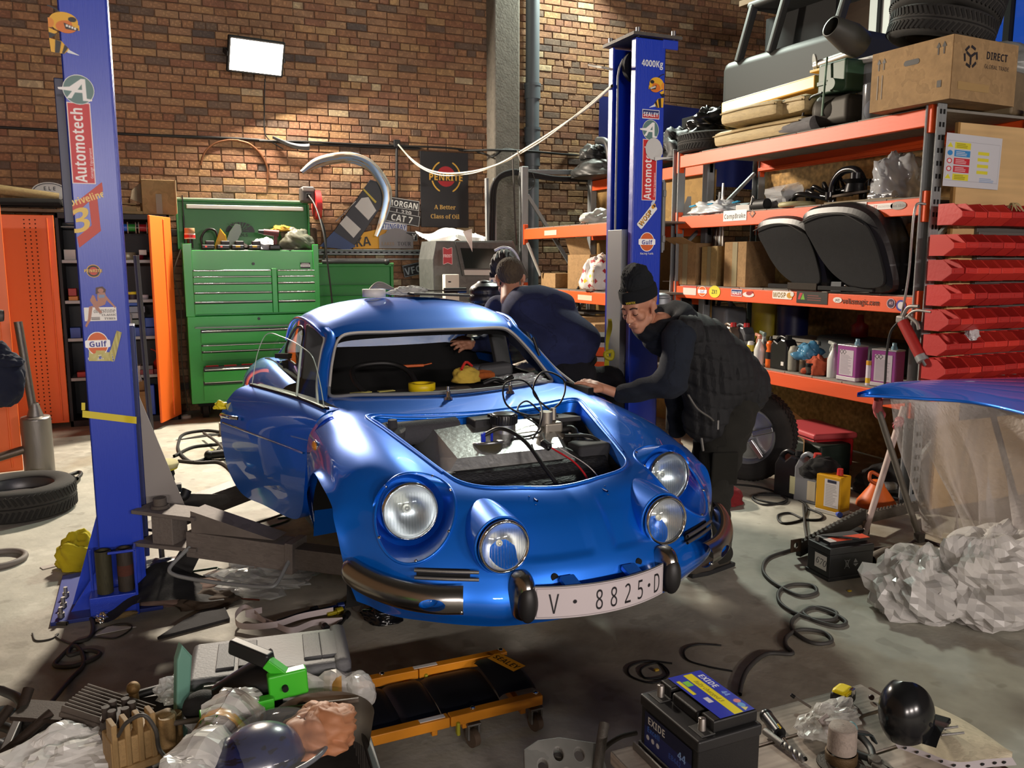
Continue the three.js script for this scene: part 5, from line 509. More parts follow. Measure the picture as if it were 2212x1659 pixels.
{const l=W(907,326),r=W(1012,492),w=r.x-l.x,h=l.y-r.y,t=thing('oil_banner','black and gold motor oil banner hung on the brick wall','banner',[(l.x+r.x)/2,(l.y+r.y)/2,WZ+.03]);part(t,'board',bx(w,h,.01,null,null,.003),mat('#17181b',.55));part(t,'print',tf(print(w*.99,h*.99,(c,W2,H)=>{fill(c,'#17181b',W2,H);disc(c,W2*.53,H*.32,W2*.2,W2*.2,'#a82028');c.fillStyle='#d6a43a';for(let i=0;i<9;i++)for(const s of[-1,1])for(const q of[-1,1]){const a=.45+i*.11,x=W2*.53+s*Math.sin(a*1.25)*W2*.3,y=H*.325+q*Math.cos(a*1.25)*W2*.31;if(Math.abs(y-H*.325)<H*.055)continue;c.save();c.translate(x,y);c.rotate(s*q*(a*1.3)*-1);c.beginPath();c.ellipse(0,0,W2*.035,W2*.016,0,0,7);c.fill();c.restore();}fill(c,'#17181b',W2*.88,H*.095,W2*.08,H*.285);txt(c,'PENRITE',W2*.53,H*.335,H*.125,'#7a5518','bold','sans-serif',W2*.86);txt(c,'PENRITE',W2*.525,H*.331,H*.122,'#dba740','bold','sans-serif',W2*.85);txt(c,'A Better',W2*.5,H*.735,H*.075,'#d6a850','bold','serif',W2*.64);txt(c,'Class of Oil',W2*.5,H*.86,H*.075,'#d6a850','bold','serif',W2*.86);},330),[0,0,.0065]),printMat);}
solo('conduit','thin black conduit running down the wall between the plates and the banner','conduit',[tb([[857,318],[857,400],[856,470],[856,536]].map(([x,y])=>W(x,y,.02)),.017),bx(.07,.08,.04,W(857,310,.03))],M.black);
solo('hanging_rope','pale twisted wires sagging from the wall to the right lift post','rope',[tb([W(860,312,.06),W(885,340,.15),W(915,362,.3),W(950,373,.6),atZ(1000,373,-8.3),atZ(1070,357,-7.5),atZ(1140,318,-6.6),atZ(1200,280,-5.8),atZ(1270,232,-5.0),atZ(1322,186,LZ-.2)],.009,{seg:120}),tb([W(860,312,.06),W(895,352,.2),W(945,377,.6),atZ(1010,376,-8.3),atZ(1085,352,-7.4),atZ(1120,334,-6.9),atZ(1180,298,-6),atZ(1260,236,-5.1),atZ(1322,184,LZ-.2)],.006,{seg:120}),tb([atZ(1118,325,-6.8),atZ(1122,340,-6.8),atZ(1126,350,-6.8)],.006),tb([atZ(1272,140,-4.5),atZ(1290,144,-4.4),atZ(1305,146,-4.3),atZ(1322,150,LZ-.2)],.007)],mat('#b9b2a2',.7));
{const c=W(668,435,.1),t=thing('cable_reel','red and grey retractable cable reel fixed beside the green lid','cable reel',c);part(t,'drum',[cy(.155,.155,.06,[.07,-.04,.06],[0,0,Math.PI/2]),],M.red);part(t,'housing',[bx(.16,.17,.14,[-.03,.06,.06],[0,0,0],.03)],mat('#403c3a',.5));part(t,'front_cap',bx(.12,.05,.03,[-.03,.12,.12],null,.01),mat('#8d8680',.5));part(t,'outlet',bx(.05,.05,.02,[-.03,.05,.135]),M.dark);part(t,'cable',tb([[-.03,.05,.15],[0,-.05,.3],[.04,-.35,.52],[.06,-.7,.6],[.09,-1.05,.6],[.1,-1.25,.58]],.009),M.cable);part(t,'cable',tb([[.1,-.18,.06],[.14,-.3,.06],[.15,-.5,.05],[.1,-.7,.05]],.012),M.cable);solo('leather_strap','brown strap hanging below the cable reel','strap',[wobble(bx(.09,.2,.06,null,null,.03),.01,20)],dirty('#4a3524',.8),W(677,512,.12));}
solo('hose_bundle','thick black hoses arching over from the column toward the racking','hose',[0,1,2].map((i)=>tb([[1056+i*5,560],[1058+i*5,460],[1062+i*5,405-i*2],[1080,378+i*4],[1110,368+i*4],[1150,374+i*4],[1195,382+i*3],[1245,384+i*3],[1310,386+i*2]].map(([x,y])=>atZ(x,y,-8.55)),.016,{seg:90})),M.rubber);solo('cable_channel','slotted steel channel carrying the black hoses toward the rack','channel',[bar(atZ(1100,372,-8.6),atZ(1310,372,-8.6),.05,.05),bar(atZ(1051,385,-8.62),atZ(1054,600,-8.62),.05,.03),bar(atZ(1068,385,-8.62),atZ(1070,600,-8.62),.02,.03)],M.galv);solo('hanging_cable','loop of thin grey wire hanging under the black hoses','wire',[tb([[1122,372],[1120,395],[1130,408],[1148,408],[1155,392],[1150,372]].map(([x,y])=>atZ(x,y,-8.5)),.005),tb([[1107,330],[1110,400],[1113,480],[1116,530]].map(([x,y])=>atZ(x,y,-8.5)),.009)],M.greyCable);
}
{
const z=-8.35,P=(px,py)=>{const p=atZ(px,py,z);return p;},c=P(1040,660),t=thing('blast_cabinet','grey blasting cabinet with a viewing window beside the column','blast cabinet',[c.x,0,z-.25]),L=(px,py,dz=0)=>P(px,py).sub(t.position).add(V(0,0,dz)),grey=dirty('#6a6d6b',.5,.3),X=(a)=>a.map(([x,y])=>{const p=L(x,y);return[p.x,p.y];});
const b=L(935,800).y;part(t,'body',ext([...X([[935,560],[942,520],[1108,520],[1143,598],[1130,610]]),[L(1130,650).x,.5],[L(940,650).x,.5]],.5,[0,0,0],null,.01),grey);part(t,'leg',bx(.06,.5,.06,[L(960,700).x,.25,.15]),grey);part(t,'leg',bx(.06,.5,.06,[L(1110,700).x,.25,.15]),grey);part(t,'window_frame',ext(X([[982,522],[1105,524],[1135,596],[998,596]]),.02,[0,0,.26],null,.004),dirty('#5a5d5b',.5,.3));part(t,'viewing_window',ext(X([[993,536],[1096,538],[1112,580],[1003,580]]),.01,[0,0,.272]),mat('#1d2524',.12));part(t,'sill_strip',ext(X([[1000,583],[1116,583],[1118,595],[1002,594]]),.014,[0,0,.272]),mat('#b9b9b4',.4));part(t,'door_bar',tb([L(1115,526,.29),L(1143,594,.29)],.016),mat('#c9c9c4',.3,.4));
part(t,'badge',tf(print(.10,.17,(k,W,H)=>{pg(k,'#b5333a',[[W*.03,0],[W*.5,H*.1],[W*.97,0],[W*.97,H],[W*.5,H*.9],[W*.03,H]]);k.strokeStyle='#e8c8c8';k.lineWidth=2;k.stroke();txt(k,'FROST',W/2,H/2,H*.24,'#f0dede','bold','sans-serif',W*.88);},420),L(949,553,.262)),printMat);part(t,'name_label',tf(print(.16,.05,(k,W,H)=>{fill(k,'#d4d6d8',W,H);pg(k,'#4a6a9a',[[4,H-4],[W*.2,5],[W*.3,H-4]]);txtLines(k,W*.5,W*.38,H*.25,2,H*.3,'#667');},420),L(1052,604,.262)),printMat);part(t,'red_label',bx(.05,.03,.004,L(1062,612,.262)),M.red);
solo('plastic_sheet','white plastic sheet draped over the grey blasting cabinet','sheet',[wobble(grid(40,20,(u,v)=>{const p=P(lerp(940,1078,u),lerp(521,500+6*Math.sin(u*9),v));return p.add(V(0,.02+.05*Math.sin(u*3)*Math.sin(v*3)+(v<.15?-.08*Math.abs(Math.sin(u*7)):0),.28-.5*v-t.position.z-.25+t.position.z)).add(V(0,0,-.25));}),.03,7),ext([[-.06,.1],[.05,.12],[.02,-.12]],.004,P(1012,520).add(V(0,0,.02)),[-.1,.1,.1])],film('#e8e6e2',{opacity:.8,roughness:.4}));
const wb=P(960,620);const bxk=thing('switch_box','white metal switch box on a post in front of the blasting cabinet','switch box',[wb.x,0,z+.2]);part(bxk,'box',bx(.15,.27,.1,[0,wb.y,0],null,.006),mat('#c9c5b8',.5));part(bxk,'post',bx(.05,wb.y-.13,.05,[0,(wb.y-.13)/2,0]),M.galv);part(bxk,'knob',cy(.016,.016,.02,[.045,wb.y-.04,.055],[Math.PI/2,0,0]),M.dark);part(bxk,'vent',bx(.03,.012,.004,[-.03,wb.y+.06,.052]),M.dark);
}
// ---------- pallet racking and everything on it ----------
function tyre(name,label,pos,rot,R=.31,w=.19,rim,group){
const t=thing(name,label,'tyre',pos,rot,group),h=w/2,r0=R*.63,g=lat([[r0,-h*.72],[r0+.012,-h*.86],[R*.8,-h],[R*.93,-h*.93],[R,-h*.70],[R+.003,0],[R,h*.70],[R*.93,h*.93],[R*.8,h],[r0+.012,h*.86],[r0,h*.72]],56);
part(t,'carcass',g,dirty('#3a3835',.9));const gr=[];for(let i=0;i<64;i++)for(const s of[-1,1]){const a=i/64*Math.PI*2+(s>0?.05:0);gr.push(bx(.008,h*.62,.016,[Math.cos(a)*(R+.001),s*h*.46,Math.sin(a)*(R+.001)],[s*.5,-a,0,'YXZ'],0));}const tr=part(t,'tread',gr,mat('#1d1c1b',.95));tr.userData.kind='stuff';part(t,'groove',[tf(new THREE.TorusGeometry(R+.001,.005,6,56),null,[Math.PI/2,0,0])],mat('#161514',.95));
if(rim!==0)part(t,'rim',[lat([[r0+.004,-h*.7],[r0-.01,-h*.5],[r0-.03,0],[r0-.01,h*.5],[r0+.004,h*.7]],48),lat([[.02,h*.1],[r0*.5,h*.2],[r0*.8,h*.05],[r0-.02,h*.1]],48)],rim==='alloy'?mat('#b9babb',.3,.8):mat('#5e5d5e',.4,.6));return t;
}
const jug=(t,w,h,d,m,capM,s=1)=>{part(t,'body',[ext([[-w/2,0],[w/2,0],[w/2,h*.72],[w*.34,h*.9],[w*.12,h*.93],[-w*.1,h*.80],[-w*.34,h*.88],[-w/2,h*.7]],d,null,null,.012),tb([[-w*.42,h*.66,0],[-w*.40,h*.86,0],[-w*.18,h*.97,0],[w*.1,h*.94,0]],d*.14)],m);part(t,'cap',cy(.024*s,.026*s,.035*s,[w*.24,h*.97,0]),capM);};
const bottle=(t,r,h,m,capM)=>{part(t,'body',lat([[.001,0],[r*.94,0],[r,.01],[r,h*.58],[r*.85,h*.68],[r*.38,h*.78],[r*.36,h*.84]],28),m);part(t,'cap',lat([[r*.4,h*.82],[r*.42,h*.95],[r*.2,h],[.001,h]],18),capM);};
function carton(label,pos,ry,w,h,d,o={}){const t=thing('cardboard_box',label,'box',pos,ry),c=o.m||M.card;part(t,'carton',o.open?uvm(mg([bx(w,.006,d,[0,.003,0],null,0),bx(w,h,.006,[0,h/2,d/2],null,0),bx(w,h,.006,[0,h/2,-d/2],null,0),bx(.006,h,d,[w/2,h/2,0],null,0),bx(.006,h,d,[-w/2,h/2,0],null,0)]),2):uvm(bx(w,h,d,[0,h/2,0],null,.006),2),c);if(o.tape)part(t,'packing_tape',bx(w*.22,h*.98,.002,[0,h/2,d/2+.003],null,0),mat('#8b8060',.4));(o.flaps||[]).forEach((f)=>part(t,'flap',tf(bx(f[0],.005,f[1],null,null,0),f[2],f[3]),c));return t;}
const FX=4.46,BX=5.36,ZA=-3.82,ZB=-6.42,LV=[2.52,1.985,1.37,.745];
{
const t=thing('pallet_rack','tall orange and galvanised racking stacked with car parts along the right side','racking',[FX,0,(ZA+ZB)/2]),zc=(ZA+ZB)/2,L=ZA-ZB,orange=M.orange,boardM=dirty('#a5a198',.8);
const holes=[];for(const[x,z]of[[0,ZA-zc+.04],[.9,ZA-zc+.04],[0,ZB-zc-.04],[.9,ZB-zc-.04]]){part(t,'upright',[bx(.012,2.58,.085,[x+.04,1.29,z]),bx(.07,2.58,.012,[x,1.29,z+.04]),bx(.07,2.58,.012,[x,1.29,z-.04]),bx(.1,.01,.12,[x,.005,z])],M.galv);if(x===0&&z>0)for(let y=.12;y<2.5;y+=.0762)holes.push(bx(.014,.028,.004,[x-.012,y,z+.0475],null,0),bx(.014,.028,.004,[x+.016,y,z+.0475],null,0));}
const hp=part(t,'upright_holes',holes,M.dark);hp.userData.kind='stuff';for(const z of[ZA-zc+.04,ZB-zc-.04])part(t,'brace',[bar([.05,.3,z],[.85,1.0,z],.03,.03),bar([.05,1.7,z],[.85,1.0,z],.03,.03),bar([.05,1.7,z],[.85,2.4,z],.03,.03)],M.galv);
LV.forEach((y,i)=>{for(const x of[0,.9]){part(t,'beam',[bx(.045,.105,L,[x,y-.06,0],null,.005),bx(.05,.03,L,[x+(x?-.02:.02),y-.09,0])],orange);for(const z of[L/2+.01,-L/2-.01])part(t,'beam_end',bx(.05,.19,.05,[x,y-.06,z]),orange);}for(let k=0;k<9;k++)part(t,'deck_panel',bx(.9,.018,L/9-.006,[.45,y-.006+(k%2)*.002,-L/2+(k+.5)*L/9],null,.003),boardM);});
const osb=dataTex(256,(u,v)=>{const a=fbm(u,v,22,2,300),b=fbm(u*1,v,9,4,310),k=.42+.3*a;return[k*1.05+.06*b,k*.83+.04*b,k*.52];},true,1.6);part(t,'back_board',uvm(bx(.018,2.5,L+.2,[.97,1.25,0],null,0)),new THREE.MeshStandardMaterial({map:osb,roughness:.9}));
const S=(l,tt,r,b,draw,d=620)=>decal(t,'x',FX-.024,l,tt,r,b,draw,d,.002),logo=(s,bg,fg,fam)=>(c,W,H)=>{fill(c,bg,W,H);txt(c,s,W/2,H*.55,H*.62,fg,'bold',fam||'sans-serif',W*.92);};
S(1563,454,1613,477,logo('CompBrake','#e4e2de','#16161a'));S(1619,452,1632,470,(c,W,H)=>{alpha(c,W,H);pg(c,'#4a2410',[[W/2,0],[W,H/2],[W/2,H],[0,H/2]]);pg(c,'#e06a28',[[W/2,H*.2],[W*.8,H/2],[W/2,H*.8],[W*.2,H/2]]);});S(1846,437,1872,455,(c,W,H)=>{fill(c,'#d8d4d0',W,H);txt(c,'LOUISIANA',W/2,H*.25,H*.3,'#222','bold','sans-serif',W);txt(c,'ADVISORY',W/2,H*.72,H*.36,'#222','bold','serif',W);});S(1873,440,1928,453,(c,W,H)=>{fill(c,'#e2dcd8',W,H);txt(c,'danST',W*.22,H*.55,H*.8,'#b8302a','bold','sans-serif',W*.4);txt(c,'ENGINEERING',W*.7,H*.55,H*.5,'#99948e','normal','sans-serif',W*.52);});S(1924,433,1958,455,(c,W,H)=>{alpha(c,W,H);disc(c,W/2,H/2,W*.5,H*.4,'#8f8a84');txt(c,'Tool Shine',W/2,H/2,H*.4,'#2a2a2c','italic bold','serif',W);});
S(1476,617,1504,637,(c,W,H)=>{fill(c,'#d9c9c0',W,H);fill(c,'#c2584a',W,H*.25);});S(1508,618,1527,640,DRAW.gulfSmall);S(1532,617,1556,643,(c,W,H)=>{disc(c,W/2,H/2,W/2,H/2,'#d9cf3a');txt(c,'ZX1',W/2,H*.52,H*.44,'#2a2a14','bold','sans-serif',W*.8);});S(1580,625,1603,640,DRAW.sealey,800);S(1605,628,1629,642,(c,W,H)=>{alpha(c,W,H);disc(c,W*.5,H*.6,W*.5,H*.4,'#e0d8d4');disc(c,W*.55,H*.4,W*.25,H*.3,'#a33030');disc(c,W*.78,H*.25,W*.12,H*.2,'#a33030');});S(1669,627,1716,648,(c,W,H)=>{alpha(c,W,H);c.fillStyle='#ece8e0';c.beginPath();c.roundRect(0,H*.1,W*.9,H*.8,6);c.fill();txt(c,'WOSP',W*.33,H*.52,H*.7,'#7a5a14','bold','sans-serif',W*.6);disc(c,W*.8,H*.5,W*.14,H*.3,'#c9902a');disc(c,W*.9,H*.35,W*.08,H*.25,'#d8d4cc');});S(1721,630,1788,656,(c,W,H)=>{fill(c,'#1d1f1c',W,H);pg(c,'#b3303a',[[8,H*.7],[W*.1,H*.15],[W*.2,H*.15],[W*.12,H*.7]]);pg(c,'#6aa52e',[[W*.14,H*.7],[W*.22,H*.15],[W*.28,H*.7]]);txtLines(c,W*.5,W*.36,H*.3,3,H*.18,'#7a3a34');});S(1800,642,1819,654,(c,W,H)=>{disc(c,W/2,H/2,W/2,H/2,'#e4e0da');txt(c,'JAZZ',W/2,H*.54,H*.5,'#26262a','bold','sans-serif',W*.8);});S(1820,642,1900,663,(c,W,H)=>{alpha(c,W,H);txt(c,'volksmagic.com',W/2,H*.5,H*.72,'#3d1c0c','bold','sans-serif',W);});S(1916,645,1934,666,(c,W,H)=>{disc(c,W/2,H/2,W/2,H/2,'#c9b8c0');disc(c,W/2,H/2,W*.44,H*.44,'#3a2440');txt(c,'A1',W/2,H*.48,H*.4,'#d8b0b0');});S(1936,648,1957,672,(c,W,H)=>{disc(c,W/2,H/2,W/2,H/2,'#3a3f9a');disc(c,W/2,H/2,W*.33,H*.33,'#dcd8da');});
}
const onShelf=(lv,px,dx=.12,py)=>{const y=LV[lv]+.004,X=FX+dx,py0=py??[280,440,625,830][lv];return V(X,y,atX(px,py0,X).z);};
const RB=-Math.PI/2;
{
tyre('tyre','worn bald tyre lying flat at the far end of the top rack shelf',onShelf(0,1540,.22).add(V(0,.09,0)),[0,0,0],.3,.17,0);solo('bin_bag','black bin bag slumped on the tyre on the top shelf','bag',crumple(.5,.36,.4,.6,51),mat('#121314',.25),onShelf(0,1547,.42).add(V(0,.2,0)),0);solo('leather_trim','dark crumpled upholstery behind the lift post on the top rack shelf','upholstery',crumple(.5,.5,.6,.5,52),mat('#1d1d1e',.6),onShelf(0,1462,.4));solo('car_mat','grey moulded carpet pieces piled at the end of the top shelf','carpet',crumple(.36,.3,.5,.4,53),fabric('#343538'),onShelf(0,1490,.6));
const seat=(label,px,dy,w,ry,dx,tilt=0,c='#cbb482')=>{const t=thing('seat_cushion',label,'cushion',onShelf(0,px,dx).add(V(0,dy,0)),[tilt,RB+ry,0,'YXZ']);part(t,'cushion',wobble(bx(w,.13,.5,[0,.065,0],null,.05),.008,12),dirty(c,.7));part(t,'piping',tb([[-w/2+.02,.09,.255],[0,.1,.258],[w/2-.02,.09,.255]],.006),mat('#8a7448',.7));return t;};
seat('long cream seat base lowest of the cushions on the top shelf',1680,.0,1.0,.05,.25);seat('cream seat cushion second in the pile on the top shelf',1660,.14,.62,.1,.2,-.06);seat('cream ribbed cushion beside the green gearbox',1740,.15,.55,-.05,.3);const fm=onShelf(0,1700,.38).add(V(0,.31,0));solo('foam_block','yellow wrapped foam box on top of the cream cushions','foam',[bx(1.05,.1,.5,[0,.05,0],[0,0,.03],.015)],mat('#d9a64a',.4),fm,RB+.04);solo('grey_roll','grey rolled carpet along the front of the top shelf under the cushions','roll',tf(cy(.055,.055,.95,null,[Math.PI/2,0,0]),[0,.055,0]),fabric('#8a898a'),onShelf(0,1665,.07));
tyre('tyre','dusty tyre lying behind the yellow foam box on the top shelf',onShelf(0,1710,.68).add(V(0,.36,0)),[0,0,0],.26,.16,0);
{const t=thing('roller_frame','grey tube with round end plates on a yellow frame atop the cushions','roller',onShelf(0,1785,.5).add(V(0,.53,0)),RB);part(t,'tube',cy(.035,.035,.4,[.05,.07,0],[0,0,Math.PI/2+.05]),M.steel);part(t,'end_plate',cy(.075,.075,.012,[-.16,.08,0],[Math.PI/2,.3,.6]),mat('#c9cbc9',.3,.5));part(t,'frame',bx(.4,.02,.12,[.05,.01,0]),mat('#b8952e',.5));}
{const t=thing('gearbox','gearbox with a green cast housing standing on the top rack shelf','gearbox',onShelf(0,1806,.2),RB);part(t,'bell_housing',[lat([[.05,0],[.13,.01],[.14,.05],[.11,.16],[.08,.2]],30,[-.12,.14,0],[0,0,-Math.PI/2]),bx(.26,.2,.2,[.08,.13,0],null,.05)],mat('#35322c',.6,.4));part(t,'green_housing',[bx(.27,.22,.2,[.03,.36,.0],null,.02),cy(.04,.04,.14,[.12,.29,.12],[Math.PI/2,0,0]),bx(.1,.03,.22,[-.05,.33,0])],mat('#2c4a36',.5));part(t,'lever',tb([[-.02,.1,.12],[0,.3,.13],[.0,.5,.12]],.008),mat('#5d7a66',.5));for(let i=0;i<5;i++)part(t,'stud',rod([-.2,.06+i*.04,.05*Math.sin(i*2)],[-.06,.06+i*.04,.05*Math.sin(i*2)],.007),M.dull);part(t,'hose_loop',tb([[-.18,.03,.12],[-.24,.12,.1],[-.15,.24,.12],[-.02,.26,.13]],.008),M.black);}
{const t=thing('storage_jar','clear plastic container beside the big carton on the top shelf','container',onShelf(0,1884,.14),.1);part(t,'body',lat([[.001,0],[.07,0],[.075,.24],[.07,.25]],24),mat('#b9bec6',.15,0,{transmission:.8,thickness:0}));part(t,'contents',sp(.06,[0,.08,0],[1,1.2,1]),mat('#8d939c',.6));part(t,'string',tb([[-.02,.24,.07],[.02,.27,.07],[.05,.25,.06],[.03,.2,.08]],.006),mat('#2236a0',.5));const u=thing('storage_tub','tall clear tub with a white lid behind the big carton on the top shelf','container',onShelf(0,1895,.38),.1);part(u,'body',bx(.22,.42,.22,[0,.23,0],null,.02),mat('#c9ccd0',.2,0,{transmission:.6,thickness:0}));part(u,'lid',bx(.25,.04,.25,[0,.46,0],null,.01),mat('#d8dad8',.3));}
{const t=thing('cardboard_box','big open shipping carton with a cube logo on the top rack corner','box',[FX+.20,LV[0]+.012,ZA-.10],[0,.06,0]),w=.6,h=.36,d=.56;part(t,'carton',uvm(mg([bx(w,.008,d,[0,.004,0],null,0),bx(w,h,.008,[0,h/2,d/2],null,0),bx(w,h,.008,[0,h/2,-d/2],null,0),bx(.008,h,d,[-w/2,h/2,0],null,0),bx(.008,h,d,[w/2,h/2,0],null,0)]),1.5),dirty('#b9976a',.9));
part(t,'printed_face',tf(print(w*.96,h*.96,(c,W,H)=>{alpha(c,W,H);c.strokeStyle='#2e2a26';c.lineWidth=H*.045;const x=W*.25,y=H*.3,r=H*.17;for(let i=0;i<6;i++){const a=i*Math.PI/3+.5,b=a+.75;c.beginPath();c.moveTo(x+Math.cos(a)*r,y+Math.sin(a)*r);c.lineTo(x+Math.cos(b)*r,y+Math.sin(b)*r);c.stroke();if(i%2){c.beginPath();c.moveTo(x,y);c.lineTo(x+Math.cos(a)*r*.8,y+Math.sin(a)*r*.8);c.stroke();}}txt(c,'DIRECT',W*.67,H*.24,H*.17,'#2a2623','bold','sans-serif',W*.52);txt(c,'GLOBAL TRADE',W*.68,H*.42,H*.1,'#4a4138','normal','sans-serif',W*.56);fill(c,'#a88a5a',W*.5,H*.13,W*.08,H*.72);},420),[0,h/2,d/2+.006]),printMat);part(t,'printed_face',tf(print(d*.96,h*.9,(c,W,H)=>{alpha(c,W,H);const ar=(x,y)=>{fill(c,'#2e2a26',3,H*.17,x-1.5,y);pg(c,'#2e2a26',[[x,y-7],[x+6,y+6],[x-6,y+6]]);};ar(W*.08,H*.12);ar(W*.15,H*.12);ar(W*.85,H*.08);ar(W*.92,H*.08);c.fillStyle='#1c1712';c.beginPath();c.roundRect(W*.42,H*.22,W*.2,H*.1,9);c.fill();for(let i=0;i<2;i++)fill(c,'#6a5638',3,H*.45,W*(.07+i*.06),H*.38);fill(c,'#37322b',W*.05,H*.12,W*.86,H*.7);},420),[-w/2-.006,h/2,0],[0,RB,0]),printMat);
tyre('tyre','lower of two tyres resting on the big shipping carton',[FX+.22,LV[0]+.50,ZA-.15],[.16,0,-.16],.31,.18,'steel');tyre('tyre','upper of two tyres resting on the big shipping carton',[FX+.34,LV[0]+.68,ZA-.22],[.1,0,-.25],.33,.18,0);}
solo('bonnet_scoop','dark moulded duct lying beside the stacked tyres','duct',[lat([[.05,0],[.09,.02],[.1,.12],[.07,.3],[.06,.3]],24,null,[0,0,1.25])],mat('#3b3b36',.5),[FX+.05,LV[0]+.5,ZA-.62]);solo('dust_sheet','grey polythene sheeting heaped at the right end of the racking','sheet',crumple(.9,.55,.8,.35,61,14),mat('#8f9290',.3,0,{transmission:.2,thickness:0}),[FX+1.1,LV[0]+.2,ZA-.5]);
solo('wrapped_carton','plastic wrapped carton right of the big shipping box','box',uvm(bx(.5,.28,.5,[0,.14,0],null,.02)),dirty('#8d7a5c',.6),[FX+1.0,LV[0]+.02,ZA-.35],.2);
}
{
const q=(px,dx,py)=>onShelf(1,px,dx,py);solo('plastic_undertray','folded black plastic undertray at the far end of the second rack shelf','panel',[ext([[-.42,0],[-.3,.2],[.1,.19],[.35,.06],[.38,0]],.012,null,null,.003),bx(.6,.01,.26,[0,.05,-.12],[.5,0,0])],mat('#16171a',.35),q(1530,.3),RB+.05);solo('air_bags_pack','bundle of white and blue air bags on the second rack shelf','packaging',crumple(.52,.17,.26,.6,62),mat('#dfe6ea',.3,0,{transmission:.3,thickness:0}),q(1545,.1),RB);for(const[px,dx]of[[1497,.04],[1534,.03],[1590,.05]])solo('air_bag_tape','blue tape strip on the white air bags on the second shelf, '+(px<1500?'far one':px<1550?'middle one':'near one'),'tape',bx(.06,.012,.04,[0,.08,0],[0,.4,.2]),mat('#2a9bc9',.4),q(px,dx),RB);
solo('yellow_pouch','yellow pouch behind the air bags on the second rack shelf','pouch',crumple(.3,.1,.16,.4,63),mat('#d3c02c',.5),q(1590,.3),RB);const b1=thing('canister','small black canister lying at the edge of the second shelf','canister',q(1643,.08).add(V(0,.045,0)),[0,RB,0]);part(b1,'body',cy(.045,.045,.16,[0,0,0],[0,0,Math.PI/2]),M.black);part(b1,'end',cy(.04,.04,.01,[.08,0,0],[0,0,Math.PI/2]),M.dark);part(b1,'clip',tb([[-.06,0,.05],[-.05,.07,.04],[-.02,.05,.05]],.005),M.steel);solo('white_carton','small white carton between air bags and canister on the second shelf','box',bx(.13,.05,.1,[0,.025,0],[0,.3,0]),M.white,q(1612,.07),RB);
const sc=thing('silver_canister','silver canister wrapped in clear film on the second shelf','canister',q(1693,.2).add(V(0,.075,0)),[0,RB-.3,0]);part(sc,'body',cy(.075,.07,.22,null,[0,0,Math.PI/2]),mat('#a3a4a6',.25,.7));part(sc,'film',wobble(cy(.1,.09,.3,[.02,.02,0],[0,0,Math.PI/2],20),.03,20),film());
seed(91);for(let i=0;i<6;i++)solo('suspension_part',['black suspension arm low in the pile on the second shelf','bent black arm standing up in the pile of suspension parts','black rod lying across the suspension parts','short black link at the near side of the suspension pile','black bracket at the back of the suspension pile','black ball joint arm at the front of the suspension pile'][i],'suspension part',[tb([[-.2+i*.04,.03+i*.02,-.05],[-.06,.09+i*.03,.05-i*.02],[.1-i*.02,.07+i*.012,.02],[.22,.03+i*.025,-.03+i*.02]],.02-i*.0015),sp(.04-i*.002,[-.2+i*.04,.04+i*.02,-.05]),cy(.03,.03,.05,[.22,.04+i*.025,0])],mat('#111214',.22),q(1745+i*14,.12+i*.05),RB+rnd(-.3,.3));
solo('coolant_tube','thick black curved pipe arching over the suspension parts','pipe',tb([[-.14,.02,0],[-.12,.17,0],[-.04,.24,0],[.08,.235,.0],[.15,.16,0],[.16,.03,0]],.028),mat('#15161a',.2),q(1826,.2),RB);const hub=thing('wheel_hub','black hub with a rusty disc near the end of the second shelf','hub',q(1845,.14),RB);part(hub,'disc',cy(.15,.15,.014,[0,.07,0],[.12,0,.06]),mat('#4a3f35',.6,.5));part(hub,'hub',[cy(.06,.075,.06,[0,.11,0]),cy(.09,.06,.03,[0,.15,0]),cy(.035,.035,.06,[0,.18,0])],mat('#17181b',.3,.4));solo('rubber_gasket','yellowish ring under the suspension parts on the second shelf','ring',tf(new THREE.TorusGeometry(.12,.02,8,36),[0,.02,0],[Math.PI/2,0,0]),mat('#a9a378',.5),q(1722,.1));
solo('plastic_bag','big clear plastic bag with red print at the end of the second shelf','bag',[crumple(.34,.46,.34,.55,66,14,false)],mat('#cfd2d6',.15,0,{transmission:.55,thickness:0}),q(1938,.25),RB);solo('tissue_roll','silver sleeve lying in front of the clear bag on the second shelf','sleeve',[cy(.03,.03,.2,[0,.03,0],[0,0,Math.PI/2]),crumple(.2,.07,.1,.7,67)],mat('#9b9c9f',.25,.5),q(1905,.08),RB);solo('flat_board','flat pale board under the hub on the second shelf','board',bx(.6,.012,.3,[0,.006,0]),dirty('#a89a80',.8),q(1885,.16),RB);
}
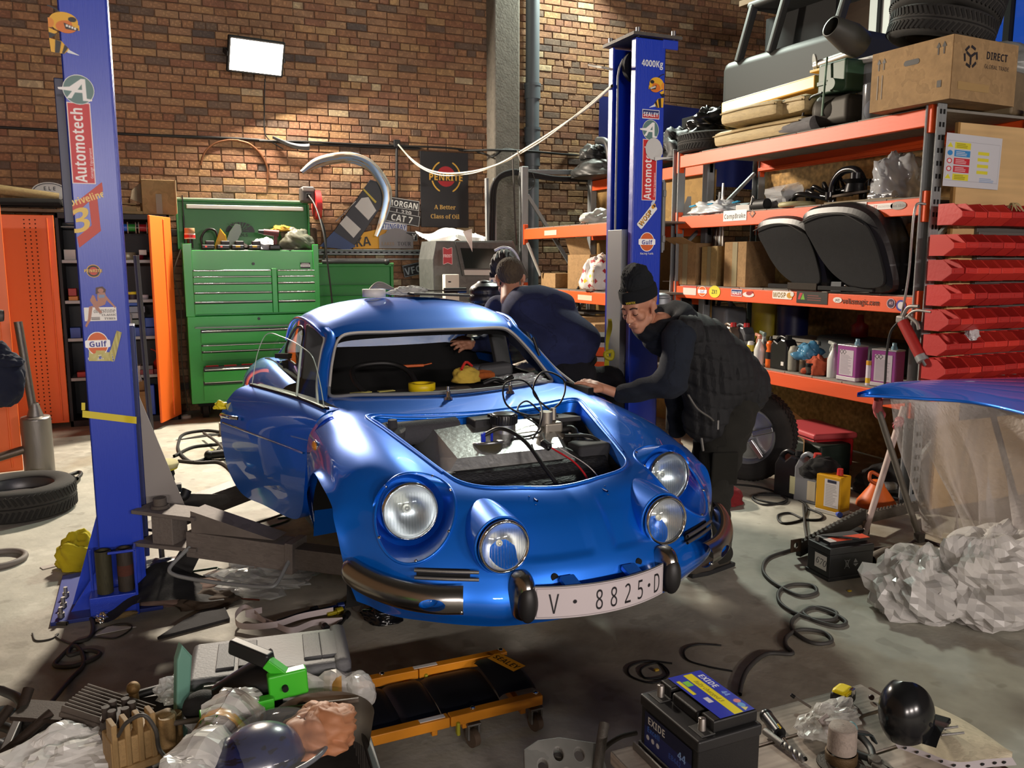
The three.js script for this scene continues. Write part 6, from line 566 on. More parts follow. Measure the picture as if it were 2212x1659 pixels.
{
const q=(px,dx,py)=>onShelf(2,px,dx,py);carton('brown carton with an open top flap, leftmost of three on the third shelf',q(1503,.13),RB+.06,.30,.37,.26,{tape:1,flaps:[[.3,.17,[-.02,.39,.2],[-.35,0,0]]]});carton('tall crumpled parcel taped all over, middle of three cartons',q(1552,.13),RB,.22,.34,.22,{m:dirty('#b99c62',.7),tape:1});carton('largest brown carton, nearest the black seats on the third shelf',q(1617,.15),RB-.02,.29,.37,.30,{tape:1});
[['#1c1c1e',.5,-.1],['#8a8073',.42,.04],['#3a2c22',.45,-.02],['#9aa0a2',.58,.0],['#6d5f4e',.38,.1],['#c9c6c0',.5,.13]].forEach(([c,L,o],i)=>solo(i===0?'black_bar':'metal_strip',['black bar sticking out of the taped parcel','grey strip leaning out of the taped parcel','dark brown strip leaning out of the parcel','bright bent tube standing out of the parcel','short brown strip in the parcel','white tube curling out of the parcel'][i],'strip',bar([0,0,0],[.02,L,o*-1],.03-i*.003,.012),mat(c,.4,.3),[q(1530+i*5,.12).x,LV[2]+.3,q(1538+i*4,.12).z],[o*1.2,0,0]));
const seatBack=(label,px,dx,s)=>{const t=thing('car_seat',label,'car seat',q(px,dx),[0,RB,0]),o=[[-.27,.52],[-.285,.60],[-.24,.66],[-.05,.69],[.16,.66],[.27,.58],[.33,.45],[.38,.25],[.39,.02],[.12,.0],[-.03,.1],[-.14,.25],[-.24,.46]].map(([x,y])=>[x*s,y*s*.74]);part(t,'shell',ext(new THREE.Shape(new THREE.CatmullRomCurve3(o.map(([x,y])=>V(x,y,0)),true).getPoints(70).map((v)=>new THREE.Vector2(v.x,v.y))),.26,[0,.03,-.02],[.16,0,0],.05),mat('#16171a',.42));part(t,'rear_panel',ext(new THREE.Shape(new THREE.CatmullRomCurve3(o.map(([x,y])=>V(x*.86+.01,y*.82+.02,0)),true).getPoints(70).map((v)=>new THREE.Vector2(v.x,v.y))),.02,[0,.03,.118],[.16,0,0],.006),fabric('#1d1e20'));part(t,'seam',tb([[-.26,.53,.1],[-.1,.58,.105],[.1,.575,.105],[.24,.49,.1]].map(([x,y,z])=>[x*s,y*s*.74+.03,z+.03+y*.16]),.004),M.black);part(t,'runner',[bx(.5,.03,.03,[.05,.025,.1]),bx(.5,.03,.03,[.05,.025,-.2])],M.dark);return t;};
seatBack('black leather seat back leaning beside the cartons, further of two',1722,.12,1.06);seatBack('black leather seat back, nearer of two on the third shelf',1838,.06,1.16);
const jg=thing('oil_jug','ribbed black oil jug at the near end of the third shelf','jug',q(1936,.12),RB);jug(jg,.2,.32,.12,mat('#19191b',.35),M.dark);part(jg,'label',bx(.05,.12,.002,[.07,.11,.062]),mat('#a39a2a',.5));for(let i=0;i<5;i++)part(jg,'rib',tb([[-.09,.06+i*.024,.062],[-.04,.045+i*.024,.064],[.01,.06+i*.024,.062]],.004),M.black);solo('battery_tray','rusty battery tray under the far seat back','tray',[bx(.3,.01,.16,[0,.005,0]),bx(.3,.05,.008,[0,.03,.08]),bx(.3,.05,.008,[0,.03,-.08])],dirty('#3a3128',.8,.4),q(1750,.06),RB);solo('grey_block','small grey block in front of the seats on the third shelf','block',bx(.1,.07,.06,[0,.035,0]),mat('#4d5257',.6),q(1812,.06),RB);solo('hook','small bright hook lying on the edge of the third shelf','hook',tb([[0,.01,.04],[0,.03,.0],[0,.045,-.03],[.01,.02,-.05],[.05,.01,-.05]],.009),M.chrome,q(1832,.05));solo('paper_stack','white papers at the far left end of the third shelf','paper',[bx(.24,.006,.2,[0,.02,0]),ext([[0,0],[.16,0],[.0,.16]],.005,[-.02,.02,.05])],M.white,q(1465,.2),RB);
}
{
const q=(px,dx,py)=>onShelf(3,px,dx,py);const d=(l,n,cat,px,dx,ry=RB)=>thing(n,l,cat,q(px,dx),ry);
let t=d('big grey jerrycan at the back left of the lowest shelf','jerrycan','can',1560,.45);part(t,'body',[bx(.36,.42,.26,[0,.21,0],null,.04),tb([[-.1,.42,0],[-.08,.47,0],[.06,.47,0],[.08,.42,0]],.018)],mat('#7b7f85',.5));part(t,'label',bx(.16,.2,.003,[.06,.17,.132]),M.white);t=d('yellow oil drum behind the spray bottles','oil_drum','drum',1650,.55);part(t,'body',[cy(.13,.13,.5,[0,.25,0]),cy(.134,.134,.015,[0,.48,0])],mat('#a3921e',.45));t=d('dark blue oil drum beside the yellow one','oil_drum','drum',1705,.6);part(t,'body',[cy(.13,.13,.46,[0,.23,0]),cy(.134,.134,.015,[0,.44,0]),cy(.133,.133,.01,[0,.3,0])],mat('#131a48',.4));t=d('black plastic drum at the far left of the lowest shelf','plastic_drum','drum',1492,.35);part(t,'body',[bx(.34,.5,.3,[0,.25,0],null,.04)],mat('#1d1e20',.5));
const metalJug=(l,px,dx,m,cap)=>{const u=d(l,'oil_jug','jug',px,dx);jug(u,.2,.3,.11,m,cap);return u;};metalJug('bronze oil jug with white handle and red cap behind the beanie man',1572,.2,mat('#8a7a6c',.3,.5),M.red);metalJug('grey funnel jug behind the clear tub',1600,.28,mat('#5d6064',.4,.3),M.red);
t=d('clear plastic tub with murky contents on the lowest shelf','plastic_tub','tub',1603,.1);part(t,'tub',lat([[.001,0],[.07,0],[.085,.16],[.089,.165]],28),mat('#c9cdca',.2,0,{transmission:.7,thickness:0}));part(t,'contents',cy(.075,.069,.07,[0,.04,0]),dirty('#4a4d4e',.8));
t=d('yellow and white spray can on the lowest shelf','spray_can','spray can',1618,.05);part(t,'can',cy(.03,.03,.16,[0,.08,0]),mat('#d9c23a',.35));part(t,'label',tf(print(.19,.10,(c,W,H)=>{fill(c,'#e3c62a',W,H);fill(c,'#16140e',W,H*.4,0,H*.12);fill(c,'#b8302a',W,H*.2,0,H*.56);fill(c,'#e8e4d4',W,H*.24,0,H*.76);txt(c,'FAST',W*.5,H*.24,H*.22,'#e3c62a');txt(c,'START',W*.5,H*.43,H*.2,'#e3c62a');},500,()=>0),[0,.07,.0]).applyMatrix4(new THREE.Matrix4()),printMat);{const g=t.children[1].geometry,p=g.attributes.position;for(let i=0;i<p.count;i++){const a=p.getX(i)/.0305;p.setX(i,Math.sin(a)*.0305);p.setZ(i,Math.cos(a)*.0305);}g.computeVertexNormals();}part(t,'cap',cy(.02,.028,.03,[0,.175,0]),M.white);
const spray=(l,px,dx,m,liquid,head)=>{const u=d(l,'spray_bottle','spray bottle',px,dx);part(u,'bottle',lat([[.001,0],[.04,0],[.042,.13],[.03,.17],[.015,.2],[.014,.22]],26),m);if(liquid)part(u,'liquid',cy(.038,.038,.025,[0,.016,0]),mat(liquid,.2));part(u,'trigger_head',[bx(.03,.035,.03,[0,.235,0],null,.008),bar([.015,.24,0],[-.05,.255,0],.02,.022),tb([[-.02,.235,0],[-.035,.2,0],[-.03,.18,0]],.006)],head);return u;};
spray('white spray bottle with a little yellow liquid at the shelf edge',1637,.04,mat('#d4d6d2',.3),'#c8d23a',mat('#c98a72',.4));spray('clear spray bottle with grey green trigger behind the white one',1646,.22,mat('#aab0b0',.3),0,mat('#6d807a',.4));spray('white spray bottle half full of green fluid beside the purple tin',1797,.1,mat('#cfd3d0',.3),'#4a8a84',mat('#a9ada8',.4));
t=d('orange polish bottle with a black cap on the lowest shelf','polish_bottle','bottle',1661,.06);part(t,'bottle',lat([[.001,0],[.034,0],[.036,.03],[.034,.13],[.026,.15],[.036,.18],[.03,.205],[.012,.215]],28),mat('#e0651c',.35));part(t,'label',cy(.0352,.0352,.09,[0,.08,0],null,28,true),mat('#17171a',.4));part(t,'cap',lat([[.012,.213],[.012,.235],[.005,.25],[.001,.25]],16),M.black);
t=d('squat black oil jug with grey moulding beside the orange bottle','oil_jug','jug',1690,.09);jug(t,.19,.26,.11,mat('#16171a',.3),M.dark);part(t,'label',bx(.03,.03,.002,[.05,.05,.057]),M.white);t=d('mottled grey gas bottle between jug and bagged cloth','gas_cylinder','cylinder',1712,.07);part(t,'cylinder',lat([[.001,0],[.04,0],[.043,.02],[.043,.15],[.03,.19],[.001,.2]],28),dirty('#a8a798',.5));for(const[px,h,l,c]of[[1737,.1,'dented small tin beside the grey cylinder','#6b5a48'],[1750,.085,'dark grease tin at the edge of the lowest shelf','#1b1c1d']]){const u=d(l,'tin','tin',px,.05);part(u,'tin',[cy(.042,.042,h,[0,h/2,0]),cy(.045,.045,.008,[0,h,0])],dirty(c,.4,.5));part(u,'label',cy(.0425,.0425,h*.5,[0,h*.45,0],null,24,true),mat('#3a3630',.5));}
solo('shop_cloth_bag','blue plastic bag of orange cloths on the lowest shelf','bag',crumple(.2,.2,.2,.5,71),mat('#5fa3cc',.3,0,{transmission:.35,thickness:0}),q(1742,.14).add(V(0,.09,0)));solo('orange_cloth','crumpled orange cloth spilling from the blue bag','cloth',crumple(.22,.2,.2,.5,72),fabric('#c25a3a'),q(1768,.12));
const tin=(l,px,dx,ry)=>{const u=d(l,'solvent_tin','tin',px,dx,RB+ry),w=.175,h=.25;part(u,'tin',[bx(w,h,.11,[0,h/2,0],null,.006)],mat('#8e3f86',.4));part(u,'lid_rim',bx(w+.004,.01,.114,[0,h,0]),mat('#c9c6c6',.3,.6));part(u,'base_band',bx(w+.003,.028,.113,[0,.018,0]),mat('#c9c4c6',.4));part(u,'spout',lat([[.02,0],[.02,.02],[.014,.03],[.014,.05],[.001,.05]],18,[w*.22,h,0]),mat('#9bc3d6',.2,0,{transmission:.5,thickness:0}));part(u,'label',tf(print(w*.72,h*.72,(c,W,H)=>{fill(c,'#bdb4bd',W,H);for(const x of[.14,.34]){c.save();c.translate(W*x,H*.09);c.rotate(Math.PI/4);c.strokeStyle='#2a2a2a';c.lineWidth=2;c.strokeRect(-6,-6,12,12);c.restore();}txtLines(c,W*.84,W*.08,H*.2,16,H*.048,'#8d8690');},560),[0,h*.52,.0565]),printMat);return u;};
tin('large purple solvent tin with a white label on the lowest shelf',1838,.1,0);tin('purple solvent tin nearest the end upright',1915,.09,.2);t=d('yellow and white sealant tube standing between the purple tins','sealant_tube','tube',1876,.03);part(t,'tube',cy(.022,.022,.17,[0,.085,0]),mat('#cfc7d4',.4));part(t,'band',cy(.0224,.0224,.03,[0,.155,0],null,24,true),mat('#d09a2a',.4));part(t,'band',cy(.0224,.0224,.035,[0,.035,0],null,24,true),mat('#d8b32a',.4));part(t,'nozzle',cy(.004,.012,.07,[0,.205,0]),M.black);
solo('parts_crate','grey plastic crate of parts at the back of the lowest shelf','crate',[bx(.5,.2,.3,[0,.1,0],null,.02),bx(.53,.03,.33,[0,.2,0])],mat('#84827a',.6),q(1745,.55),RB);solo('fuel_box','dark blue grey case at the back of the lowest shelf','case',bx(.75,.26,.3,[0,.13,0],null,.03),mat('#2c3438',.5),q(1865,.55),RB);solo('red_oil_can','small red can on the dark case at the back of the lowest shelf','can',lat([[.001,0],[.06,0],[.06,.09],[.03,.11],[.02,.17],[.001,.17]],24),mat('#7a1218',.4),q(1850,.52).add(V(0,.265,0)));
}
{
const G=(px,py)=>atY(px,py,0),wh=G(1590,1034);tyre('wheel','winter tyre on an alloy wheel standing by the man\'s legs',[wh.x+.08,.335,wh.z+.02],[0,.62,Math.PI/2,'YXZ'],.335,.2,'alloy');const sp2=scene.children[scene.children.length-1];part(sp2,'spokes',ring(5,(a)=>bar([Math.cos(a)*.04,.06,Math.sin(a)*.04],[Math.cos(a)*.2,.05,Math.sin(a)*.2],.045,.03,.01)),mat('#bfc0c2',.2,.9));
const cb=G(1700,990);solo('bent_board','curved sheet of cardboard bowed under the rack behind the wheel','board',[grid(20,8,(u,v)=>[lerp(-.42,.55,u)+0,lerp(0,.42-.22*u+.1*Math.sin(u*3.1),v),-.25*Math.sin(u*2.6)+.1*v])],dirty('#a9824a',.85),[FX+.15,.02,cb.z-.35],RB+.5);solo('bent_board_end','darker cut end of the cardboard sheet under the rack','board',[grid(12,6,(u,v)=>[lerp(0,.5,u),lerp(0,.22+.06*u,v),.2*u*u])],dirty('#7d5a30',.85),[FX+.1,.02,cb.z+.12],RB-.1);
const cl=G(1765,1012),t=thing('cool_box','red lidded box with a blue label under the rack','box',[FX+.22,.06,cl.z-.05],RB-.18);part(t,'body',bx(.52,.22,.34,[0,.11,0],null,.02),mat('#a8141e',.4));part(t,'lid',bx(.56,.05,.37,[0,.24,0],null,.02),mat('#c24a50',.5));part(t,'label',tf(print(.22,.13,(c,W,H)=>{fill(c,'#1e2c74',W,H);txt(c,'Clarke',W/2,H/2,H*.6,'#e4e6ee','bold','sans-serif',W*.9);},500),[-.12,.12,.172]),printMat);part(t,'handle',tb([[.27,.18,.1],[.3,.1,.05],[.27,.05,-.05]],.006),M.steel);part(t,'plinth',bx(.5,.06,.3,[0,-.03,0]),M.dark);
solo('green_crate','dark green crate beside the wheel under the rack','crate',[bx(.4,.26,.3,[0,.13,0],null,.02)],mat('#14241c',.6),[FX+.1,0,G(1660,1045).z-.1],RB);solo('bin_liner','black sack lying under the rack behind the yellow can','bag',crumple(.6,.3,.5,.4,76),mat('#151515',.5),[FX+.25,.0,ZA-.25]);
const f=(px,py,l,n,c)=>thing(n,l,c,G(px,py),RB+.25);let u=f(1708,1072,'black oil jug on the floor beside the silver one','oil_jug','jug');jug(u,.2,.32,.12,mat('#17181b',.3),M.dark);part(u,'label',bx(.045,.12,.002,[.05,.1,.062]),mat('#bdbb92',.5));u=f(1748,1083,'silver grey oil jug with a red cap on the floor','oil_jug','jug');jug(u,.18,.33,.11,mat('#8d9196',.35,.3),mat('#c23a34',.4));part(u,'label',bx(.06,.13,.002,[.045,.09,.057]),mat('#c9bda2',.5));
u=f(1797,1107,'yellow square tin with a red cap on the floor','solvent_tin','tin');part(u,'tin',bx(.17,.25,.12,[0,.125,0],null,.006),mat('#cf9a14',.4));part(u,'cap',cy(.018,.02,.04,[.04,.275,0]),mat('#c4302c',.4));part(u,'base_band',bx(.174,.025,.124,[0,.014,0]),M.white);part(u,'label',tf(print(.1,.18,(c,W,H)=>{fill(c,'#cfcac8',W,H);fill(c,'#22263e',W*.6,H*.1,W*.2,H*.03);txtLines(c,W*.8,W*.1,H*.2,14,H*.055,'#9a9694');},420),[.025,.14,.0615]),printMat);part(u,'side_label',bx(.002,.16,.1,[-.086,.11,0]),mat('#c2c8d4',.5));solo('black_cloth','black cloth draped over the yellow tin','cloth',crumple(.26,.2,.2,.5,78),fabric('#0f0f10'),G(1775,1095).add(V(0,.2,-.02)),0);
const cn=G(1892,1092),v=thing('warning_beacon','orange cone shaped base lying at the foot of the rack upright','cone',cn,0);part(v,'cone',lat([[.001,.17],[.035,.17],[.05,.13],[.12,.03],[.125,.0]],28),mat('#d9651f',.5));part(v,'clip',tb([[-.03,.15,.04],[-.09,.19,.02],[-.06,.23,0],[0,.2,.03]],.012),mat('#b8501c',.5));part(v,'stub',cy(.03,.03,.3,[.16,.1,-.05],[0,0,Math.PI/2-.1]),M.galv);
solo('bottle_top','small blue and white cap lying beside the yellow tin','cap',[cy(.018,.018,.03,[0,.018,0],[Math.PI/2,0,.4])],mat('#2a49b0',.4),G(1812,1117));solo('white_red_sack','white and red sack on the floor behind the lift post','sack',crumple(.3,.4,.3,.4,79),fabric('#c9c2c0'),[3.35,0,-4.6]);solo('red_toolbag','red bag under the white sack behind the lift post','bag',crumple(.3,.2,.3,.3,80),fabric('#8e1f26'),[3.42,0,-4.38]);
}
{
const fx=3.85,z1=-6.3,z0=-8.45,zc=(z0+z1)/2,L=z1-z0,t=thing('pallet_rack','further orange racking bay in the corner beyond the lift post','racking',[fx,0,zc]),lv=[1.93,1.30,.66];for(const[x,z]of[[0,-L/2],[.85,-L/2],[.85,L/2]])part(t,'upright',[bx(.08,2.6,.08,[x,1.3,z-.04],null,.01)],M.galv);part(t,'brace',bar([.04,2.3,-L/2-.04],[.83,1.2,-L/2-.04],.03,.04),M.galv);part(t,'brace',bar([.04,.3,-L/2-.04],[.83,1.2,-L/2-.04],.03,.04),M.galv);
lv.forEach((y,i)=>{part(t,'beam',bx(.045,.11,L,[0,y-.06,0],null,.005),M.orange);part(t,'beam',bx(.045,.11,L,[.85,y-.06,0],null,.005),M.orange);part(t,'beam_end',bx(.05,.22,.05,[0,y-.06,-L/2]),M.orange);for(let k=0;k<6;k++)part(t,'deck_panel',bx(.88,.018,L/6-.006,[.43,y-.004,-L/2+(k+.5)*L/6]),dirty('#7d766c',.8));});part(t,'beam',bx(.045,.11,L,[.85,2.42,0],null,.005),M.orange);part(t,'back_board',uvm(bx(.016,2.4,L,[.9,1.2,0],null,0),1),dirty('#a8854c',.9));for(const[y,a]of[[1.93,-.4],[1.30,.35]])part(t,'tape_note',bx(.002,.05,.28,[-.025,y-.06,a]),mat('#d6b29a',.6));
const q=(px,i,dx)=>{const X=fx+dx;return V(X,lv[i]+.007,atX(px,i?590:470,X).z);};
carton('open carton with one flap up on the far rack',q(1275,1,.25),RB+.2,.34,.34,.3,{open:1,flaps:[[.33,.18,[-.05,.42,.12],[-1.2,0,0]]]});const sb=q(1295,1,.1);solo('printed_sack','white sack printed with red and yellow squares on the far rack','sack',[crumple(.34,.5,.3,.3,83,12)],new THREE.MeshStandardMaterial({map:dataTex(128,(u,v)=>{const x=Math.floor((u+v)*9),y=Math.floor((v-u)*9+99),h=hash(x,y,5);return(x%2||y%2)?[.82,.8,.78]:h<.4?[.62,.1,.12]:h<.6?[.85,.75,.1]:h<.7?[.1,.4,.2]:[.8,.78,.76];},true,2),roughness:.5}),sb,0);sb;scene.children[scene.children.length-1].geometry=uvm(scene.children[scene.children.length-1].geometry,1.2);
carton('low brown box left of the open carton on the far rack',q(1207,1,.15),RB,.34,.15,.25);solo('carrier_bag','knotted white carrier bag on the upper shelf of the far rack','bag',[crumple(.34,.2,.25,.5,84),crumple(.1,.16,.1,.5,85)],mat('#c9c9c2',.4,0,{transmission:.4,thickness:0}),q(1293,0,.15));carton('brown carton sagging open on the low shelf of the far rack',q(1262,2,.12).setY(lv[2]+.007),RB,.36,.38,.3,{tape:0});carton('brown carton with white labels beside the lift post on the far rack',q(1306,2,.08).setY(lv[2]+.007),RB,.2,.34,.3);solo('parts_tray','tray of odd parts on the cartons of the far rack','tray',[bx(.4,.02,.3),tb([[-.15,0,0],[-.05,.2,.1],[0,.25,.1]],.012)],dirty('#3b362e',.7),q(1270,2,.2).setY(lv[2]+.42),RB);
const hb=V(fx+.75,2.48,atX(1290,375,fx+.75).z);solo('engine_cover','dark bulky car part on top of the far racking behind the lift post','car part',[crumple(.5,.3,.7,.25,86),tf(crumple(.3,.25,.3,.4,87),[0,.2,-.1]),tb([[0,.1,.3],[0,.35,.2],[.0,.4,0]],.04)],mat('#2a2a29',.5),hb);const tp=atZ(1420,240,-7.6);solo('tarpaulin','dark blue tarpaulin hung on the brick wall behind the racks','tarpaulin',grid(30,10,(u,v)=>[lerp(0,3.0,u),lerp(-.9,.05,v)+.25-.1*u,.05*Math.sin(u*30)*(1-v)]),mat('#141f66',.5),[atZ(1294,240,WZ+.2).x,atZ(1294,235,WZ+.2).y-.15,WZ+.2]);
const dz=atX(1280,790,3.2),u=thing('drawer_unit','small black tool cabinet with orange drawers beyond the blue car','tool cabinet',[3.2,0,dz.z],RB+.9);part(u,'carcass',bx(.4,1.02,.4,[0,.51,0],null,.01),M.dark);for(let i=0;i<4;i++){const h=i===3?.16:.1,y=.92-[0,.11,.22,.36][i];const w=part(u,'drawer',bx(.34,h,.02,[0,y,.205],null,.004),mat('#d9531c',.4));part(w,'pull',bx(.34,.035,.025,[0,y+h/2-.012,.215],null,.006),mat('#c2b8b0',.4,.3));}
}
{
const t=thing('car_shell','dark stripped car body stored high behind the racking','car body',[6.3,3.14,-6.85],RB+.08);part(t,'shell',[bx(1.7,.5,.9,[0,.3,0],null,.1)],mat('#262624',.6));part(t,'roof',bx(1.3,.08,.8,[.1,1.05,0],null,.05),mat('#2a2a28',.6));for(const x of[-.55,-.1,.7])part(t,'pillar',bar([x-.06,.5,.42],[x+.08,1.05,.36],.09,.06,.02),mat('#2a2a28',.6));part(t,'opening',bx(.9,.4,.02,[.0,.72,.2]),M.dark);const s=thing('storage_platform','dark steel platform carrying the stripped car body','platform',[6.3,0,-6.85]);part(s,'deck',bx(1.3,.1,2.6,[0,3.12,0]),M.dark);for(const[x,z]of[[-.6,-1.25],[-.6,1.2],[.6,-1.25],[.6,1.2]])part(s,'post',bx(.09,3.07,.09,[x,1.535,z]),M.dark);for(const[i,y]of[[0,4.35],[1,4.45]])solo('timber_plank',i?'upper timber plank on the stored car body':'lower timber plank on the stored car body','timber',bx(.4,.06,1.6,[0,0,0],[0,.1,0]),dirty('#7a5c34',.8),[6.25+i*.1,y-.06,-6.85]);
}
// ---------- the three people: smooth-joined capsules meshed by marching cubes ----------
function blob(bones,o={}){
const k=o.k??.03,pad=.05,lo=V(9,9,9),hi=V(-9,-9,-9);for(const b of bones)if(!(b[4]<0))for(const[p,r]of[[b[0],b[1]],[b[2]||b[0],b[3]??b[1]]]){lo.min(p.clone().addScalar(-r-pad));hi.max(p.clone().addScalar(r+pad));}
const c=lo.clone().add(hi).multiplyScalar(.5),s=hi.clone().sub(lo).multiplyScalar(.5),n=o.n||64,mc=new MarchingCubes(n,M.black,false,false,400000);mc.isolation=0;const h=n/2;
const B=bones.map(([a,ra,b,rb,sg])=>{b=b||a;rb=rb??ra;const d=b.clone().sub(a);return{ax:a.x,ay:a.y,az:a.z,dx:d.x,dy:d.y,dz:d.z,l:d.lengthSq()||1e-9,ra,rb,sg:sg||1};});
for(let z=0;z<n;z++)for(let y=0;y<n;y++)for(let x=0;x<n;x++){
const px=c.x+(x-h)/h*s.x,py=c.y+(y-h)/h*s.y,pz=c.z+(z-h)/h*s.z;let d=1;
for(const q of B){const ex=px-q.ax,ey=py-q.ay,ez=pz-q.az,t=clamp((ex*q.dx+ey*q.dy+ez*q.dz)/q.l),f=Math.hypot(ex-q.dx*t,ey-q.dy*t,ez-q.dz*t)-q.ra-(q.rb-q.ra)*t;if(q.sg<0){const m=clamp(.5-.5*(d+f)/.008);d=lerp(d,-f,m)+.008*m*(1-m);}else{const m=clamp(.5+.5*(f-d)/k);d=lerp(f,d,m)-k*m*(1-m);}}
if(o.detail&&Math.abs(d)<.05)d+=o.detail(px,py,pz);if(o.cut)d=Math.max(d,o.cut(px,py,pz));mc.field[z*n*n+y*n+x]=-d;
}
mc.update();const P=mc.positionArray.slice(0,mc.count*3);let g=new THREE.BufferGeometry();for(let i=0;i<P.length;i+=3){P[i]=P[i]*s.x+c.x;P[i+1]=P[i+1]*s.y+c.y;P[i+2]=P[i+2]*s.z+c.z;}g.setAttribute('position',new THREE.BufferAttribute(new Float32Array(P),3));g=mergeVertices(g,1e-4);g.computeVertexNormals();g.setAttribute('uv',new THREE.BufferAttribute(new Float32Array(g.attributes.position.count*2),2));return uvm(g);
}
const J=(px,py,z)=>atZ(px,py,z);
const headBones=()=>[[V(0,.045,-.018),.078,V(0,.03,-.045),.075],[V(0,.05,.01),.068],[V(0,-.03,.03),.052,V(0,-.065,.042),.04],[V(0,-.092,.06),.02,V(0,-.096,.058),.02],[V(-.05,-.055,.01),.022,V(-.012,-.095,.055),.018],[V(.05,-.055,.01),.022,V(.012,-.095,.055),.018],[V(-.03,.026,.066),.018,V(.03,.026,.066),.018],[V(-.04,-.02,.055),.023],[V(.04,-.02,.055),.023],[V(0,.018,.08),.009,V(0,-.026,.104),.0125],[V(-.012,-.03,.09),.0095,V(.012,-.03,.09),.0095],[V(-.017,-.058,.083),.0062,V(.017,-.058,.083),.0062],[V(-.015,-.067,.081),.007,V(.015,-.067,.081),.007],[V(0,-.05,-.02),.056,V(0,-.17,-.05),.06],[V(-.033,.006,.094),.0125,null,.0125,-1],[V(.033,.006,.094),.0125,null,.0125,-1],[V(-.033,.004,.072),.0135],[V(.033,.004,.072),.0135],...[-1,1].flatMap((s)=>[[V(.078*s,.012,-.012),.011,V(.073*s,-.03,-.002),.008],[V(.083*s,.02,-.02),.009,V(.083*s,-.012,-.022),.009]])];
function headAt(pos,rx,ry,rz=0){const m=new THREE.Matrix4().makeRotationFromEuler(new THREE.Euler(rx,ry,rz,'YXZ')).setPosition(pos);return{m,mesh:blob(headBones(),{k:.014,n:76}).applyMatrix4(m),put:(g)=>g.applyMatrix4(m)};}
function handBones(w,palm,dir,up,curl,spread=.019,thumbSide=1){
const d=dir.clone().normalize(),u=up.clone().addScaledVector(d,-up.dot(d)).normalize(),s=d.clone().cross(u).multiplyScalar(thumbSide),b=[[w,.026,palm,.024]];const L=[.072,.08,.074,.058];
for(let i=0;i<4;i++){const o=(i-1.5)*-spread,k=palm.clone().addScaledVector(d,.042-Math.abs(i-1.2)*.004).addScaledVector(s,o);b.push([palm.clone().addScaledVector(s,o*.8),.019,k,.0115]);let p=k,a=curl[i]*.35;for(let j=0;j<3;j++){const l=L[i]*[.46,.3,.24][j],e=p.clone().addScaledVector(d,Math.cos(a)*l).addScaledVector(u,-Math.sin(a)*l).addScaledVector(s,o*.12);b.push([p,.0098-j*.0012,e,.0088-j*.0012]);p=e;a+=curl[i];}}
const t0=palm.clone().addScaledVector(d,-.02).addScaledVector(s,.026),t1=t0.clone().addScaledVector(d,.03).addScaledVector(s,.024).addScaledVector(u,-.012),t2=t1.clone().addScaledVector(d,.032).addScaledVector(s,.002).addScaledVector(u,-.008);b.push([t0,.017,t1,.0125],[t1,.0115,t2,.0095]);return b;
}
const skin=mat('#b98368',.55,0,{bumpMap:TEX.fine,bumpScale:.0003}),skinDark=mat('#9a6a55',.55);
const fold=(f,a,ph)=>(x,y,z)=>a*Math.sin(x*f+Math.sin(y*f*.7+ph)*1.6)*Math.sin(y*f*1.3+z*f*.6+ph);
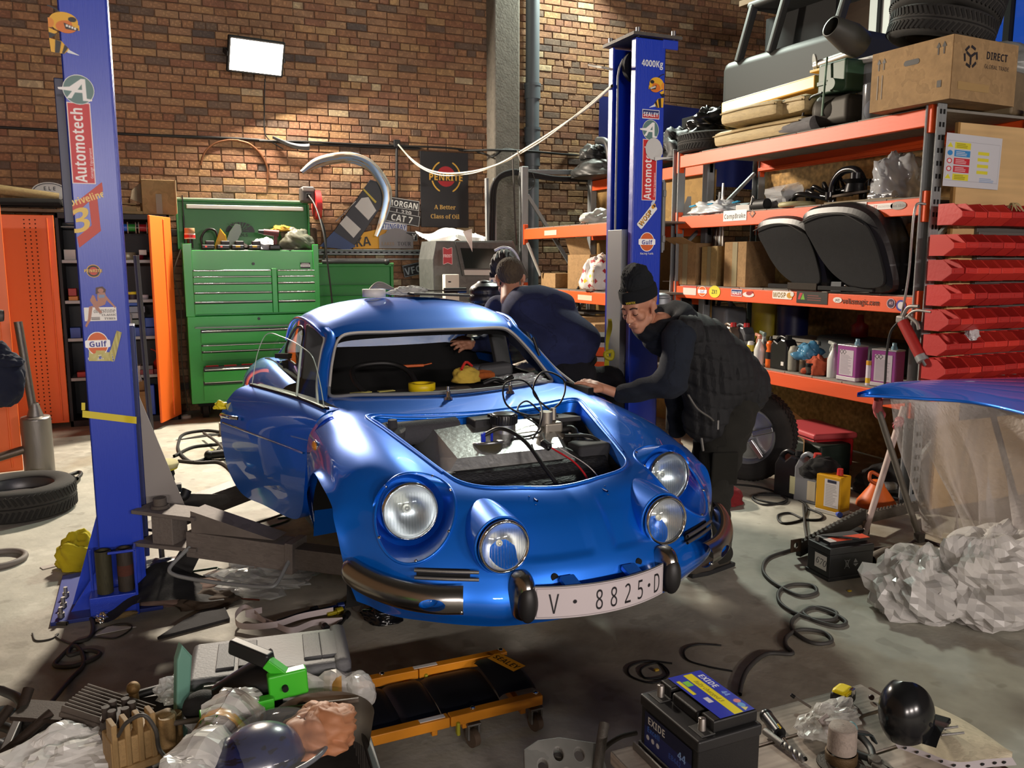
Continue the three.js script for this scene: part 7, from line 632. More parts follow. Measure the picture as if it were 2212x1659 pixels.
{
const origin=atY(1525,1215,0),p=thing('person','man in dark beanie and quilted black body warmer, bending with one hand on the car','person',[origin.x,0,origin.z]),O=p.position.clone(),A=(g)=>g.translate(-O.x,0,-O.z);
const pel=J(1568,868,-3.5),waist=J(1545,800,-3.5),chest=J(1492,745,-3.53),shN=J(1468,728,-3.37),shF=J(1448,722,-3.7),nk=J(1428,704,-3.56),elN=J(1452,826,-3.33),wrN=J(1340,852,-3.55),elF=J(1462,850,-3.74),wrF=J(1462,930,-3.76);
const hipN=J(1580,900,-3.41),hipF=J(1562,900,-3.6),knN=J(1537,1058,-3.37),knF=J(1515,1045,-3.66),anN=J(1548,1188,-3.4),anF=J(1512,1165,-3.68);
const H=headAt(J(1380,664,-3.58),.42,-1.17,.06),palmN=J(1288,834,-3.6),palmF=J(1461,962,-3.78);
const hn=blob(handBones(wrN,palmN,palmN.clone().sub(wrN).add(V(0,.01,0)),V(.12,1,.25),[.25,.75,.85,.9],.02,-1),{k:.009,n:92}),hf=blob(handBones(wrF,palmF,V(-.1,-1,0),V(0,-.1,1),[.5,.5,.5,.5]),{k:.009,n:64});
const inner=blob([[pel,.13,waist,.125],[waist,.125,chest,.13],[chest,.12,nk,.07],[shN,.06,elN,.045],[elN,.042,wrN,.03],[shF,.06,elF,.045],[elF,.042,wrF,.03],[hipN,.085,knN,.06],[knN,.058,anN,.038],[hipF,.085,knF,.06],[knF,.058,anF,.038]],{k:.05,n:72});
part(p,'body',A(mg([inner,H.mesh,hn,hf])),skin);
part(p,'eyebrow',A(H.put(tb([[-.05,.028,.074],[-.034,.035,.083],[-.014,.03,.086]],.0038))),mat('#3a281e',.9));part(p,'eyebrow',A(H.put(tb([[.05,.028,.074],[.034,.035,.083],[.014,.03,.086]],.0038))),mat('#3a281e',.9));for(const s of[-1,1])part(p,'eyelid',A(H.put(tb([[.046*s,.001,.077],[.033*s,-.003,.0855],[.021*s,.0,.082]],.0022))),mat('#2c1c17',.8));part(p,'lips',A(H.put(tb([[-.02,-.062,.083],[0,-.0625,.0905],[.02,-.062,.083]],.0022))),mat('#7a4238',.6));
const navy=fabric('#1b2433',.95),vest=fabric('#232427',.8,{sheen:.1});
const toN=elN.clone().sub(shN);
part(p,'hoodie',A(blob([[shN,.083,elN,.07],[elN,.068,wrN.clone().lerp(elN,.04),.047],[shF,.075,elF,.062],[elF,.06,wrF,.046],[chest,.15,nk.clone().add(V(0,-.06,0)),.09]],{k:.035,n:96,detail:fold(34,.006,1)})),navy);part(p,'cuff',A(tf(blob([[wrN.clone().lerp(elN,.03),.043,wrN.clone().lerp(elN,.16),.046]],{n:28}))),fabric('#161d2a'));
const hoodRing=ring(18,(a)=>nk.clone().add(V(.02+Math.sin(a)*.03,.02,0)).add(V(-Math.cos(a)*.085,Math.cos(a)*-.05+.0,Math.sin(a)*.105)));part(p,'hood',A(blob([...hoodRing.map((q,i)=>[q,.043,hoodRing[(i+1)%18],.043]),[nk.clone().add(V(.09,.02,0)),.085,nk.clone().add(V(.13,-.03,.03)),.07]],{k:.03,n:64,detail:fold(46,.007,4)})),fabric('#1a2029'));
const back=J(1595,835,-3.5),ax=waist.clone().sub(chest).normalize();
part(p,'body_warmer',A(blob([[chest,.165,waist.clone().add(V(.0,.0,0)),.185],[chest.clone().add(V(.04,.02,.1)),.11,waist.clone().add(V(0,-.02,.09)),.14],[chest.clone().add(V(.04,.02,-.1)),.11,waist.clone().add(V(0,-.02,-.09)),.14],[waist,.185,back,.165],[waist.clone().add(V(-.06,-.09,.05)),.13,J(1530,905,-3.45),.13],[shN.clone().add(V(.05,.03,0)),.075,shF.clone().add(V(.05,.03,0)),.075]],{k:.06,n:96,cut:(x,y,z)=>(x-J(1530,960,-3.45).x)*.55-(y-J(1530,985,-3.45).y)*.82-.0,detail:(x,y,z)=>{const u=(x-chest.x)*ax.x+(y-chest.y)*ax.y,v=(x-chest.x)*-ax.y+(y-chest.y)*ax.x+z*.5,q=(t)=>Math.pow(Math.abs(Math.cos(t)),9);return .0075*Math.max(q((u+v)*27),q((u-v)*27))+.0022*Math.sin((u*.7+v)*120)-.003;}})),vest);
part(p,'pocket_zip',A(mg([tb([J(1497,855,-3.24),J(1517,885,-3.24),J(1545,905,-3.245),J(1552,912,-3.25)].map((q)=>q.add(V(0,0,-.04))),.006),bx(.012,.05,.008,J(1551,918,-3.27))])),M.steel);part(p,'hem_zip',A(bx(.012,.07,.012,J(1517,960,-3.29),[0,0,.2])),M.steel);
part(p,'trousers',A(blob([[pel,.155,pel.clone().add(V(-.02,-.09,0)),.15],[hipN,.115,knN,.093],[knN,.09,anN,.078],[hipF,.115,knF,.093],[knF,.09,anF,.075],[pel.clone().add(V(.04,.0,0)),.14]],{k:.04,n:104,detail:fold(38,.0085,2)})),fabric('#26251f',.95));part(p,'cargo_pocket',A(tf(bx(.02,.17,.14,null,null,.01),[0,0,0],[0,1.35,.05]).translate(knN.x+.01,knN.y+.13,knN.z+.085)),fabric('#222119',.95));
const shoe=(a,ry)=>{const g=blob([[V(0,.05,-.05),.045,V(0,.045,.1),.042],[V(0,.04,.1),.044,V(.004,.03,.185),.032],[V(0,.09,-.045),.045,V(0,.13,-.05),.045]],{k:.03,n:44,cut:(x,y)=>.012-y});const so=ext([[-.045,-.1],[.045,-.1],[.05,0],[.052,.12],[.03,.215],[-.025,.215],[-.05,.12],[-.046,0]],.024,[0,.012,0],[Math.PI/2,0,0],.006);return[g,so].map((q)=>tf(q,[a.x,0,a.z],[0,ry,0]));};
for(const[a,ry]of[[anN,-1.35],[anF,-1.75]]){const[up,so]=shoe(a,ry),b=part(p,'work_boot',A(up),dirty('#4a4238',.85));part(b,'sole',A(so),M.rubber);}
part(p,'beanie',A(H.put(blob([[V(0,.075,-.03),.089,V(0,.11,-.04),.08],[V(-.02,.16,-.055),.05,V(.025,.165,-.04),.05]],{k:.03,n:56,detail:(x,y,z)=>.0016*Math.sin(Math.atan2(x,z+.03)*60)+fold(60,.004,1)(x,y,z),cut:(x,y,z)=>.045-y-z*.12}))),fabric('#161b20',1));part(p,'beanie_cuff',A(H.put(tf(lat([[.088,0],[.0965,.004],[.1,.03],[.098,.06],[.091,.066]],48,null,null,[.93,1,1.06]),[0,.036,-.022],[-.12,0,0]))),fabric('#14191e',1));
part(p,'beanie_lettering',A(H.put(tf(print(.05,.016,(c,W,Hh)=>{alpha(c,W,Hh);txt(c,'VORTEK',W/2,Hh/2,Hh*.9,'#c9b22e','bold','sans-serif',W);},1200),[.03,.066,.088],[-.12,.28,0]))),printMat);
}
{
const p=thing('person','man in navy sweatshirt seen from behind, leaning over the far side of the car','person',[2.36,0,-4.22]),O=p.position.clone(),A=(g)=>g.translate(-O.x,0,-O.z);
const pel=J(1232,815,-4.22),waist=J(1215,745,-4.3),chest=J(1150,680,-4.48),nk=J(1118,642,-4.6),shL=J(1082,672,-4.68),shR=J(1205,668,-4.42),elL=J(1072,742,-4.72),haL=J(1012,742,-4.62),elR=J(1172,780,-4.6),haR=J(1105,800,-4.75),H=headAt(J(1102,606,-4.7),.55,2.75,.0);
const hipL=V(2.24,.88,-4.3),hipR=V(2.44,.88,-4.2),knL=V(2.3,.48,-4.28),knR=V(2.46,.48,-4.2),anL=V(2.32,.09,-4.42),anR=V(2.48,.09,-4.3);
const hl=blob(handBones(elL.clone().lerp(haL,.8),haL,haL.clone().sub(elL),V(0,.6,.8),[.5,.5,.6,.6]),{k:.009,n:56});
part(p,'body',A(mg([blob([[pel,.13,waist,.12],[waist,.12,chest,.13],[chest,.1,nk,.06],[shL,.06,elL,.045],[elL,.04,haL,.03],[shR,.06,elR,.045],[elR,.04,haR,.035],[hipL,.085,knL,.06],[knL,.055,anL,.04],[hipR,.085,knR,.06],[knR,.055,anR,.04]],{k:.05,n:60}),H.mesh,hl])),skin);
part(p,'sweatshirt',A(blob([[waist,.175,chest,.175],[waist.clone().add(V(.08,.02,.03)),.13,chest.clone().add(V(.11,-.03,.04)),.12],[waist.clone().add(V(-.08,-.04,-.05)),.12,chest.clone().add(V(-.06,-.03,-.08)),.12],[shL,.085,elL,.065],[elL,.06,haL.clone().lerp(elL,.25),.045],[shR,.09,elR,.07],[shL,.09,shR,.1],[chest,.13,nk.clone().add(V(.02,-.045,.03)),.085],[waist,.165,pel.clone().lerp(waist,.42),.15]],{k:.06,n:92,detail:fold(26,.008,3)})),fabric('#262f5c',.95));part(p,'collar',A(tb(ring(20,(a)=>nk.clone().add(V(Math.cos(a)*.07,.01+Math.cos(a)*.018,Math.sin(a)*.068))),.013,{closed:true,seg:40})),fabric('#2a2f7a'));
part(p,'jeans',A(blob([[pel,.155,pel.clone().add(V(0,-.06,0)),.15],[hipL,.11,knL,.085],[knL,.082,anL,.075],[hipR,.11,knR,.085],[knR,.082,anR,.075]],{k:.05,n:72,detail:fold(40,.006,5)})),fabric('#15161f'));part(p,'belt',A(tb(ring(22,(a)=>pel.clone().lerp(waist,.38).add(V(Math.cos(a)*.158,Math.cos(a)*.05-Math.sin(a)*.02,Math.sin(a)*.15))),.016,{closed:true,seg:44})),M.black);
for(const a of[anL,anR])part(p,'boot',A(mg([bx(.1,.06,.26,[a.x-.02,.03,a.z-.06],[0,.3,0],.025),sp(.055,[a.x,.08,a.z])])),M.rubber);
part(p,'hair',A(H.put(blob([[V(0,.055,-.02),.085,V(0,.03,-.055),.08],[V(0,-.01,-.075),.05,V(0,-.045,-.06),.035],[V(0,.09,.025),.06]],{k:.03,n:64,detail:(x,y,z)=>.003*Math.sin(x*260+Math.sin(y*90)*2)*Math.sin(z*210+y*120),cut:(x,y,z)=>Math.max(z-.075-y*.1,Math.hypot((x<0?x+.08:x-.08)/.9,y+.01,z+.008)<.03?.01:-1)}))),fabric('#5a4c3c',1));
}
{
const p=thing('person','dark haired helper in black puffer jacket and headset, half hidden beyond the sweatshirt','person',[2.32,0,-5.5]),O=p.position.clone(),A=(g)=>g.translate(-O.x,0,-O.z),H=headAt(J(1092,585,-5.35),.5,-.55,.05),nk=J(1092,622,-5.42),chest=V(2.33,1.2,-5.5),pel=V(2.36,.9,-5.55),shL=J(1046,640,-5.45),shR=V(2.52,1.3,-5.5),elL=J(1038,700,-5.4),haL=V(2.05,.98,-5.2),elR=V(2.56,1.05,-5.45),haR=V(2.45,.95,-5.2);
const legs=[[V(2.28,.86,-5.55),.085,V(2.28,.48,-5.5),.06],[V(2.28,.48,-5.5),.055,V(2.28,.08,-5.55),.04],[V(2.45,.86,-5.55),.085,V(2.45,.48,-5.5),.06],[V(2.45,.48,-5.5),.055,V(2.45,.08,-5.55),.04]];
part(p,'body',A(mg([blob([[pel,.13,chest,.14],[chest,.1,nk,.055],[shL,.06,elL,.045],[elL,.04,haL,.03],[shR,.06,elR,.045],[elR,.04,haR,.03],...legs],{k:.05,n:56}),H.mesh,blob(handBones(elL.clone().lerp(haL,.85),haL,haL.clone().sub(elL),V(0,1,0),[.4,.4,.4,.4]),{n:44,k:.009}),blob(handBones(elR.clone().lerp(haR,.85),haR,haR.clone().sub(elR),V(0,1,0),[.4,.4,.4,.4]),{n:44,k:.009})])),skinDark);
part(p,'puffer_jacket',A(blob([[pel,.17,chest,.175],[shL,.1,shR,.1],[chest,.15,nk.clone().add(V(0,-.05,0)),.09],[shL,.1,elL,.08],[elL,.075,haL.clone().lerp(elL,.2),.055],[shR,.1,elR,.08],[elR,.075,haR.clone().lerp(elR,.2),.055]],{k:.045,n:72,detail:(x,y)=>.008*Math.pow(Math.abs(Math.cos(y*46)),6)-.003})),mat('#17181d',.4));part(p,'trousers',A(blob(legs.map(([a,r,b,q])=>[a,r+.025,b,q+.025]),{k:.04,n:52})),fabric('#15151a'));for(const x of[2.28,2.45])part(p,'boot',A(bx(.1,.08,.26,[x,.04,-5.48],null,.03)),M.rubber);
part(p,'hair',A(H.put(blob([[V(0,.058,-.02),.087,V(0,.03,-.055),.083],[V(-.045,.085,.045),.045,V(-.08,.0,.04),.025],[V(.045,.085,.04),.045,V(.08,.0,.03),.022],[V(0,-.02,-.08),.05,V(0,-.07,-.06),.04]],{k:.025,n:60,detail:(x,y,z)=>.004*Math.sin(x*200+y*60),cut:(x,y,z)=>z-.085}))),fabric('#2a201b',.7));part(p,'headset_band',A(H.put(tb([[.09,-.02,-.01],[.098,.08,-.01],[.06,.15,-.02],[0,.168,-.025],[-.06,.15,-.02]],.009))),mat('#c9c9cc',.4));part(p,'face_mask',A(H.put(sp(.052,[0,-.07,.05],[1,.75,.9]))),M.dark);
for(const s of[-1,1])part(p,'eye',A(H.put(sp(.008,[.033*s,.004,.08],[1.3,.6,.6],10))),mat('#1a1210',.3));
}
// ---------- end wall of the rack: plywood, notice, red bins; bonnet on a trestle ----------
const ORD=['first','second','third','fourth','fifth','sixth','seventh','eighth'];
{
const z=-3.70,x0=4.56,ply=dataTex(256,(u,v)=>{const a=fbm(u,v,4,4,401),b=vnoise(u*3,v*60,60,402);const k=.80+.10*(a-.5)+.06*(b-.5);return[k,k*.83,k*.58];},true,.9),pm=new THREE.MeshStandardMaterial({map:ply,roughness:.7});
const t=thing('plywood_panel','pale plywood panel closing the end of the racking','panel',[x0+1.1,0,z]);part(t,'board',uvm(bx(2.2,2.42,.018,[0,1.21,0],null,.002)),pm);part(t,'edge',bx(.02,2.42,.022,[-1.1,1.21,0],null,0),dirty('#b78a4a',.8));
const a=atZ(2043,288,z+.012),b=atZ(2154,409,z+.012),w=b.x-a.x,h=a.y-b.y,n=thing('safety_notice','laminated safety notice with yellow, blue and red panels on the plywood','notice',[(a.x+b.x)/2,(a.y+b.y)/2,z+.016],[0,0,-.02]);part(n,'sheet',tf(print(w,h,(c,W,H)=>{fill(c,'#c9c9ce',W,H);c.strokeStyle='#9a9aa2';c.strokeRect(W*.03,H*.14,W*.94,H*.74);[['#d8cf3a','#d8cf3a'],['#3a86c4','#3a86c4'],['#c4323c','#c4323c'],['#c4323c','#c4323c'],['#d8cf3a','#d8cf3a']].forEach(([k],i)=>{const y=H*(.16+i*.148);fill(c,k,W*.28,H*.12,W*.16,y);txtLines(c,W*.22,W*.19,y+H*.025,3,H*.03,i%4?'#e8d8d8':'#8a8424');if(i%4===0)pg(c,'#d8cf3a',[[W*.08,y+2],[W*.13,y+H*.1],[W*.03,y+H*.1]]);else{disc(c,W*.085,y+H*.06,W*.045,H*.05,k);disc(c,W*.085,y+H*.06,W*.03,H*.034,i===1?k:'#e0dcdc');}});for(let i=0;i<4;i++)fill(c,'#d8cf3a',W*.2,H*.06,W*.58,H*(.3+i*.12));txtLines(c,W*.3,W*.64,H*.8,3,H*.03,'#7a9ac4');},560),[0,0,.002]),printMat);
const bp=thing('bin_rail_panel','grey louvred backing panel holding the red bins','panel',[x0+1.15,1.2,z+.022]);part(bp,'panel',bx(1.9,1.25,.02,[0,0,0],null,.003),mat('#5d5a56',.6,.2));for(let i=0;i<8;i++)part(bp,'rail',bx(1.9,.02,.02,[0,.56-i*.15,.016]),mat('#6d6a66',.5,.3));
const red=[mat('#c4302a',.45,0,{bumpMap:TEX.grain,bumpScale:.0005}),mat('#b52a26',.5,0,{bumpMap:TEX.grain,bumpScale:.0005}),mat('#cf3a30',.45)],side=[[0,0],[.10,0],[.165,.045],[.165,.075],[.105,.125],[0,.125]],W=.104,src={};
const make=(m)=>{const g=thing('storage_bin','','storage bin');part(g,'shell',[...[-1,1].map((s)=>tf(ext(side,.004),[s*(W/2-.003),0,0],[0,-Math.PI/2,0])),bx(W-.004,.004,.10,[0,.002,.05],null,0),bx(W-.004,.125,.004,[0,.062,.002],null,0),bar([0,.0,.1],[0,.045,.165],W-.004,.004,0)].map((q,i)=>i<2?tf(q,[0,0,0]):q),m);part(g,'front_lip',[bx(W,.034,.006,[0,.06,.165],null,.002),bx(W*.6,.016,.003,[0,.06,.169],null,.001)],m);return g;};
seed(12);[442,507,561,614,667,718,769,815].forEach((py,r)=>{const X0=atZ([2028,2010,2006,2003,1999,1996,1992,1990][r]+2,py+25,z+.05).x+W/2,top=atZ(2060,py,z+.04).y,nC=Math.min(9,Math.ceil((6.05-X0)/.108));for(let k=0;k<nC;k++){const m=Math.floor(rnd(0,3))%3,label='red open fronted bin, '+ORD[r]+' row from the top, '+(k<8?ORD[k]:'ninth')+' from the rack upright',p=[X0+k*.108+rnd(-.002,.002),top-.125+rnd(-.003,.002),z+.036];let o;if(!src[m]){o=src[m]=make(red[m]);o.position.set(...p);o.userData.label=label;o.userData.group='red storage bins';}else o=copyOf(src[m],label,p,[0,rnd(-.02,.02),r===2&&k===1?-.06:rnd(-.012,.012)]);}});
solo('bag_of_clips','clear bag of clips in the red bins, sixth row down','bag',crumple(.1,.12,.08,.5,33),film('#d8d8da',{opacity:.7}),atZ(2098,735,z+.12));solo('cable_ties','tangle of pale cable ties spilling over the top row of bins','cable ties',Array.from({length:9},(_,i)=>tb([[rnd(-.05,.05),0,0],[rnd(-.03,.03),.03,.03],[rnd(-.07,.07),-.02,.06]],.003)),mat('#a59468',.6),atZ(2180,450,z+.12));
const rd=thing('bent_rod','grey bent rod hooked on the end upright of the rack','rod',atX(1985,440,FX-.04));part(rd,'rod',tb([atX(2000,441,FX-.02),atX(1982,440,FX-.06),atX(1976,455,FX-.08),atX(1962,600,FX-.08),atX(1946,690,FX-.08)].map((p)=>p.sub(rd.position)),.008,{seg:60}),mat('#8d8a88',.4,.5));
const gp=atX(1950,690,FX-.1),gun=thing('grease_gun','red grease gun hanging on the rack upright, hose looping down','grease gun',gp),L=(px,py,dx=-.1)=>atX(px,py,FX+dx).sub(gp);part(gun,'barrel',rod(L(1950,695),L(1990,772),.034,20),mat('#9a2622',.45));part(gun,'end_cap',[rod(L(1988,768),L(1994,780),.036,18),rod(L(1994,780),L(2000,790),.01)],M.galv);part(gun,'head',[bx(.05,.05,.06,L(1948,690),null,.012),tb([L(1948,688),L(1962,664),L(1985,662)],.012),tb([L(1950,694),L(1975,672),L(2012,674)],.009),tb([L(1962,682),L(1982,700),L(1985,712)],.012)],mat('#8a8580',.45,.4));part(gun,'hose',tb([L(1942,694),L(1925,715),L(1916,760),L(1912,820),L(1908,868)],.008),M.cable);
}
{
const y=.95,N=[[1852,851],[1905,853],[1990,858],[2100,866],[2212,890],[2330,930]].map(([a,b])=>atY(a,b,y-.015)),Fp=[[1852,848],[1905,834],[1980,824],[2090,818],[2212,815],[2330,816]].map(([a,b])=>atY(a,b,y+.01)),nc=new THREE.CatmullRomCurve3(N),fc=new THREE.CatmullRomCurve3(Fp),c=atY(2000,850,y),t=thing('spare_bonnet','loose blue bonnet panel lying on a trestle at the right edge','bonnet',[c.x,0,c.z]),O=t.position;
const sheet=(dy)=>grid(50,16,(u,v)=>nc.getPoint(u).lerp(fc.getPoint(u),v).add(V(-O.x,dy+.035*Math.sin(v*Math.PI)*smooth(0,.3,u),-O.z)));part(t,'panel',[sheet(0),sheet(-.014),tb(nc.getPoints(20).map((p)=>p.add(V(-O.x,-.007,-O.z))),.0085)],paint);
const f=(px,py)=>atY(px,py,0),T=thing('trestle','folding trestle wrapped in pink tape under the blue bonnet panel','trestle',[3.86,0,-3.4]),q=(p)=>p.sub(T.position);const legs=[[f(1865,1162),atZ(1952,880,-3.62)],[f(1987,1165),atZ(1893,872,-3.4)],[f(1985,1178).add(V(.75,0,.1)),atZ(1952,880,-3.62).add(V(.75,0,0))]];part(T,'leg',rod(q(legs[0][0]),q(legs[0][1]),.018),mat('#b9a49c',.6));part(T,'leg',rod(q(legs[1][0]),q(legs[1][1]),.018),mat('#77726a',.5,.4));part(T,'leg',rod(q(legs[2][0]),q(legs[2][1]),.018),M.dull);part(T,'top_rail',rod(q(atZ(1893,868,-3.4)),q(atZ(1893,868,-3.4)).add(V(.95,0,.05)),.02),mat('#b08a88',.5));part(T,'tape',[wobble(tb([q(atZ(1897,862,-3.38)),q(atZ(1897,885,-3.4)),q(atZ(1903,900,-3.41))],.027),.006,40),wobble(tb([q(atZ(1945,905,-3.6)),q(atZ(1938,925,-3.57))],.026),.006,40)],mat('#b0545a',.5));part(T,'foot',bx(.05,.05,.04,q(f(1985,1170)).setY(.025)),M.dull);part(T,'string',tb([q(atZ(1928,915,-3.5)),q(atZ(1948,908,-3.5)),q(atZ(1935,922,-3.5)),q(atZ(1950,915,-3.5))],.005),mat('#b5767a',.7));
const poly1=mat('#d9d2cf',.28,0,{transparent:true,opacity:.50,bumpMap:TEX.grain,bumpScale:.004}),drape=(l,Tp,Bt,s)=>{const tc=new THREE.CatmullRomCurve3(Tp),bc=new THREE.CatmullRomCurve3(Bt);const o=solo('polythene_sheet',l,'plastic sheet',grid(60,30,(u,v)=>{const p=tc.getPoint(u).lerp(bc.getPoint(u),1-v),k=(1-v)*.045;return p.add(V(Math.sin(u*23+s)*k,0,Math.cos(u*31+s)*k+.02*Math.sin(v*7+u*11))).sub(Tp[0]);}),poly1,Tp[0].clone());return o;};
drape('clear polythene hanging behind the trestle leg down to the floor',[[1955,868],[2050,872],[2212,890],[2330,935]].map(([a,b])=>atY(a,b,y-.03).add(V(0,0,-.1))),[[1978,1152],[2060,1165],[2140,1190],[2300,1260]].map(([a,b])=>f(a,b).setY(.015)),1);drape('clear polythene pulled diagonally across the front of the bonnet trestle',[[1962,866],[2050,870],[2212,892],[2330,935]].map(([a,b])=>atY(a,b,y-.03)),[[2090,1205],[2130,1225],[2212,1270],[2300,1330]].map(([a,b])=>f(a,b).setY(.12)),2.4);
const hp=f(2130,1300);solo('polythene_heap','heap of clear polythene bunched on the floor under the bonnet','plastic sheet',[crumple(.85,.5,.55,.5,91,18),tf(crumple(.5,.4,.4,.6,92,14),[-.3,0,-.18]),tf(crumple(.6,.3,.5,.5,94,14),[.3,0,.3])],mat('#d2cfcb',.25,0,{transparent:true,opacity:.72,flatShading:true}),hp,.3);
}
// ---------- floor clutter ----------
const G0=(px,py,y=0)=>atY(px,py,y),cord=(name,label,cat,list,r,m,y=null)=>{const P=list.map(([x,yy,h])=>G0(x,yy,(h??0)+r)),c=P[0].clone().setY(0);return solo(name,label,cat,tb(P.map((p)=>p.sub(c)),r,{seg:list.length*10,rad:6}),m,c);};
{
const fr=G0(60,1132),tp=tyre('tyre','dusty tyre on a steel rim lying flat at the left edge',[fr.x-.08,.1,fr.z-.32],0,.33,.2,'steel');
{const c=G0(88,1035),t=thing('silencer','steel exhaust silencer standing on end, its pipe sticking up','exhaust',c,0),st=mat('#85817c',.38,.75,{bumpMap:TEX.grain,bumpScale:.0006});part(t,'body',[lat([[.001,0],[.095,0],[.1,.02],[.1,.45],[.094,.47],[.03,.475],[.001,.475]],36),lat([[.055,.475],[.03,.56],[.028,.57]],20)],st);part(t,'tail_pipe',rod([-.01,.5,0],[-.06,1.16,-.02],.028,18),dirty('#7d766e',.4,.7));part(t,'side_pipe',[rod([-.07,.24,.02],[-.42,.16,.1],.03,18)],dirty('#7d6f62',.45,.7));}
const jk=atZ(-4,838,-5.2);solo('hanging_jacket','navy jacket with white print hanging at the left edge','jacket',[crumple(.26,.34,.2,.3,14,12,false),tf(crumple(.16,.1,.12,.3,15),[.06,.12,.05])],fabric('#191f33'),jk);solo('grey_horn','dull grey cone shaped fitting at the left edge','fitting',lat([[.03,0],[.04,.06],[.02,.1],[.001,.1]],20,null,[0,0,1.5]),M.dull,atZ(6,662,-5.2).add(V(0,-.05,0)));
solo('strap_end','curl of black strapping on the floor behind the flat tyre','strap',tb([[133,1032],[150,1026],[170,1020],[175,1024],[166,1034]].map(([x,y],i)=>G0(x,y,.02+i*.006).sub(G0(133,1032))),.014),M.black,G0(133,1032));
{const c=G0(352,1092,.40).setY(.405),t=thing('polisher','blue orbital polisher with a yellow pad upside down on the lift arm','polisher',c,.1);part(t,'pad',[lat([[.001,.215],[.08,.215],[.085,.2],[.078,.185],[.06,.175],[.001,.175]],36)],mat('#c9c08a',.9));part(t,'pad_edge',cy(.082,.078,.018,[0,.19,0],null,36,true),mat('#d6c72a',.7));part(t,'skirt',lat([[.06,.172],[.064,.15],[.058,.14],[.062,.12],[.052,.09]],30),M.rubber);part(t,'body',[lat([[.001,.09],[.05,.09],[.055,.06],[.05,.03],[.04,.01],[.001,.01]],28),tf(cy(.036,.042,.2,[-.12,.06,-.02],[0,0,Math.PI/2-.1]),null)],mat('#1a82b8',.4));part(t,'front_grip',tb([[.03,.05,.04],[.09,.04,.05],[.11,.07,.04]],.025),M.black);part(t,'vent',cy(.014,.014,.01,[-.02,.05,.05],[Math.PI/2,0,0]),M.dark);}
cord('hose','black rubber hose looped on the floor behind the open door','hose',[[376,985],[420,965],[478,958],[500,940],[485,935],[445,930],[402,936],[386,955],[390,980],[420,998],[455,985],[480,960],[495,930]],.013,M.rubber);cord('air_hose','grey hose with fittings by the open door','hose',[[385,995],[430,999],[470,998],[508,1019,.02],[495,990,.04],[474,960,.06],[440,935,.05]],.012,M.greyCable);solo('power_tool','dark power tool lying on the floor behind the door edge','tool',[rod([-.12,.04,0],[.1,.05,.03],.035,16),sp(.04,[-.14,.04,0])],M.black,G0(492,990));solo('black_sheet','thin black sheet lying flat behind the looped hose','sheet',ext([[-.2,-.08],[.26,.02],[.1,.1]],.005,null,[-Math.PI/2,0,0]),M.black,G0(430,944).setY(.004));for(const[x,y,l]of[[455,974,'yellow tape scrap left of the grey hose'],[492,966,'yellow tape scrap near the door edge']])solo('tape_scrap',l,'tape',bx(.05,.006,.03,[0,.004,0],[0,.4,.05]),mat('#d8c62c',.5),G0(x,y));solo('white_block','pale block on the floor by the yellow tagged door','block',bx(.07,.12,.07,[0,.06,0]),mat('#8d8a82',.7),G0(483,940));
solo('door_tape','yellow tape tied on the door lock of the open door','tape',[crumple(.07,.05,.06,.6,44),grid(4,14,(u,v)=>[.012+u*.02+.01*v,-.19*(1-v),.01*Math.sin(v*9)])],mat('#e0cb1f',.5),CARP(-.985,.885,1.76));
solo('yellow_cloth','yellow cloth heaped behind the left lift post foot','cloth',crumple(.2,.26,.2,.5,45),fabric('#d8c318'),G0(182,1228).add(V(-.02,0,-.05)));solo('green_bottle','small green and white bottle beside the left lift post','bottle',[lat([[.001,0],[.03,0],[.031,.1],[.02,.13],[.012,.16],[.001,.16]],20)],mat('#6fae7a',.3),G0(303,1222));solo('rubber_flap','black rubber sheet curled up at the foot of the left lift post','rubber',[wobble(grid(24,14,(u,v)=>[lerp(-.2,.3,u),.02+.13*Math.sin(u*3.1)*(1-v*.5),lerp(-.12,.14,v)]),.03,8),ext([[0,0],[.16,.05],[.24,.2],[.16,.24]],.02,[0,.02,-.1])],M.rubber,G0(330,1312));solo('pink_rag','dirty pinkish cloth beside the black rubber sheet','cloth',crumple(.42,.12,.28,.4,46),fabric('#8d7468'),G0(395,1290));solo('brown_paper','crumpled brown paper at the end of the pink cloth','paper',crumple(.26,.09,.16,.5,47),dirty('#5f5042',.9),G0(452,1302));solo('clear_packaging','clear crumpled packaging under the lift arm','packaging',[crumple(.5,.16,.4,.6,48,14),tf(crumple(.28,.2,.2,.6,49,12),[.22,0,-.1])],film('#cfd2d0',{opacity:.5}),G0(560,1262));solo('wrapped_tray','black tray wrapped in film behind the lift post','tray',[bx(.2,.05,.14,[0,.025,0]),crumple(.2,.1,.14,.4,50)],mat('#5d6060',.3),G0(345,1235));solo('carpet_scrap','grey carpet scrap on the floor in front of the rubber sheet','carpet',ext([[-.17,-.08],[.13,.0],[.12,.13],[.02,.14],[-.06,.06]],.012,[0,.008,0],[-Math.PI/2,0,0]),fabric('#4b4a4c'),G0(430,1352));
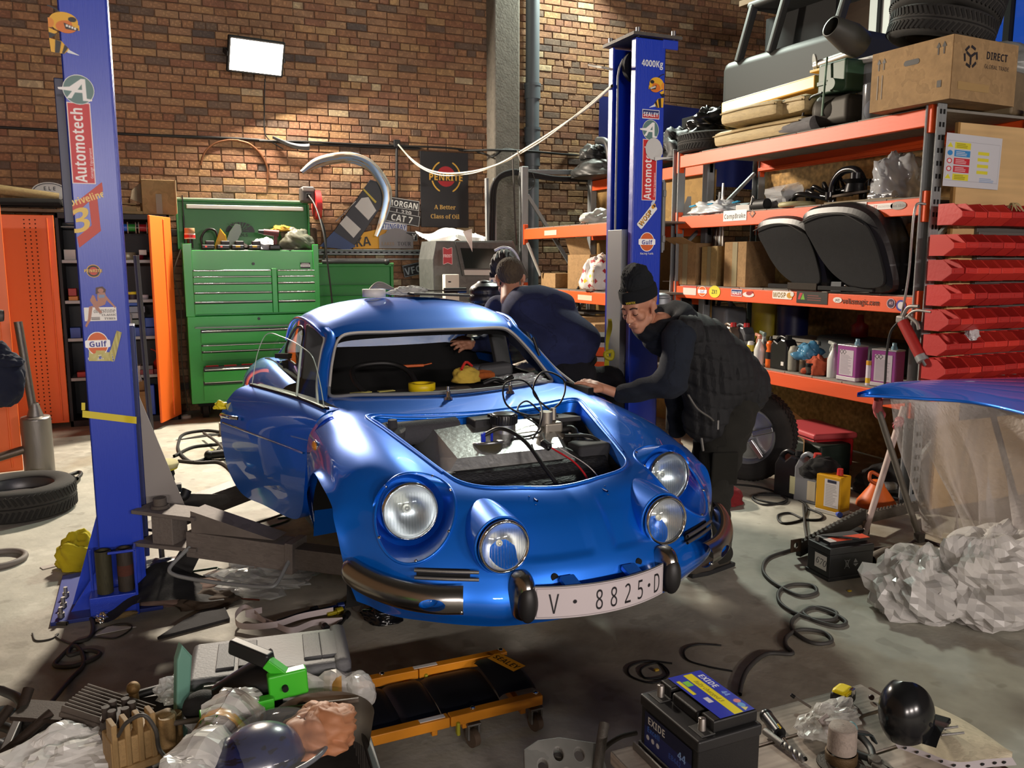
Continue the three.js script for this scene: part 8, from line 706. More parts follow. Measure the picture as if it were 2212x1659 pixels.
cord('green_wire','thin green wires tangled under the lift arm','wire',[[393,1237],[440,1230],[470,1226],[455,1240],[420,1250],[416,1265],[440,1275],[480,1280],[505,1260],[500,1235],[470,1228]],.004,mat('#234a2c',.5));cord('green_wire','green wire bunch with yellow tag beside the car sill','wire',[[530,1150],[560,1142],[590,1146],[570,1152],[540,1148],[580,1138],[620,1125],[625,1118],[600,1120]],.006,mat('#24502f',.5));cord('red_wire_run','thin red brown wire along the floor under the arm','wire',[[300,1240],[340,1285],[420,1292],[470,1280],[520,1292],[560,1296]],.004,mat('#6b2f22',.6));solo('yellow_tag','yellow tag on the green wires by the car sill','tag',bx(.04,.02,.03,[0,.01,0]),mat('#d8c81f',.5),G0(570,1146));
for(const[px,l]of[[572,'left chrome wheel nut on the lift arm'],[584,'right chrome wheel nut on the lift arm']])solo('wheel_nut',l,'nut',lat([[.001,0],[.013,.0],[.015,.012],[.012,.03],[.001,.034]],14),M.chrome,G0(px,px===572?1165:1171,.345).setY(.352));
{const rib=mat('#cfc3c4',.5),band=(L,w=.028)=>{const c=new THREE.CatmullRomCurve3(L.map(([x,y,h])=>G0(x,y,h+.016))),o=G0(600,1350);return grid(60,2,(u,v)=>c.getPoint(u).add(V(0,(v-.5)*w,0)).sub(o));};solo('webbing_ribbon','loose white webbing ribbon looped on the floor before the car','ribbon',[band([[720,1318,.01],[650,1332,.01],[590,1350,.02],[515,1350,.01],[508,1332,.03],[530,1312,.03],[575,1346,.01]]),band([[566,1318,.03],[530,1326,.02],[545,1330,.01],[590,1348,.01],[630,1362,.01],[680,1345,.0],[740,1340,.0]])],rib,G0(600,1350));}
[[640,1336,.18,'#1b1c20',.3,'black spanner lying across the white ribbon'],[690,1325,.2,'#16275e',.1,'blue handled tool in the shadow under the bumper'],[720,1330,.06,'#a89a1e',.2,'yellow handled bit under the bumper'],[735,1352,.16,'#1a1a1c',1.0,'socket bar lying under the bumper'],[712,1372,.1,'#202022',1.7,'chrome tipped extension bar in front of the bumper shadow'],[745,1310,.2,'#17171a',.8,'black pliers at the wheel arch foot']].forEach(([x,y,L,c,a,l])=>solo('hand_tool',l,'tool',[bar([-L/2,.012,0],[L/2,.014,0],.02,.018,.006),cy(.016,.016,.03,[L/2,.016,0],[0,0,Math.PI/2])],mat(c,.35,.3),G0(x,y),a));solo('dark_bag','shiny black plastic bag under the bumper corner','bag',crumple(.18,.12,.16,.6,55),mat('#101114',.18),G0(830,1335));
cord('black_lead','black lead coiled loosely left of the crate','cable',[[108,1520,.05],[150,1470],[178,1440],[180,1418],[160,1395],[130,1420],[118,1437],[150,1440],[200,1425],[216,1412],[190,1405],[150,1415],[160,1390],[190,1380],[200,1362],[196,1335],[170,1318],[145,1330],[120,1340],[115,1345],[145,1347]],.009,M.greyCable);cord('thin_wire','fine dark wire straggling over the floor in front of the left post','wire',[[70,1368],[80,1384],[110,1380],[127,1368],[120,1372],[160,1392],[200,1378],[250,1378],[285,1355],[270,1348],[215,1360],[195,1378]],.0035,M.greyCable);solo('paper_triangle','white paper triangle on the floor before the left post','paper',ext([[-.07,0],[.09,.02],[-.02,.08]],.003,[0,.004,0],[-Math.PI/2,0,0]),M.white,G0(245,1368));solo('paper_label','pale paper label on the floor at the left','paper',bx(.07,.003,.05,[0,.003,0],[0,.4,0]),mat('#a89f98',.8),G0(105,1225));solo('foil_ball','crumpled silver foil at the foot of the left lift post','foil',crumple(.06,.06,.06,.5,57),M.chrome,G0(222,1342));solo('dry_moss','tan fibrous scrap beside the silver foil','fibre',crumple(.16,.04,.06,.7,58),fabric('#a3895c'),G0(250,1332));
solo('grey_ring','grey rubber ring on the floor at the left edge','ring',tf(new THREE.TorusGeometry(.13,.016,10,40),[0,.018,0],[Math.PI/2,0,0]),mat('#6d6660',.7),G0(-5,1215));cord('coiled_hose','thick grey hose coiled at the lower left corner','hose',[[0,1490,.1],[40,1510,.1],[48,1545,.1],[10,1535,.14],[-20,1560,.2],[30,1580,.2],[20,1600,.2],[-30,1620,.2],[28,1640,.22],[-10,1655,.22],[-40,1600,.25],[24,1620,.25]],.016,mat('#3d3f42',.5));
const big=mat('#3b3936',.6);cord('extension_lead','long grey lead snaking in loops across the floor to the battery stand','cable',[[1735,1090],[1738,1130],[1736,1178],[1700,1190],[1660,1205],[1648,1230],[1660,1250],[1690,1270],[1730,1287],[1763,1280],[1755,1265],[1715,1262],[1685,1275],[1684,1300],[1710,1320],[1760,1338],[1800,1338],[1805,1322],[1770,1312],[1735,1322],[1760,1340],[1810,1352],[1828,1345],[1800,1325],[1755,1312],[1735,1322],[1712,1340],[1716,1365],[1760,1390],[1796,1386],[1780,1366],[1730,1360],[1700,1375],[1698,1395],[1712,1412],[1660,1412],[1620,1440],[1604,1470],[1598,1500]],.009,big);cord('test_lead','black lead coiled on the floor behind the man\'s boots','cable',[[1572,1045],[1640,1052],[1680,1065],[1700,1080],[1650,1090],[1625,1075],[1660,1065],[1698,1075],[1690,1088],[1640,1080],[1630,1070],[1700,1072],[1735,1085],[1742,1105],[1725,1125],[1690,1130],[1682,1112],[1705,1108],[1740,1122],[1770,1122],[1776,1112],[1745,1098]],.007,M.cable);cord('loop_wire','thin black wire loop on the floor in the car\'s shadow','wire',[[1558,1394],[1510,1392],[1480,1402],[1485,1425],[1530,1440],[1582,1450]],.004,M.cable);cord('wire_coil','coil of fine wire with a yellow tag on the floor beside the battery','wire',[[1452,1433],[1400,1428],[1360,1440],[1362,1460],[1410,1475],[1445,1455],[1420,1432],[1385,1445],[1395,1465],[1440,1460],[1430,1435]],.004,M.cable);solo('wire_tag','small yellow tag in the fine wire coil','tag',bx(.02,.008,.015,[0,.006,0]),mat('#d8b02a',.5),G0(1418,1450));
{const c=G0(1752,1243),e=G0(1790,1257),r=G0(1884,1243),dz=e.clone().sub(c),dx=r.clone().sub(e),w=dx.length(),d=.17,ry=Math.atan2(-dx.z,dx.x),t=thing('car_battery','black battery with an orange top and handwritten 670 on the floor','battery',e.clone().addScaledVector(dx,.5).add(V(-Math.sin(ry)*d/2,0,-Math.cos(ry)*d/2)),ry);part(t,'case',[bx(w,.135,d,[0,.07,0],null,.006),bx(w+.012,.02,d+.012,[0,.01,0])],mat('#1c1c1d',.55));part(t,'lid',[bx(w+.004,.035,d+.004,[0,.152,0],null,.006),bx(w*.86,.025,d*.66,[.02,.178,-.02],null,.006)],mat('#232324',.5));part(t,'orange_top_label',bx(w*.8,.002,d*.34,[.03,.192,.02]),mat('#c2401e',.4));part(t,'white_top_label',bx(w*.16,.002,d*.3,[-w*.34,.193,.025]),mat('#d8ccc6',.5));part(t,'handle',tb([[-.08,.19,-.05],[-.02,.2,.02],[.06,.194,.06]],.006),M.black);part(t,'end_label',tf(print(.09,.075,(k,W,H)=>{fill(k,'#d9d6cf',W,H);k.save();k.translate(W/2,H/2);k.rotate(.08);txt(k,'670',0,0,H*.62,'#16161a','italic','serif');k.restore();},700),[-w/2-.002,.085,.02],[0,-Math.PI/2,0]),printMat);part(t,'marking',tf(print(.1,.06,(k,W,H)=>{alpha(k,W,H);k.strokeStyle='#8a8a8a';k.lineWidth=2;k.strokeRect(W*.14,H*.25,W*.14,H*.5);k.beginPath();k.moveTo(W*.05,H*.15);k.lineTo(W*.38,H*.95);k.moveTo(W*.38,H*.15);k.lineTo(W*.05,H*.95);k.stroke();pg(k,'#8a8a8a',[[W*.7,H*.15],[W*.86,H*.5],[W*.6,H*.5]]);pg(k,'#8a8a8a',[[W*.58,H*.6],[W*.9,H*.6],[W*.74,H*.85]]);},700),[.0,.085,d/2+.002]),printMat);for(const x of[-w*.4,w*.4])part(t,'terminal',cy(.009,.01,.02,[x,.18,-.05]),M.dull);}
{const a=G0(1725,1168,.1),b=G0(1985,1092,.06),t=thing('seat_runner','rusty toothed seat rails lying behind the floor battery','seat rail',[a.x,0,a.z]),q=(p)=>V(p.x-a.x,p.y,p.z-a.z),m=a.clone().lerp(b,.5);part(t,'rail',bar(q(a).setY(.05),q(m).setY(.12),.03,.08),dirty('#4a4640',.6,.5));part(t,'rail',bar(q(m).setY(.1),q(b).setY(.06),.03,.06),dirty('#7d766c',.6,.5));const te=Array.from({length:34},(_,i)=>bx(.012,.014,.008,q(a.clone().lerp(b,i/34)).setY(i<17?.095+i*.004:.14-(i-17)*.003),null,0));part(t,'teeth',te,M.dull).userData.kind='stuff';part(t,'end_plate',[ext(poly([[-.04,0],[.03,0],[.03,.07],[-.04,.07]],[ring(14,(f)=>[-.005+Math.cos(f)*.016,.036+Math.sin(f)*.016])]),.006,[-.03,.05,.02])],dirty('#5a4636',.6,.5));part(t,'slide',bar(q(a).add(V(.05,-.06,.04)),q(m).setY(.04),.05,.02),M.dark);part(t,'bracket',bx(.06,.09,.05,q(m).setY(.05)),dirty('#6a5442',.7,.4));}
solo('rusty_pipe','bent brown pipe lying behind the floor battery','pipe',tb([[1882,1210,.03],[1900,1200,.04],[1920,1192,.04],[1948,1190,.035]].map(([x,y,h])=>G0(x,y,h).sub(G0(1882,1210))),.032),dirty('#6a5a4c',.7),G0(1882,1210));cord('trestle_cable','dark wires trailing from under the trestle','wire',[[1880,1185],[1950,1180],[1990,1165],[2040,1182],[2080,1195]],.008,mat('#3c2c2c',.7));solo('crumpled_tissue','crumpled pinkish tissue on the floor right of the battery','tissue',crumple(.15,.09,.11,.7,95),fabric('#c9b2aa'),G0(1930,1254));solo('paper_scrap','small crumpled scrap beside the tissue','paper',crumple(.06,.05,.06,.6,96),dirty('#8d8474',.8),G0(1975,1245));solo('yellow_chip','tiny yellow chip on the floor in front of the battery','chip',bx(.02,.006,.014,[0,.004,0]),mat('#d8b62a',.5),G0(1835,1278));{const t=thing('parts_bag','clear parts bag with a white label on the floor by the polythene','bag',G0(2000,1322),.35);part(t,'bag',crumple(.26,.05,.2,.5,97),film('#d4d4d4',{opacity:.55}));part(t,'label',bx(.11,.003,.09,[-.06,.03,.02],[.05,.2,.03]),M.white);part(t,'contents',bx(.2,.012,.05,[.0,.008,.06]),mat('#3d4048',.5));}
}
{
const c=[[756,1607],[1168,1507],[1092,1413],[700,1493]].map(([x,y])=>G0(x,y,.115)),mid=c[0].clone().add(c[2]).multiplyScalar(.5).setY(0),t=thing('creeper','black padded mechanic\'s creeper with an orange frame under the car nose','creeper',mid),q=(a,y=.115)=>V(a.x-mid.x,y,a.z-mid.z),or=mat('#d98a1c',.4),C=c.map((a)=>q(a)),L=(u,v,y)=>C[0].clone().lerp(C[1],u).lerp(C[3].clone().lerp(C[2],u),v).setY(y);
part(t,'side_rail',bar(L(0,0,.115),L(.49,0,.115),.035,.035),or);part(t,'side_rail',bar(L(.495,0,.115),L(1,0,.115),.035,.035),or);part(t,'side_rail',bar(L(0,1,.115),L(.49,1,.115),.035,.035),or);part(t,'side_rail',bar(L(.495,1,.115),L(1,1,.115),.035,.035),or);for(const u of[.42,.58,.9,.1])part(t,'cross_bar',bar(L(u,0,.085),L(u,1,.085),.02,.03),or);
const pad=(u0,u1,h)=>grid(10,10,(u,v)=>L(lerp(u0,u1,u),lerp(.12,.88,v),h-.014*Math.pow(Math.abs(2*v-1),4)-.01*Math.pow(Math.abs(2*u-1),8)));part(t,'pad',pad(.02,.28,.125),mat('#15161a',.5));part(t,'pad',pad(.28,.48,.125),mat('#15161a',.5));part(t,'pad',pad(.485,.8,.125),mat('#15161a',.5));part(t,'head_rest',pad(.79,1.0,.15),mat('#131417',.5));const lp=L(.93,.62,.155);part(t,'badge',tf(print(.06,.14,(k,W,H)=>{fill(k,'#c9881c',W,H);k.save();k.translate(W/2,H/2);k.rotate(Math.PI/2);txt(k,'SEALEY',0,0,W*.6,'#2a1c08','bold');k.restore();},500),lp,[-Math.PI/2,0,.35,'YXZ']),printMat);
for(const[u,v]of[[.97,.0],[.62,0],[.05,0],[.97,1],[.3,1]]){const p=L(u,v,0),k=part(t,'castor',[bx(.008,.05,.03,p.clone().add(V(.018,.055,0))),bx(.008,.05,.03,p.clone().add(V(-.018,.055,0))),bx(.05,.008,.035,p.clone().setY(.084))],M.steel);part(k,'wheel',cy(.03,.03,.022,p.clone().setY(.031),[0,.3,Math.PI/2,'YXZ']),mat('#5a4a3c',.7));part(t,'bolt',sp(.01,p.clone().setY(.137),[1,.6,1],10),M.chrome);}for(const v of[0,1])part(t,'hinge_pin',[bx(.012,.045,.02,L(.53,v,.09).add(V(0,0,.02)))],mat('#b5b02a',.5));for(const[u,v]of[[.42,0],[.55,1]])part(t,'white_label',bar(L(u-.08,v,.134),L(u+.05,v,.134),.02,.002),M.white);
}
// ---------- low bench with the new battery, near right ----------
{
const ty=.38,wood=dataTex(256,(u,v)=>{const g=vnoise(u*4,v*90,90,501),b=fbm(u,v,6,4,503),k=.60+.14*(g-.5)+.16*(b-.5);return[k,k*.93,k*.86];},true,1.6),wm=new THREE.MeshStandardMaterial({map:wood,roughness:.75,bumpMap:TEX.grain,bumpScale:.001});
const t=thing('bench','low weathered plank bench holding the new battery in the right foreground','bench',[1.42,0,-1.33]);[[-.31,.135],[-.17,.14],[-.025,.145],[.125,.145],[.27,.14]].forEach(([z,w])=>part(t,'plank',uvm(bx(.84,.035,w-.006,[0,ty-.0185,z+.03],null,.004),1),wm));for(const[x,z]of[[-.36,-.25],[.36,-.25],[-.36,.28],[.36,.28]])part(t,'leg',bx(.05,ty-.04,.05,[x,(ty-.04)/2,z]),dirty('#4a3a2c',.8));part(t,'edge_strip',bx(.006,.05,.66,[-.36,ty-.005,.0]),M.steel);part(t,'end_board',bx(.012,.1,.68,[.426,ty-.05,.02]),dirty('#5d4030',.8));
const b=thing('car_battery','new black and blue battery with yellow strip on the plank bench','battery',[1.165,ty+.002,-1.537],.02),w=.178,d=.232,blk=mat('#19191a',.42,0,{bumpMap:TEX.grain,bumpScale:.0003});part(b,'case',[bx(w,.12,d,[0,.066,0],null,.006),bx(w+.012,.02,d+.004,[0,.012,0],null,.004)],blk);part(b,'lid',[bx(w+.006,.03,d+.006,[0,.132,0],null,.006)],mat('#232324',.4));part(b,'raised_top',[ext([[-.105,-.04],[-.06,-.04],[-.06,-.0],[.06,-.0],[.06,-.04],[.105,-.04],[.105,.085],[-.105,.085]].map(([x,y])=>[y,x]),.03,[0,.162,0],[Math.PI/2,0,0],.004),bx(.05,.028,.10,[-.02,.158,0],null,.006)],blk);
for(const z of[-.082,.082]){part(b,'terminal',lat([[.001,.028],[.0085,.028],[.0095,.0],[.014,-.002]],20,[-.055,.149,z]),mat('#8d8883',.4,.8));}parts(b,'terminal_recess',[bx(.04,.004,.05,[-.055,.1475,-.082]),bx(.04,.004,.05,[-.055,.1475,.082])],mat('#3a3a39',.6));
part(b,'top_label',tf(print(.205,.10,(c,W,H)=>{fill(c,'#1d32b8',W,H);fill(c,'#e6da1e',W*.96,H*.26,W*.03,H*.32);c.save();c.translate(W*.45,H*.46);txt(c,'fully charged 3',0,0,H*.15,'#3a3414','italic','serif');c.restore();txt(c,'EXIDE',W*.26,H*.16,H*.24,'#eceef4','bold');txt(c,'44',W*.58,H*.17,H*.2,'#8ab4ec','bold');disc(c,W*.77,H*.14,7,7,'#d98a8a');disc(c,W*.86,H*.16,8,7,'#6aa5dc');pg(c,'#d8d080',[[W*.93,H*.08],[W*.98,H*.24],[W*.89,H*.24]]);fill(c,'#e6da1e',W*.34,H*.1,W*.12,H*.82);fill(c,'#7fcf4a',W*.12,H*.18,W*.16,H*.62);fill(c,'#d8d8e0',W*.12,H*.14,W*.56,H*.66);},760).applyMatrix4(new THREE.Matrix4().makeBasis(V(0,0,1),V(1,0,0),V(0,1,0))),[.03,.1785,0]),printMat);
part(b,'side_label',tf(print(.19,.095,(c,W,H)=>{fill(c,'#1a2360',W,H);fill(c,'#0f1538',W,H*.4);txt(c,'EXIDE',W*.26,H*.2,H*.27,'#d8d6cc','bold');txt(c,'Excell',W*.2,H*.45,H*.2,'#3a6fc4');txt(c,'44',W*.8,H*.42,H*.3,'#8ab0e8','bold');disc(c,W*.78,H*.4,1,1,'#fff');txt(c,'EB442',W*.66,H*.66,H*.18,'#2f56b0');txt(c,'420',W*.9,H*.74,H*.14,'#a8b4d4');for(let i=0;i<3;i++)disc(c,W*(.08+i*.11),H*.68,6,6,'#c8c8cc');},900),[-w/2-.002,.066,0],[0,-Math.PI/2,0]),printMat);
const B=(px,py,h=0)=>atY(px,py,ty+.002+h);
{const a=B(1655,1560),e=B(1715,1638),s=thing('screwdriver','black handled screwdriver lying beside the new battery','screwdriver',a),q=e.clone().sub(a);part(s,'handle',[rod([0,.018,0],q.clone().multiplyScalar(.5).setY(.017),.0165,16),sp(.018,[0,.018,0])],mat('#17181a',.3));part(s,'ferrule',rod(q.clone().multiplyScalar(.5).setY(.017),q.clone().multiplyScalar(.6).setY(.015),.008),M.dark);part(s,'shaft',rod(q.clone().multiplyScalar(.55).setY(.016),q.clone().multiplyScalar(1.1).setY(.006),.0045),M.chrome);part(s,'yellow_dots',[.42,.46,.5].map((k)=>sp(.003,q.clone().multiplyScalar(k).setY(.033),null,8)),mat('#d8b81e',.4)).userData.kind='stuff';const d1=B(1652,1588),d2=B(1742,1655),D=d2.clone().sub(d1),bit=thing('drill_bit','long twist drill bit lying along the screwdriver','drill bit',d1);part(bit,'shank',rod([0,.011,0],D.clone().multiplyScalar(.45).setY(.011),.0095,14),M.steel);part(bit,'flute',[0,1].map((k)=>tb(Array.from({length:16},(_,i)=>{const u=.45+i/15*.5,f=i*.9+k*3.14;return D.clone().multiplyScalar(u).add(V(Math.cos(f)*.004,.011+Math.sin(f)*.004,0));}),.006)),M.steel);}
{const s=thing('tape_measure','yellow and black tape measure at the back of the bench','tape measure',B(1820,1520),.35);part(s,'body',[bx(.075,.045,.05,[0,.0225,0],null,.014)],mat('#1c1c1c',.5));part(s,'yellow_case',[bx(.06,.03,.044,[-.004,.036,0],null,.012)],mat('#e3cc12',.4));part(s,'clip',bx(.02,.02,.012,[.005,.042,.022],null,.003),M.chrome);part(s,'mark',tf(print(.026,.02,(c,W,H)=>{fill(c,'#e3cc12',W,H);txt(c,'R8',W/2,H/2,H*.8,'#2a2410','italic');},900),[-.018,.038,.0225]),printMat);}
{const a=B(1752,1532),e=B(1708,1500,.03),s=thing('paint_pen','thin brush with a dark tip lying at the back of the bench','brush',a),q=e.clone().sub(a);part(s,'shaft',rod([0,.005,0],q,.0035),mat('#8d8580',.4));part(s,'tip',rod(q.clone().multiplyScalar(.8),q,.005),M.black);}
const bag=B(1790,1570);{const s=thing('parts_bag','clear polythene bag with a paper label on the bench','bag',bag,.2);part(s,'bag',[crumple(.2,.09,.11,.55,111,14)],film('#dcdad6',{opacity:.5}));part(s,'label',bx(.045,.05,.002,[-.05,.035,.03],[-.7,.1,.1]),mat('#c2b5b0',.7));}solo('small_ball','small dark plum coloured nut on the bench behind the headlamp shell','nut',sp(.008,[0,.008,0]),mat('#3a2226',.4),B(1882,1512));
{const p=B(1816,1652),s=thing('thermostat_housing','old cream capped valve standing at the front of the bench','valve',p,.2);part(s,'cap',lat([[.001,.105],[.03,.102],[.033,.095],[.034,.04],[.03,.036]],30),dirty('#a3958a',.6));part(s,'band',lat([[.034,.036],[.038,.034],[.037,.012],[.03,.01]],30),dirty('#6a5438',.5,.5));part(s,'flange',[lat([[.001,.006],[.055,.006],[.057,.002],[.001,0]],24),bx(.03,.012,.03,[.03,.018,0])],dirty('#4a3f36',.6,.4));part(s,'outlet',cy(.012,.014,.03,[.042,.075,-.01],[0,0,Math.PI/2]),mat('#5a7d80',.5));part(s,'lever',[bar([.05,.07,0],[.095,.055,.015],.02,.006),bar([.095,.055,.015],[.11,.03,.02],.02,.006)],mat('#2c3436',.35,.5));}
{const p=B(1878,1650),s=thing('pliers','grey pliers with black grips, jaws toward the camera','pliers',p,0);part(s,'jaw',[bx(.024,.012,.05,[0,.012,.04],[0,.1,0]),bx(.02,.012,.05,[.012,.012,.04],[0,-.1,0]),cy(.015,.015,.016,[.004,.014,.01])],M.dull);part(s,'grip',tb([[.0,.014,.0],[-.012,.014,-.03],[-.004,.02,-.07],[.01,.02,-.11]],.009),M.black);part(s,'grip',tb([[.012,.014,0],[.035,.014,-.03],[.042,.02,-.06],[.04,.025,-.085]],.009),M.black);}
{const p=[[1905,1512],[1960,1505],[2050,1540],[2120,1580],[2186,1636],[2060,1645],[1930,1600]].map(([x,y])=>atY(x,y,ty+.03)),c=p[0].clone(),s=thing('cream_panel','aged cream moulded panel with a drilled flange on the bench','panel',c.clone().setY(ty)),far=new THREE.CatmullRomCurve3([p[0],p[1],p[2],p[3],p[4]]),nearC=new THREE.CatmullRomCurve3([p[6],p[6].clone().lerp(p[5],.5),p[5],p[5].clone().lerp(p[4],.6),p[4]]);part(s,'shell',grid(40,14,(u,v)=>nearC.getPoint(u).lerp(far.getPoint(u),v).sub(s.position).add(V(0,.035*Math.sin(v*3.1)*(1-u*.6),0))),dirty('#d8cdb0',.6));part(s,'flange',grid(40,2,(u,v)=>nearC.getPoint(u).sub(s.position).add(V(0,-.012*(1-v),.014*(1-v)))),mat('#b5aeb0',.5));for(let i=0;i<9;i++)part(s,'flange_hole',sp(.0045,nearC.getPoint(.08+i*.1).sub(s.position).add(V(0,-.006,.009)),[1.4,.7,.5],10),M.dark);solo('hook_rod','two thin metal pins lying on the cream panel','pin',[rod([0,.0,0],[.05,0,.01],.003),rod([-.02,0,.02],[.04,0,.035],.003)],M.steel,atY(2030,1575,ty+.075));
const q=atY(1965,1600,ty+.03),sh=thing('headlamp_shell','black moulded headlamp shell standing on the cream panel','shell',[q.x,ty+.035,q.z],[-.1,.35,.2,'YXZ']);part(sh,'bowl',grid(40,26,(u,v)=>{const a=lerp(1.0,5.0,u),t=lerp(-.55,1,v),r=Math.sqrt(Math.max(0,1-t*t));return[Math.cos(a)*r*.078,.075+t*.088,Math.sin(a)*r*.062];}),mat('#161719',.2));part(sh,'lower_lip',[grid(24,8,(u,v)=>[lerp(-.03,.075,u),.022+.016*Math.sin(u*3.1),lerp(.0,.075,v)]),bx(.04,.014,.05,[.07,.02,.045])],mat('#1a1b1d',.25));part(sh,'screw',sp(.006,[-.03,.09,.052],null,10),M.dark);part(sh,'screw',sp(.006,[-.012,.07,.06],null,10),M.dark);}
{const p=atY(1215,1640,.3),s=thing('perforated_plate','grey cast plate with oval slots leaning by the bench','plate',p,[0,-.3,0]),sl=(x,y)=>ring(16,(f)=>[x+Math.cos(f)*.013,y+Math.sin(f)*.02]);part(s,'plate',ext(poly([[-.11,-.1],[-.1,.03],[-.06,.055],[.0,.06],[.1,.035],[.12,-.1]],[sl(-.055,-.02),sl(-.01,.01),sl(.045,.005),sl(.005,-.05),sl(.06,-.055)]),.018,null,[-1.15,0,0],.003),dirty('#9a9893',.6,.3));part(s,'post',[cy(.02,.02,.28,[0,-.14,-.03]),rod([.08,-.02,.05],[.12,.07,-.04],.014)],M.dull);part(s,'foot',bx(.2,.02,.2,[0,-.29,-.03]),M.dull);}
cord('bench_lead','two grey leads running behind the bench from the battery','cable',[[1375,1583,.3],[1340,1592,.3],[1310,1612,.28],[1290,1640,.25],[1270,1670,.2]],.007,M.greyCable);
}
// ---------- crate of dismantled parts, near left ----------
{
const P=(px,py,h)=>atY(px,py,h),rim=.36,z0=-2.44,z1=-1.62,x0=-.42,x1=.46,t=thing('parts_crate','big ribbed grey crate heaped with dismantled car parts at the lower left','crate',[(x0+x1)/2,0,(z0+z1)/2],-.08),w=(x1-x0)/2,d=(z1-z0)/2,cm=dirty('#55504c',.8),rib=(len,f)=>grid(120,2,(u,v)=>f((u-.5)*len,v*rim,.006*Math.sign(Math.sin(u*130))));
part(t,'wall',[rib(2*w,(a,y,k)=>[a,y,-d+k])],cm);part(t,'wall',[rib(2*d,(a,y,k)=>[-w+k,y,a])],cm);part(t,'wall',[rib(2*d,(a,y,k)=>[w+k,y,a])],cm);part(t,'base',bx(2*w,.02,2*d,[0,.2,0]),cm);part(t,'rim',[bx(2*w+.03,.022,.022,[0,rim,-d]),bx(.022,.022,2*d,[-w,rim,0]),bx(.022,.022,2*d,[w,rim,0])],mat('#2b2523',.5));
const plast=film('#dedcd8',{opacity:.62}),tapeM=mat('#b98a4a',.3,0,{clearcoat:.5});
{const c=P(585,1468,rim+.02),s=thing('tool_case','grey ribbed power tool case lying on the parts crate','case',c,-.13),gm=mat('#5f5f62',.6,0,{bumpMap:TEX.grain,bumpScale:.0006});part(s,'case',[bx(.44,.085,.25,[.0,.045,0],null,.02)],gm);for(const x of[-.12,-.06,.12,.17])part(s,'rib',bx(.05,.008,.16,[x,.09,0],null,.003),gm);part(s,'corner',bx(.05,.1,.26,[.2,.047,0],null,.02),gm);part(s,'latch',bx(.05,.03,.02,[-.15,.06,.13]),mat('#8a8d88',.4));}
solo('teal_moulding','pale teal plastic moulding standing at the crate corner','moulding',[ext([[0,-.1],[.03,-.1],[.055,.12],[.03,.16],[.015,.12]],.03,null,null,.005)],mat('#5f8a7c',.4),P(372,1520,rim+.08),.3);solo('teal_moulding','second teal plastic piece showing behind the tool case','moulding',wobble(bx(.12,.05,.08,null,null,.015),.008,20),mat('#5f8a7c',.4),P(660,1415,rim+.06));
{const a=P(500,1393,rim+.22),m=P(585,1428,rim+.2),e=P(655,1470,rim+.14),s=thing('riveter','lime green tool with a long black handle on the tool case','hand tool',a),q=(p)=>p.clone().sub(a);part(s,'handle',bar(q(a),q(m),.032,.042,.008),mat('#1b1c1d',.45));part(s,'body',[bar(q(m).add(V(-.01,0,0)),q(e).add(V(-.04,.02,0)),.03,.028),bar(q(e).add(V(-.09,0,0)),q(e).add(V(.01,.005,0)),.034,.07,.006),bar(q(e).add(V(-.26,-.03,.03)),q(e).add(V(-.08,-.03,.02)),.03,.03)],mat('#3fb82a',.4));part(s,'pivot',cy(.008,.008,.04,q(e).add(V(-.05,0,.01)),[Math.PI/2,0,0]),M.dark);}
{const a=P(462,1508,rim+.09),b=P(598,1468,rim+.11),s=thing('black_funnel','black plastic cone lying across the wrapped parcel','cone',a),dir=b.clone().sub(a),g=lat([[.03,0],[.034,.01],[.085,dir.length()],[.08,dir.length()+.004],[.03,.02]],40);g.applyQuaternion(new THREE.Quaternion().setFromUnitVectors(V(0,1,0),dir.clone().normalize()));part(s,'cone',g,mat('#121213',.28));part(s,'boot',tf(sp(.045,[-.03,-.01,.01],[1.1,.9,.9]),null),M.rubber);}
const wrap=(l,a,b,r,n)=>{const s=thing('wrapped_parcel',l,'parcel',a),q=b.clone().sub(a),c=tb(Array.from({length:6},(_,i)=>q.clone().multiplyScalar(i/5).add(V(0,.015*Math.sin(i*2),0))),r,{rad:14,seg:40}),h=(g)=>tf(g,[0,0,0]);part(s,'bubble_wrap',wobble(mg([c,sp(r*1.04,[0,0,0]),sp(r*1.04,q)]),.016,30),plast);part(s,'core',tb([q.clone().multiplyScalar(.05),q.clone().multiplyScalar(.95)],r*.55,{rad:10}),mat('#b9b5b0',.6));for(const k of n)part(s,'parcel_tape',wobble(tb([q.clone().multiplyScalar(k-.06),q.clone().multiplyScalar(k+.06)],r*1.06,{rad:16,seg:10}),.008,34),tapeM);return s;};
wrap('long bubble wrapped parcel with brown tape lying across the crate',P(430,1535,rim+.03),P(765,1500,rim+.03),.058,[.12,.45,.86]);wrap('bubble wrapped roll with brown tape slanting toward the camera',P(520,1535,rim+.09),P(395,1690,rim+.09),.062,[.1,.4]);
solo('brown_rod','long thin brown rod lying over the wrapped parcels','rod',[rod([0,0,0],P(775,1512,rim+.1).sub(P(215,1582,rim+.06)),.007)],dirty('#6a5f54',.6),P(215,1582,rim+.06));solo('tan_hide','crumpled tan leather stuffed in a metal bowl','leather',crumple(.18,.13,.16,.4,121),mat('#a9714e',.6),P(690,1600,rim+.06));solo('metal_bowl','bent bright metal shroud holding the tan leather','shroud',[grid(30,8,(u,v)=>{const a=lerp(-.4,2.9,u);return[Math.cos(a)*(.11+.02*v),.0+v*.12,Math.sin(a)*(.10+.02*v)];})],mat('#9d978d',.3,.7),P(700,1640,rim-.02),2.6);solo('black_lump','black rubber mount behind the tan leather','mount',crumple(.16,.09,.12,.4,122),M.rubber,P(640,1560,rim+.02));
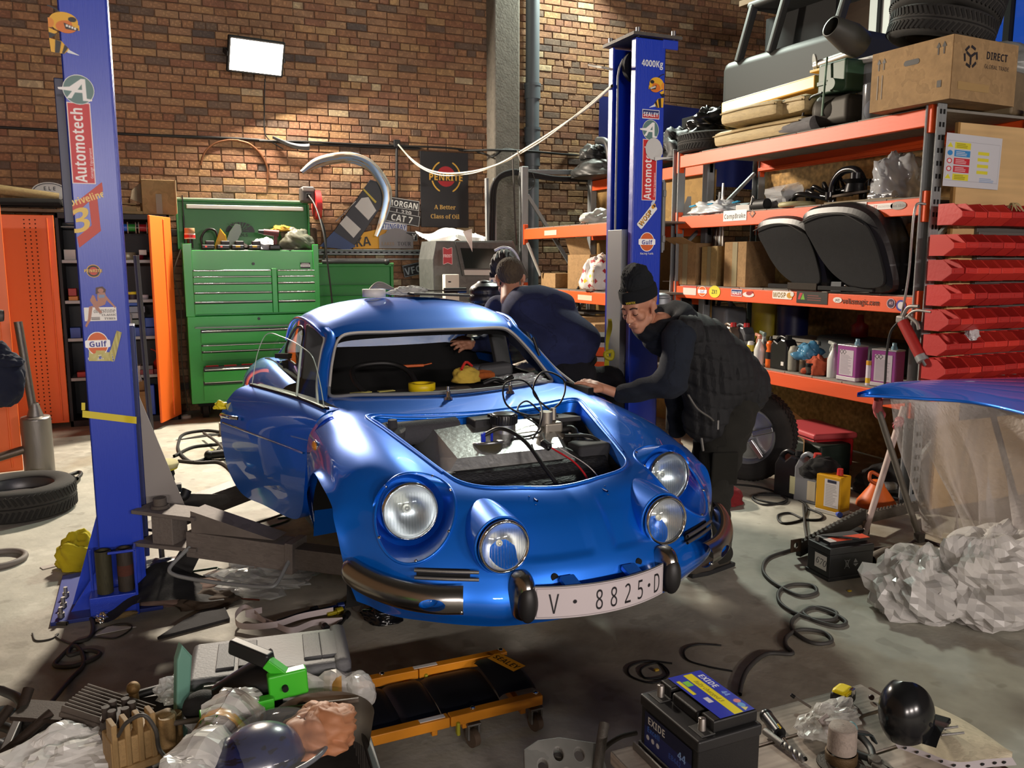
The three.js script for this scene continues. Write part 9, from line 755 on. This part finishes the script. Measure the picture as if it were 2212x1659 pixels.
{const c=P(578,1648,.43),s=thing('lamp_dome','scuffed navy dome under a clear cover, nearest the camera','dome',c,[-.2,.25,.1]),dome=(r,k)=>lat(Array.from({length:16},(_,i)=>{const f=i/15*Math.PI/2;return[Math.cos(f)*r,Math.pow(Math.sin(f),.9)*r*k];}).reverse(),40);part(s,'dome',tf(dome(.098,1.0),[-.02,0,0],null,[1.1,1,.95]),new THREE.MeshPhysicalMaterial({color:'#1a2350',map:TEX.worn,roughness:.28,clearcoat:.6,clearcoatRoughness:.15,side:THREE.DoubleSide}));part(s,'clear_cover',tf(dome(.112,.98),[.018,.004,0],null,[1.18,1,1]),mat('#e6e8ea',.06,0,{transparent:true,opacity:.06}));part(s,'rim_strip',[tb(ring(24,(a)=>[.014+Math.cos(a)*.13,.004,Math.sin(a)*.11]),.006,{closed:true,seg:60})],mat('#6d7076',.4));}
solo('cooling_fins','brown finned casting lying in the crate','casting',[bx(.2,.015,.13),...Array.from({length:9},(_,i)=>bx(.2,.018,.006,[0,.014,-.055+i*.0138],null,.002))].map((g)=>tf(g,[0,0,0],[0,-.5,-.28])),dirty('#6a5f56',.7,.2),P(235,1540,rim+.05));solo('rusty_bracket','dark rusty steel bracket across the crate\'s left end','bracket',[bar([-.12,.03,-.05],[.16,.0,.06],.09,.012),tb([[-.14,.04,-.05],[-.2,-.02,.06],[-.17,-.03,.07],[-.04,.03,.0]],.013),tb([[-.1,.06,-.1],[-.12,.01,-.05]],.014)],dirty('#3a2c22',.7,.4),P(150,1555,rim+.04));solo('black_channel','long black steel channel at the back of the crate','channel',[tb([P(240,1520,rim+.03),P(300,1500,rim+.04),P(380,1478,rim+.04)].map((p)=>p.sub(P(300,1500,rim))),.012)],M.black,P(300,1500,rim));solo('brass_valve','small brass coloured valve upright in the crate','valve',[cy(.012,.016,.07,[0,.035,0]),sp(.018,[0,.08,0]),bar([0,.04,0],[.04,.01,.01],.02,.012)],dirty('#8a6a3c',.5,.5),P(292,1545,rim+.0));
solo('distributor','old brown distributor body with wires in the crate','distributor',[cy(.045,.05,.07,[0,.035,0]),...ring(6,(a)=>cy(.01,.01,.03,[Math.cos(a)*.03,.085,Math.sin(a)*.03]))],dirty('#40342c',.6),P(262,1600,rim+.02));solo('wooden_pattern','pale yellowed plastic tower of bracketed pieces at the bottom edge','plastic part',[bx(.1,.09,.08,[0,.045,0]),...[-.04,-.01,.02,.05].map((x)=>bx(.014,.13,.05,[x,.07,.02])),bx(.14,.02,.1,[.02,.01,0]),cy(.02,.02,.1,[.09,.05,.02]),cy(.02,.02,.08,[.12,.04,-.02])],dirty('#bd9a66',.6),P(280,1648,rim-.01),.3);solo('tan_cone','tan cone shaped cover in the crate behind the yellowed parts','cone',[lat([[.001,.12],[.02,.11],[.07,0]],30,null,[.5,0,-.4])],dirty('#8d7448',.7),P(330,1600,rim+.0));solo('clear_bag','shiny clear bag bunched at the bottom left of the crate','bag',crumple(.3,.13,.2,.6,123,14),film('#e4e2de',{opacity:.66}),P(150,1650,rim-.02),.3);solo('clear_bag','crumpled clear film beside the teal moulding','bag',crumple(.14,.09,.1,.6,124,12),film('#e4e6e6',{opacity:.6}),P(400,1500,rim+.03));cord('crate_wire','grey wire looping over the parts in the crate','wire',[[255,1590,.45],[275,1560,.5],[310,1545,.52],[335,1575,.48],[345,1620,.42],[370,1645,.4]],.005,M.greyCable);solo('black_pan','black curved panel edge at the bottom beside the navy dome','panel edge',[tb([[-.1,0,0],[0,.02,-.02],[.12,.01,-.01]],.02)],M.black,P(430,1650,rim+.02));
}
{
const C=CARP,on=(n,l,c,a,y,s,g,m,ry=0)=>solo(n,l,c,g,m,C(a,y,s),ry),roll=(r,h)=>lat([[r*.6,0],[r,0],[r,h],[r*.6,h],[r*.6,0]],40);
on('tape_roll','white masking tape roll lying on the blue roof','tape',-.16,1.402,1.95,roll(.062,.04),mat('#d2d0cc',.5));on('tape_roll','yellow tape roll on the cowl below the windscreen opening','tape',-.13,.985,1.28,roll(.064,.036),mat('#dcc010',.45));on('kneeling_board','dark flat board lying on the right of the roof','board',.2,1.402,1.98,[bx(.34,.012,.2,[0,.006,0],[0,.1,-.05])],mat('#2a2826',.6));on('tissue','crumpled white tissue on the roof beside the dark board','tissue',.06,1.404,2.02,crumple(.2,.07,.12,.6,131),fabric('#d0d0cc'));{const p=C(.28,1.425,2.05),s=thing('screwdriver','black and red screwdriver lying on the dark roof board','screwdriver',p,.15);part(s,'handle',rod([0,0,0],[.13,0,.02],.015,14),mat('#1a1416',.4));part(s,'shaft',rod([0,0,0],[-.12,.0,-.01],.004),M.chrome);}on('wire_bundle','bundle of pale wires on the back of the roof','wire',.05,1.41,2.2,[0,1,2,3].map((i)=>tb([[-.2,0,.02*i],[-.1,.03+.01*i,-.02],[.0,.012,.03],[.1,.035,-.02*i],[.2,.01,0]],.006)),mat('#7d766c',.6));
{const s=thing('work_glove','yellow and orange work glove on the cowl','glove',C(.12,1.0,1.34),.4);part(s,'cuff',crumple(.15,.12,.12,.25,132),fabric('#d9b84a'));part(s,'red_edge',tb([[-.05,.07,.02],[0,.1,.0],[.06,.075,-.02]],.007),mat('#c22a22',.6));part(s,'fingers',[tb([[.04,.03,0],[.1,.035,.01],[.15,.03,.02]],.02),tb([[.04,.025,.03],[.09,.03,.04],[.14,.025,.05]],.018),crumple(.1,.06,.08,.3,133)].map((g)=>tf(g,[.0,0,0])),fabric('#d8702a'));}
on('column_shroud','dark grey steering column shroud on the cowl behind the glove','shroud',.30,1.0,1.42,[bx(.2,.075,.1,[0,.04,0],[0,.1,.05],.025),bx(.09,.05,.08,[-.1,.05,.0],null,.02)],mat('#3d3e41',.55));on('trim_bag','clear bag of trim pieces on the cowl at the far side','bag',.40,.99,1.3,crumple(.26,.06,.16,.6,134,12),film('#d8dade',{opacity:.55}));on('rubber_seal','looped black rubber window seal lying in the cabin','seal',-.27,.98,1.42,tb([[-.12,.0,.12],[-.15,.06,0],[-.12,.1,-.1],[.05,.11,-.12],[.13,.08,-.06],[.15,.0,.08]],.013),rubberSeal);on('utility_knife','orange utility knife in the cabin','knife',-.06,1.06,1.62,[bar([-.07,0,0],[.06,.0,0],.02,.014,.005),bar([.05,0,0],[.1,.01,.01],.018,.006)],mat('#c2571c',.45));on('black_lever','black plastic clip assembly on the cowl in front of the shroud','clip',.24,.99,1.26,[tb([[-.06,.01,0],[0,.03,.01],[.05,.015,0],[.09,.04,.02]],.012)],M.black);on('yellow_scrap','yellow tape scraps lying on the cowl at the near side','tape',-.42,.99,1.3,[bx(.1,.004,.03,[0,.002,0],[0,.2,0]),bx(.08,.004,.03,[.12,.002,.0],[0,.1,0])],mat('#c9c06a',.6));on('grey_gasket','flat grey gasket plate on the cowl beside the yellow roll','gasket',.01,.988,1.26,ext(poly([[-.1,-.04],[.09,-.04],[.1,.04],[-.08,.04]],[ring(16,(f)=>[Math.cos(f)*.025,Math.sin(f)*.025])]),.004,null,[-Math.PI/2,0,0]),mat('#5a5450',.8));on('door_tape_scrap','masking tape scrap stuck on the rear edge of the open door','tape',-.955,.9,1.72,bx(.03,.03,.004,null,[0,.4,.3]),mat('#a8a05a',.6));
}
sheetTex.needsUpdate=true;
renderer.render(scene,camera);
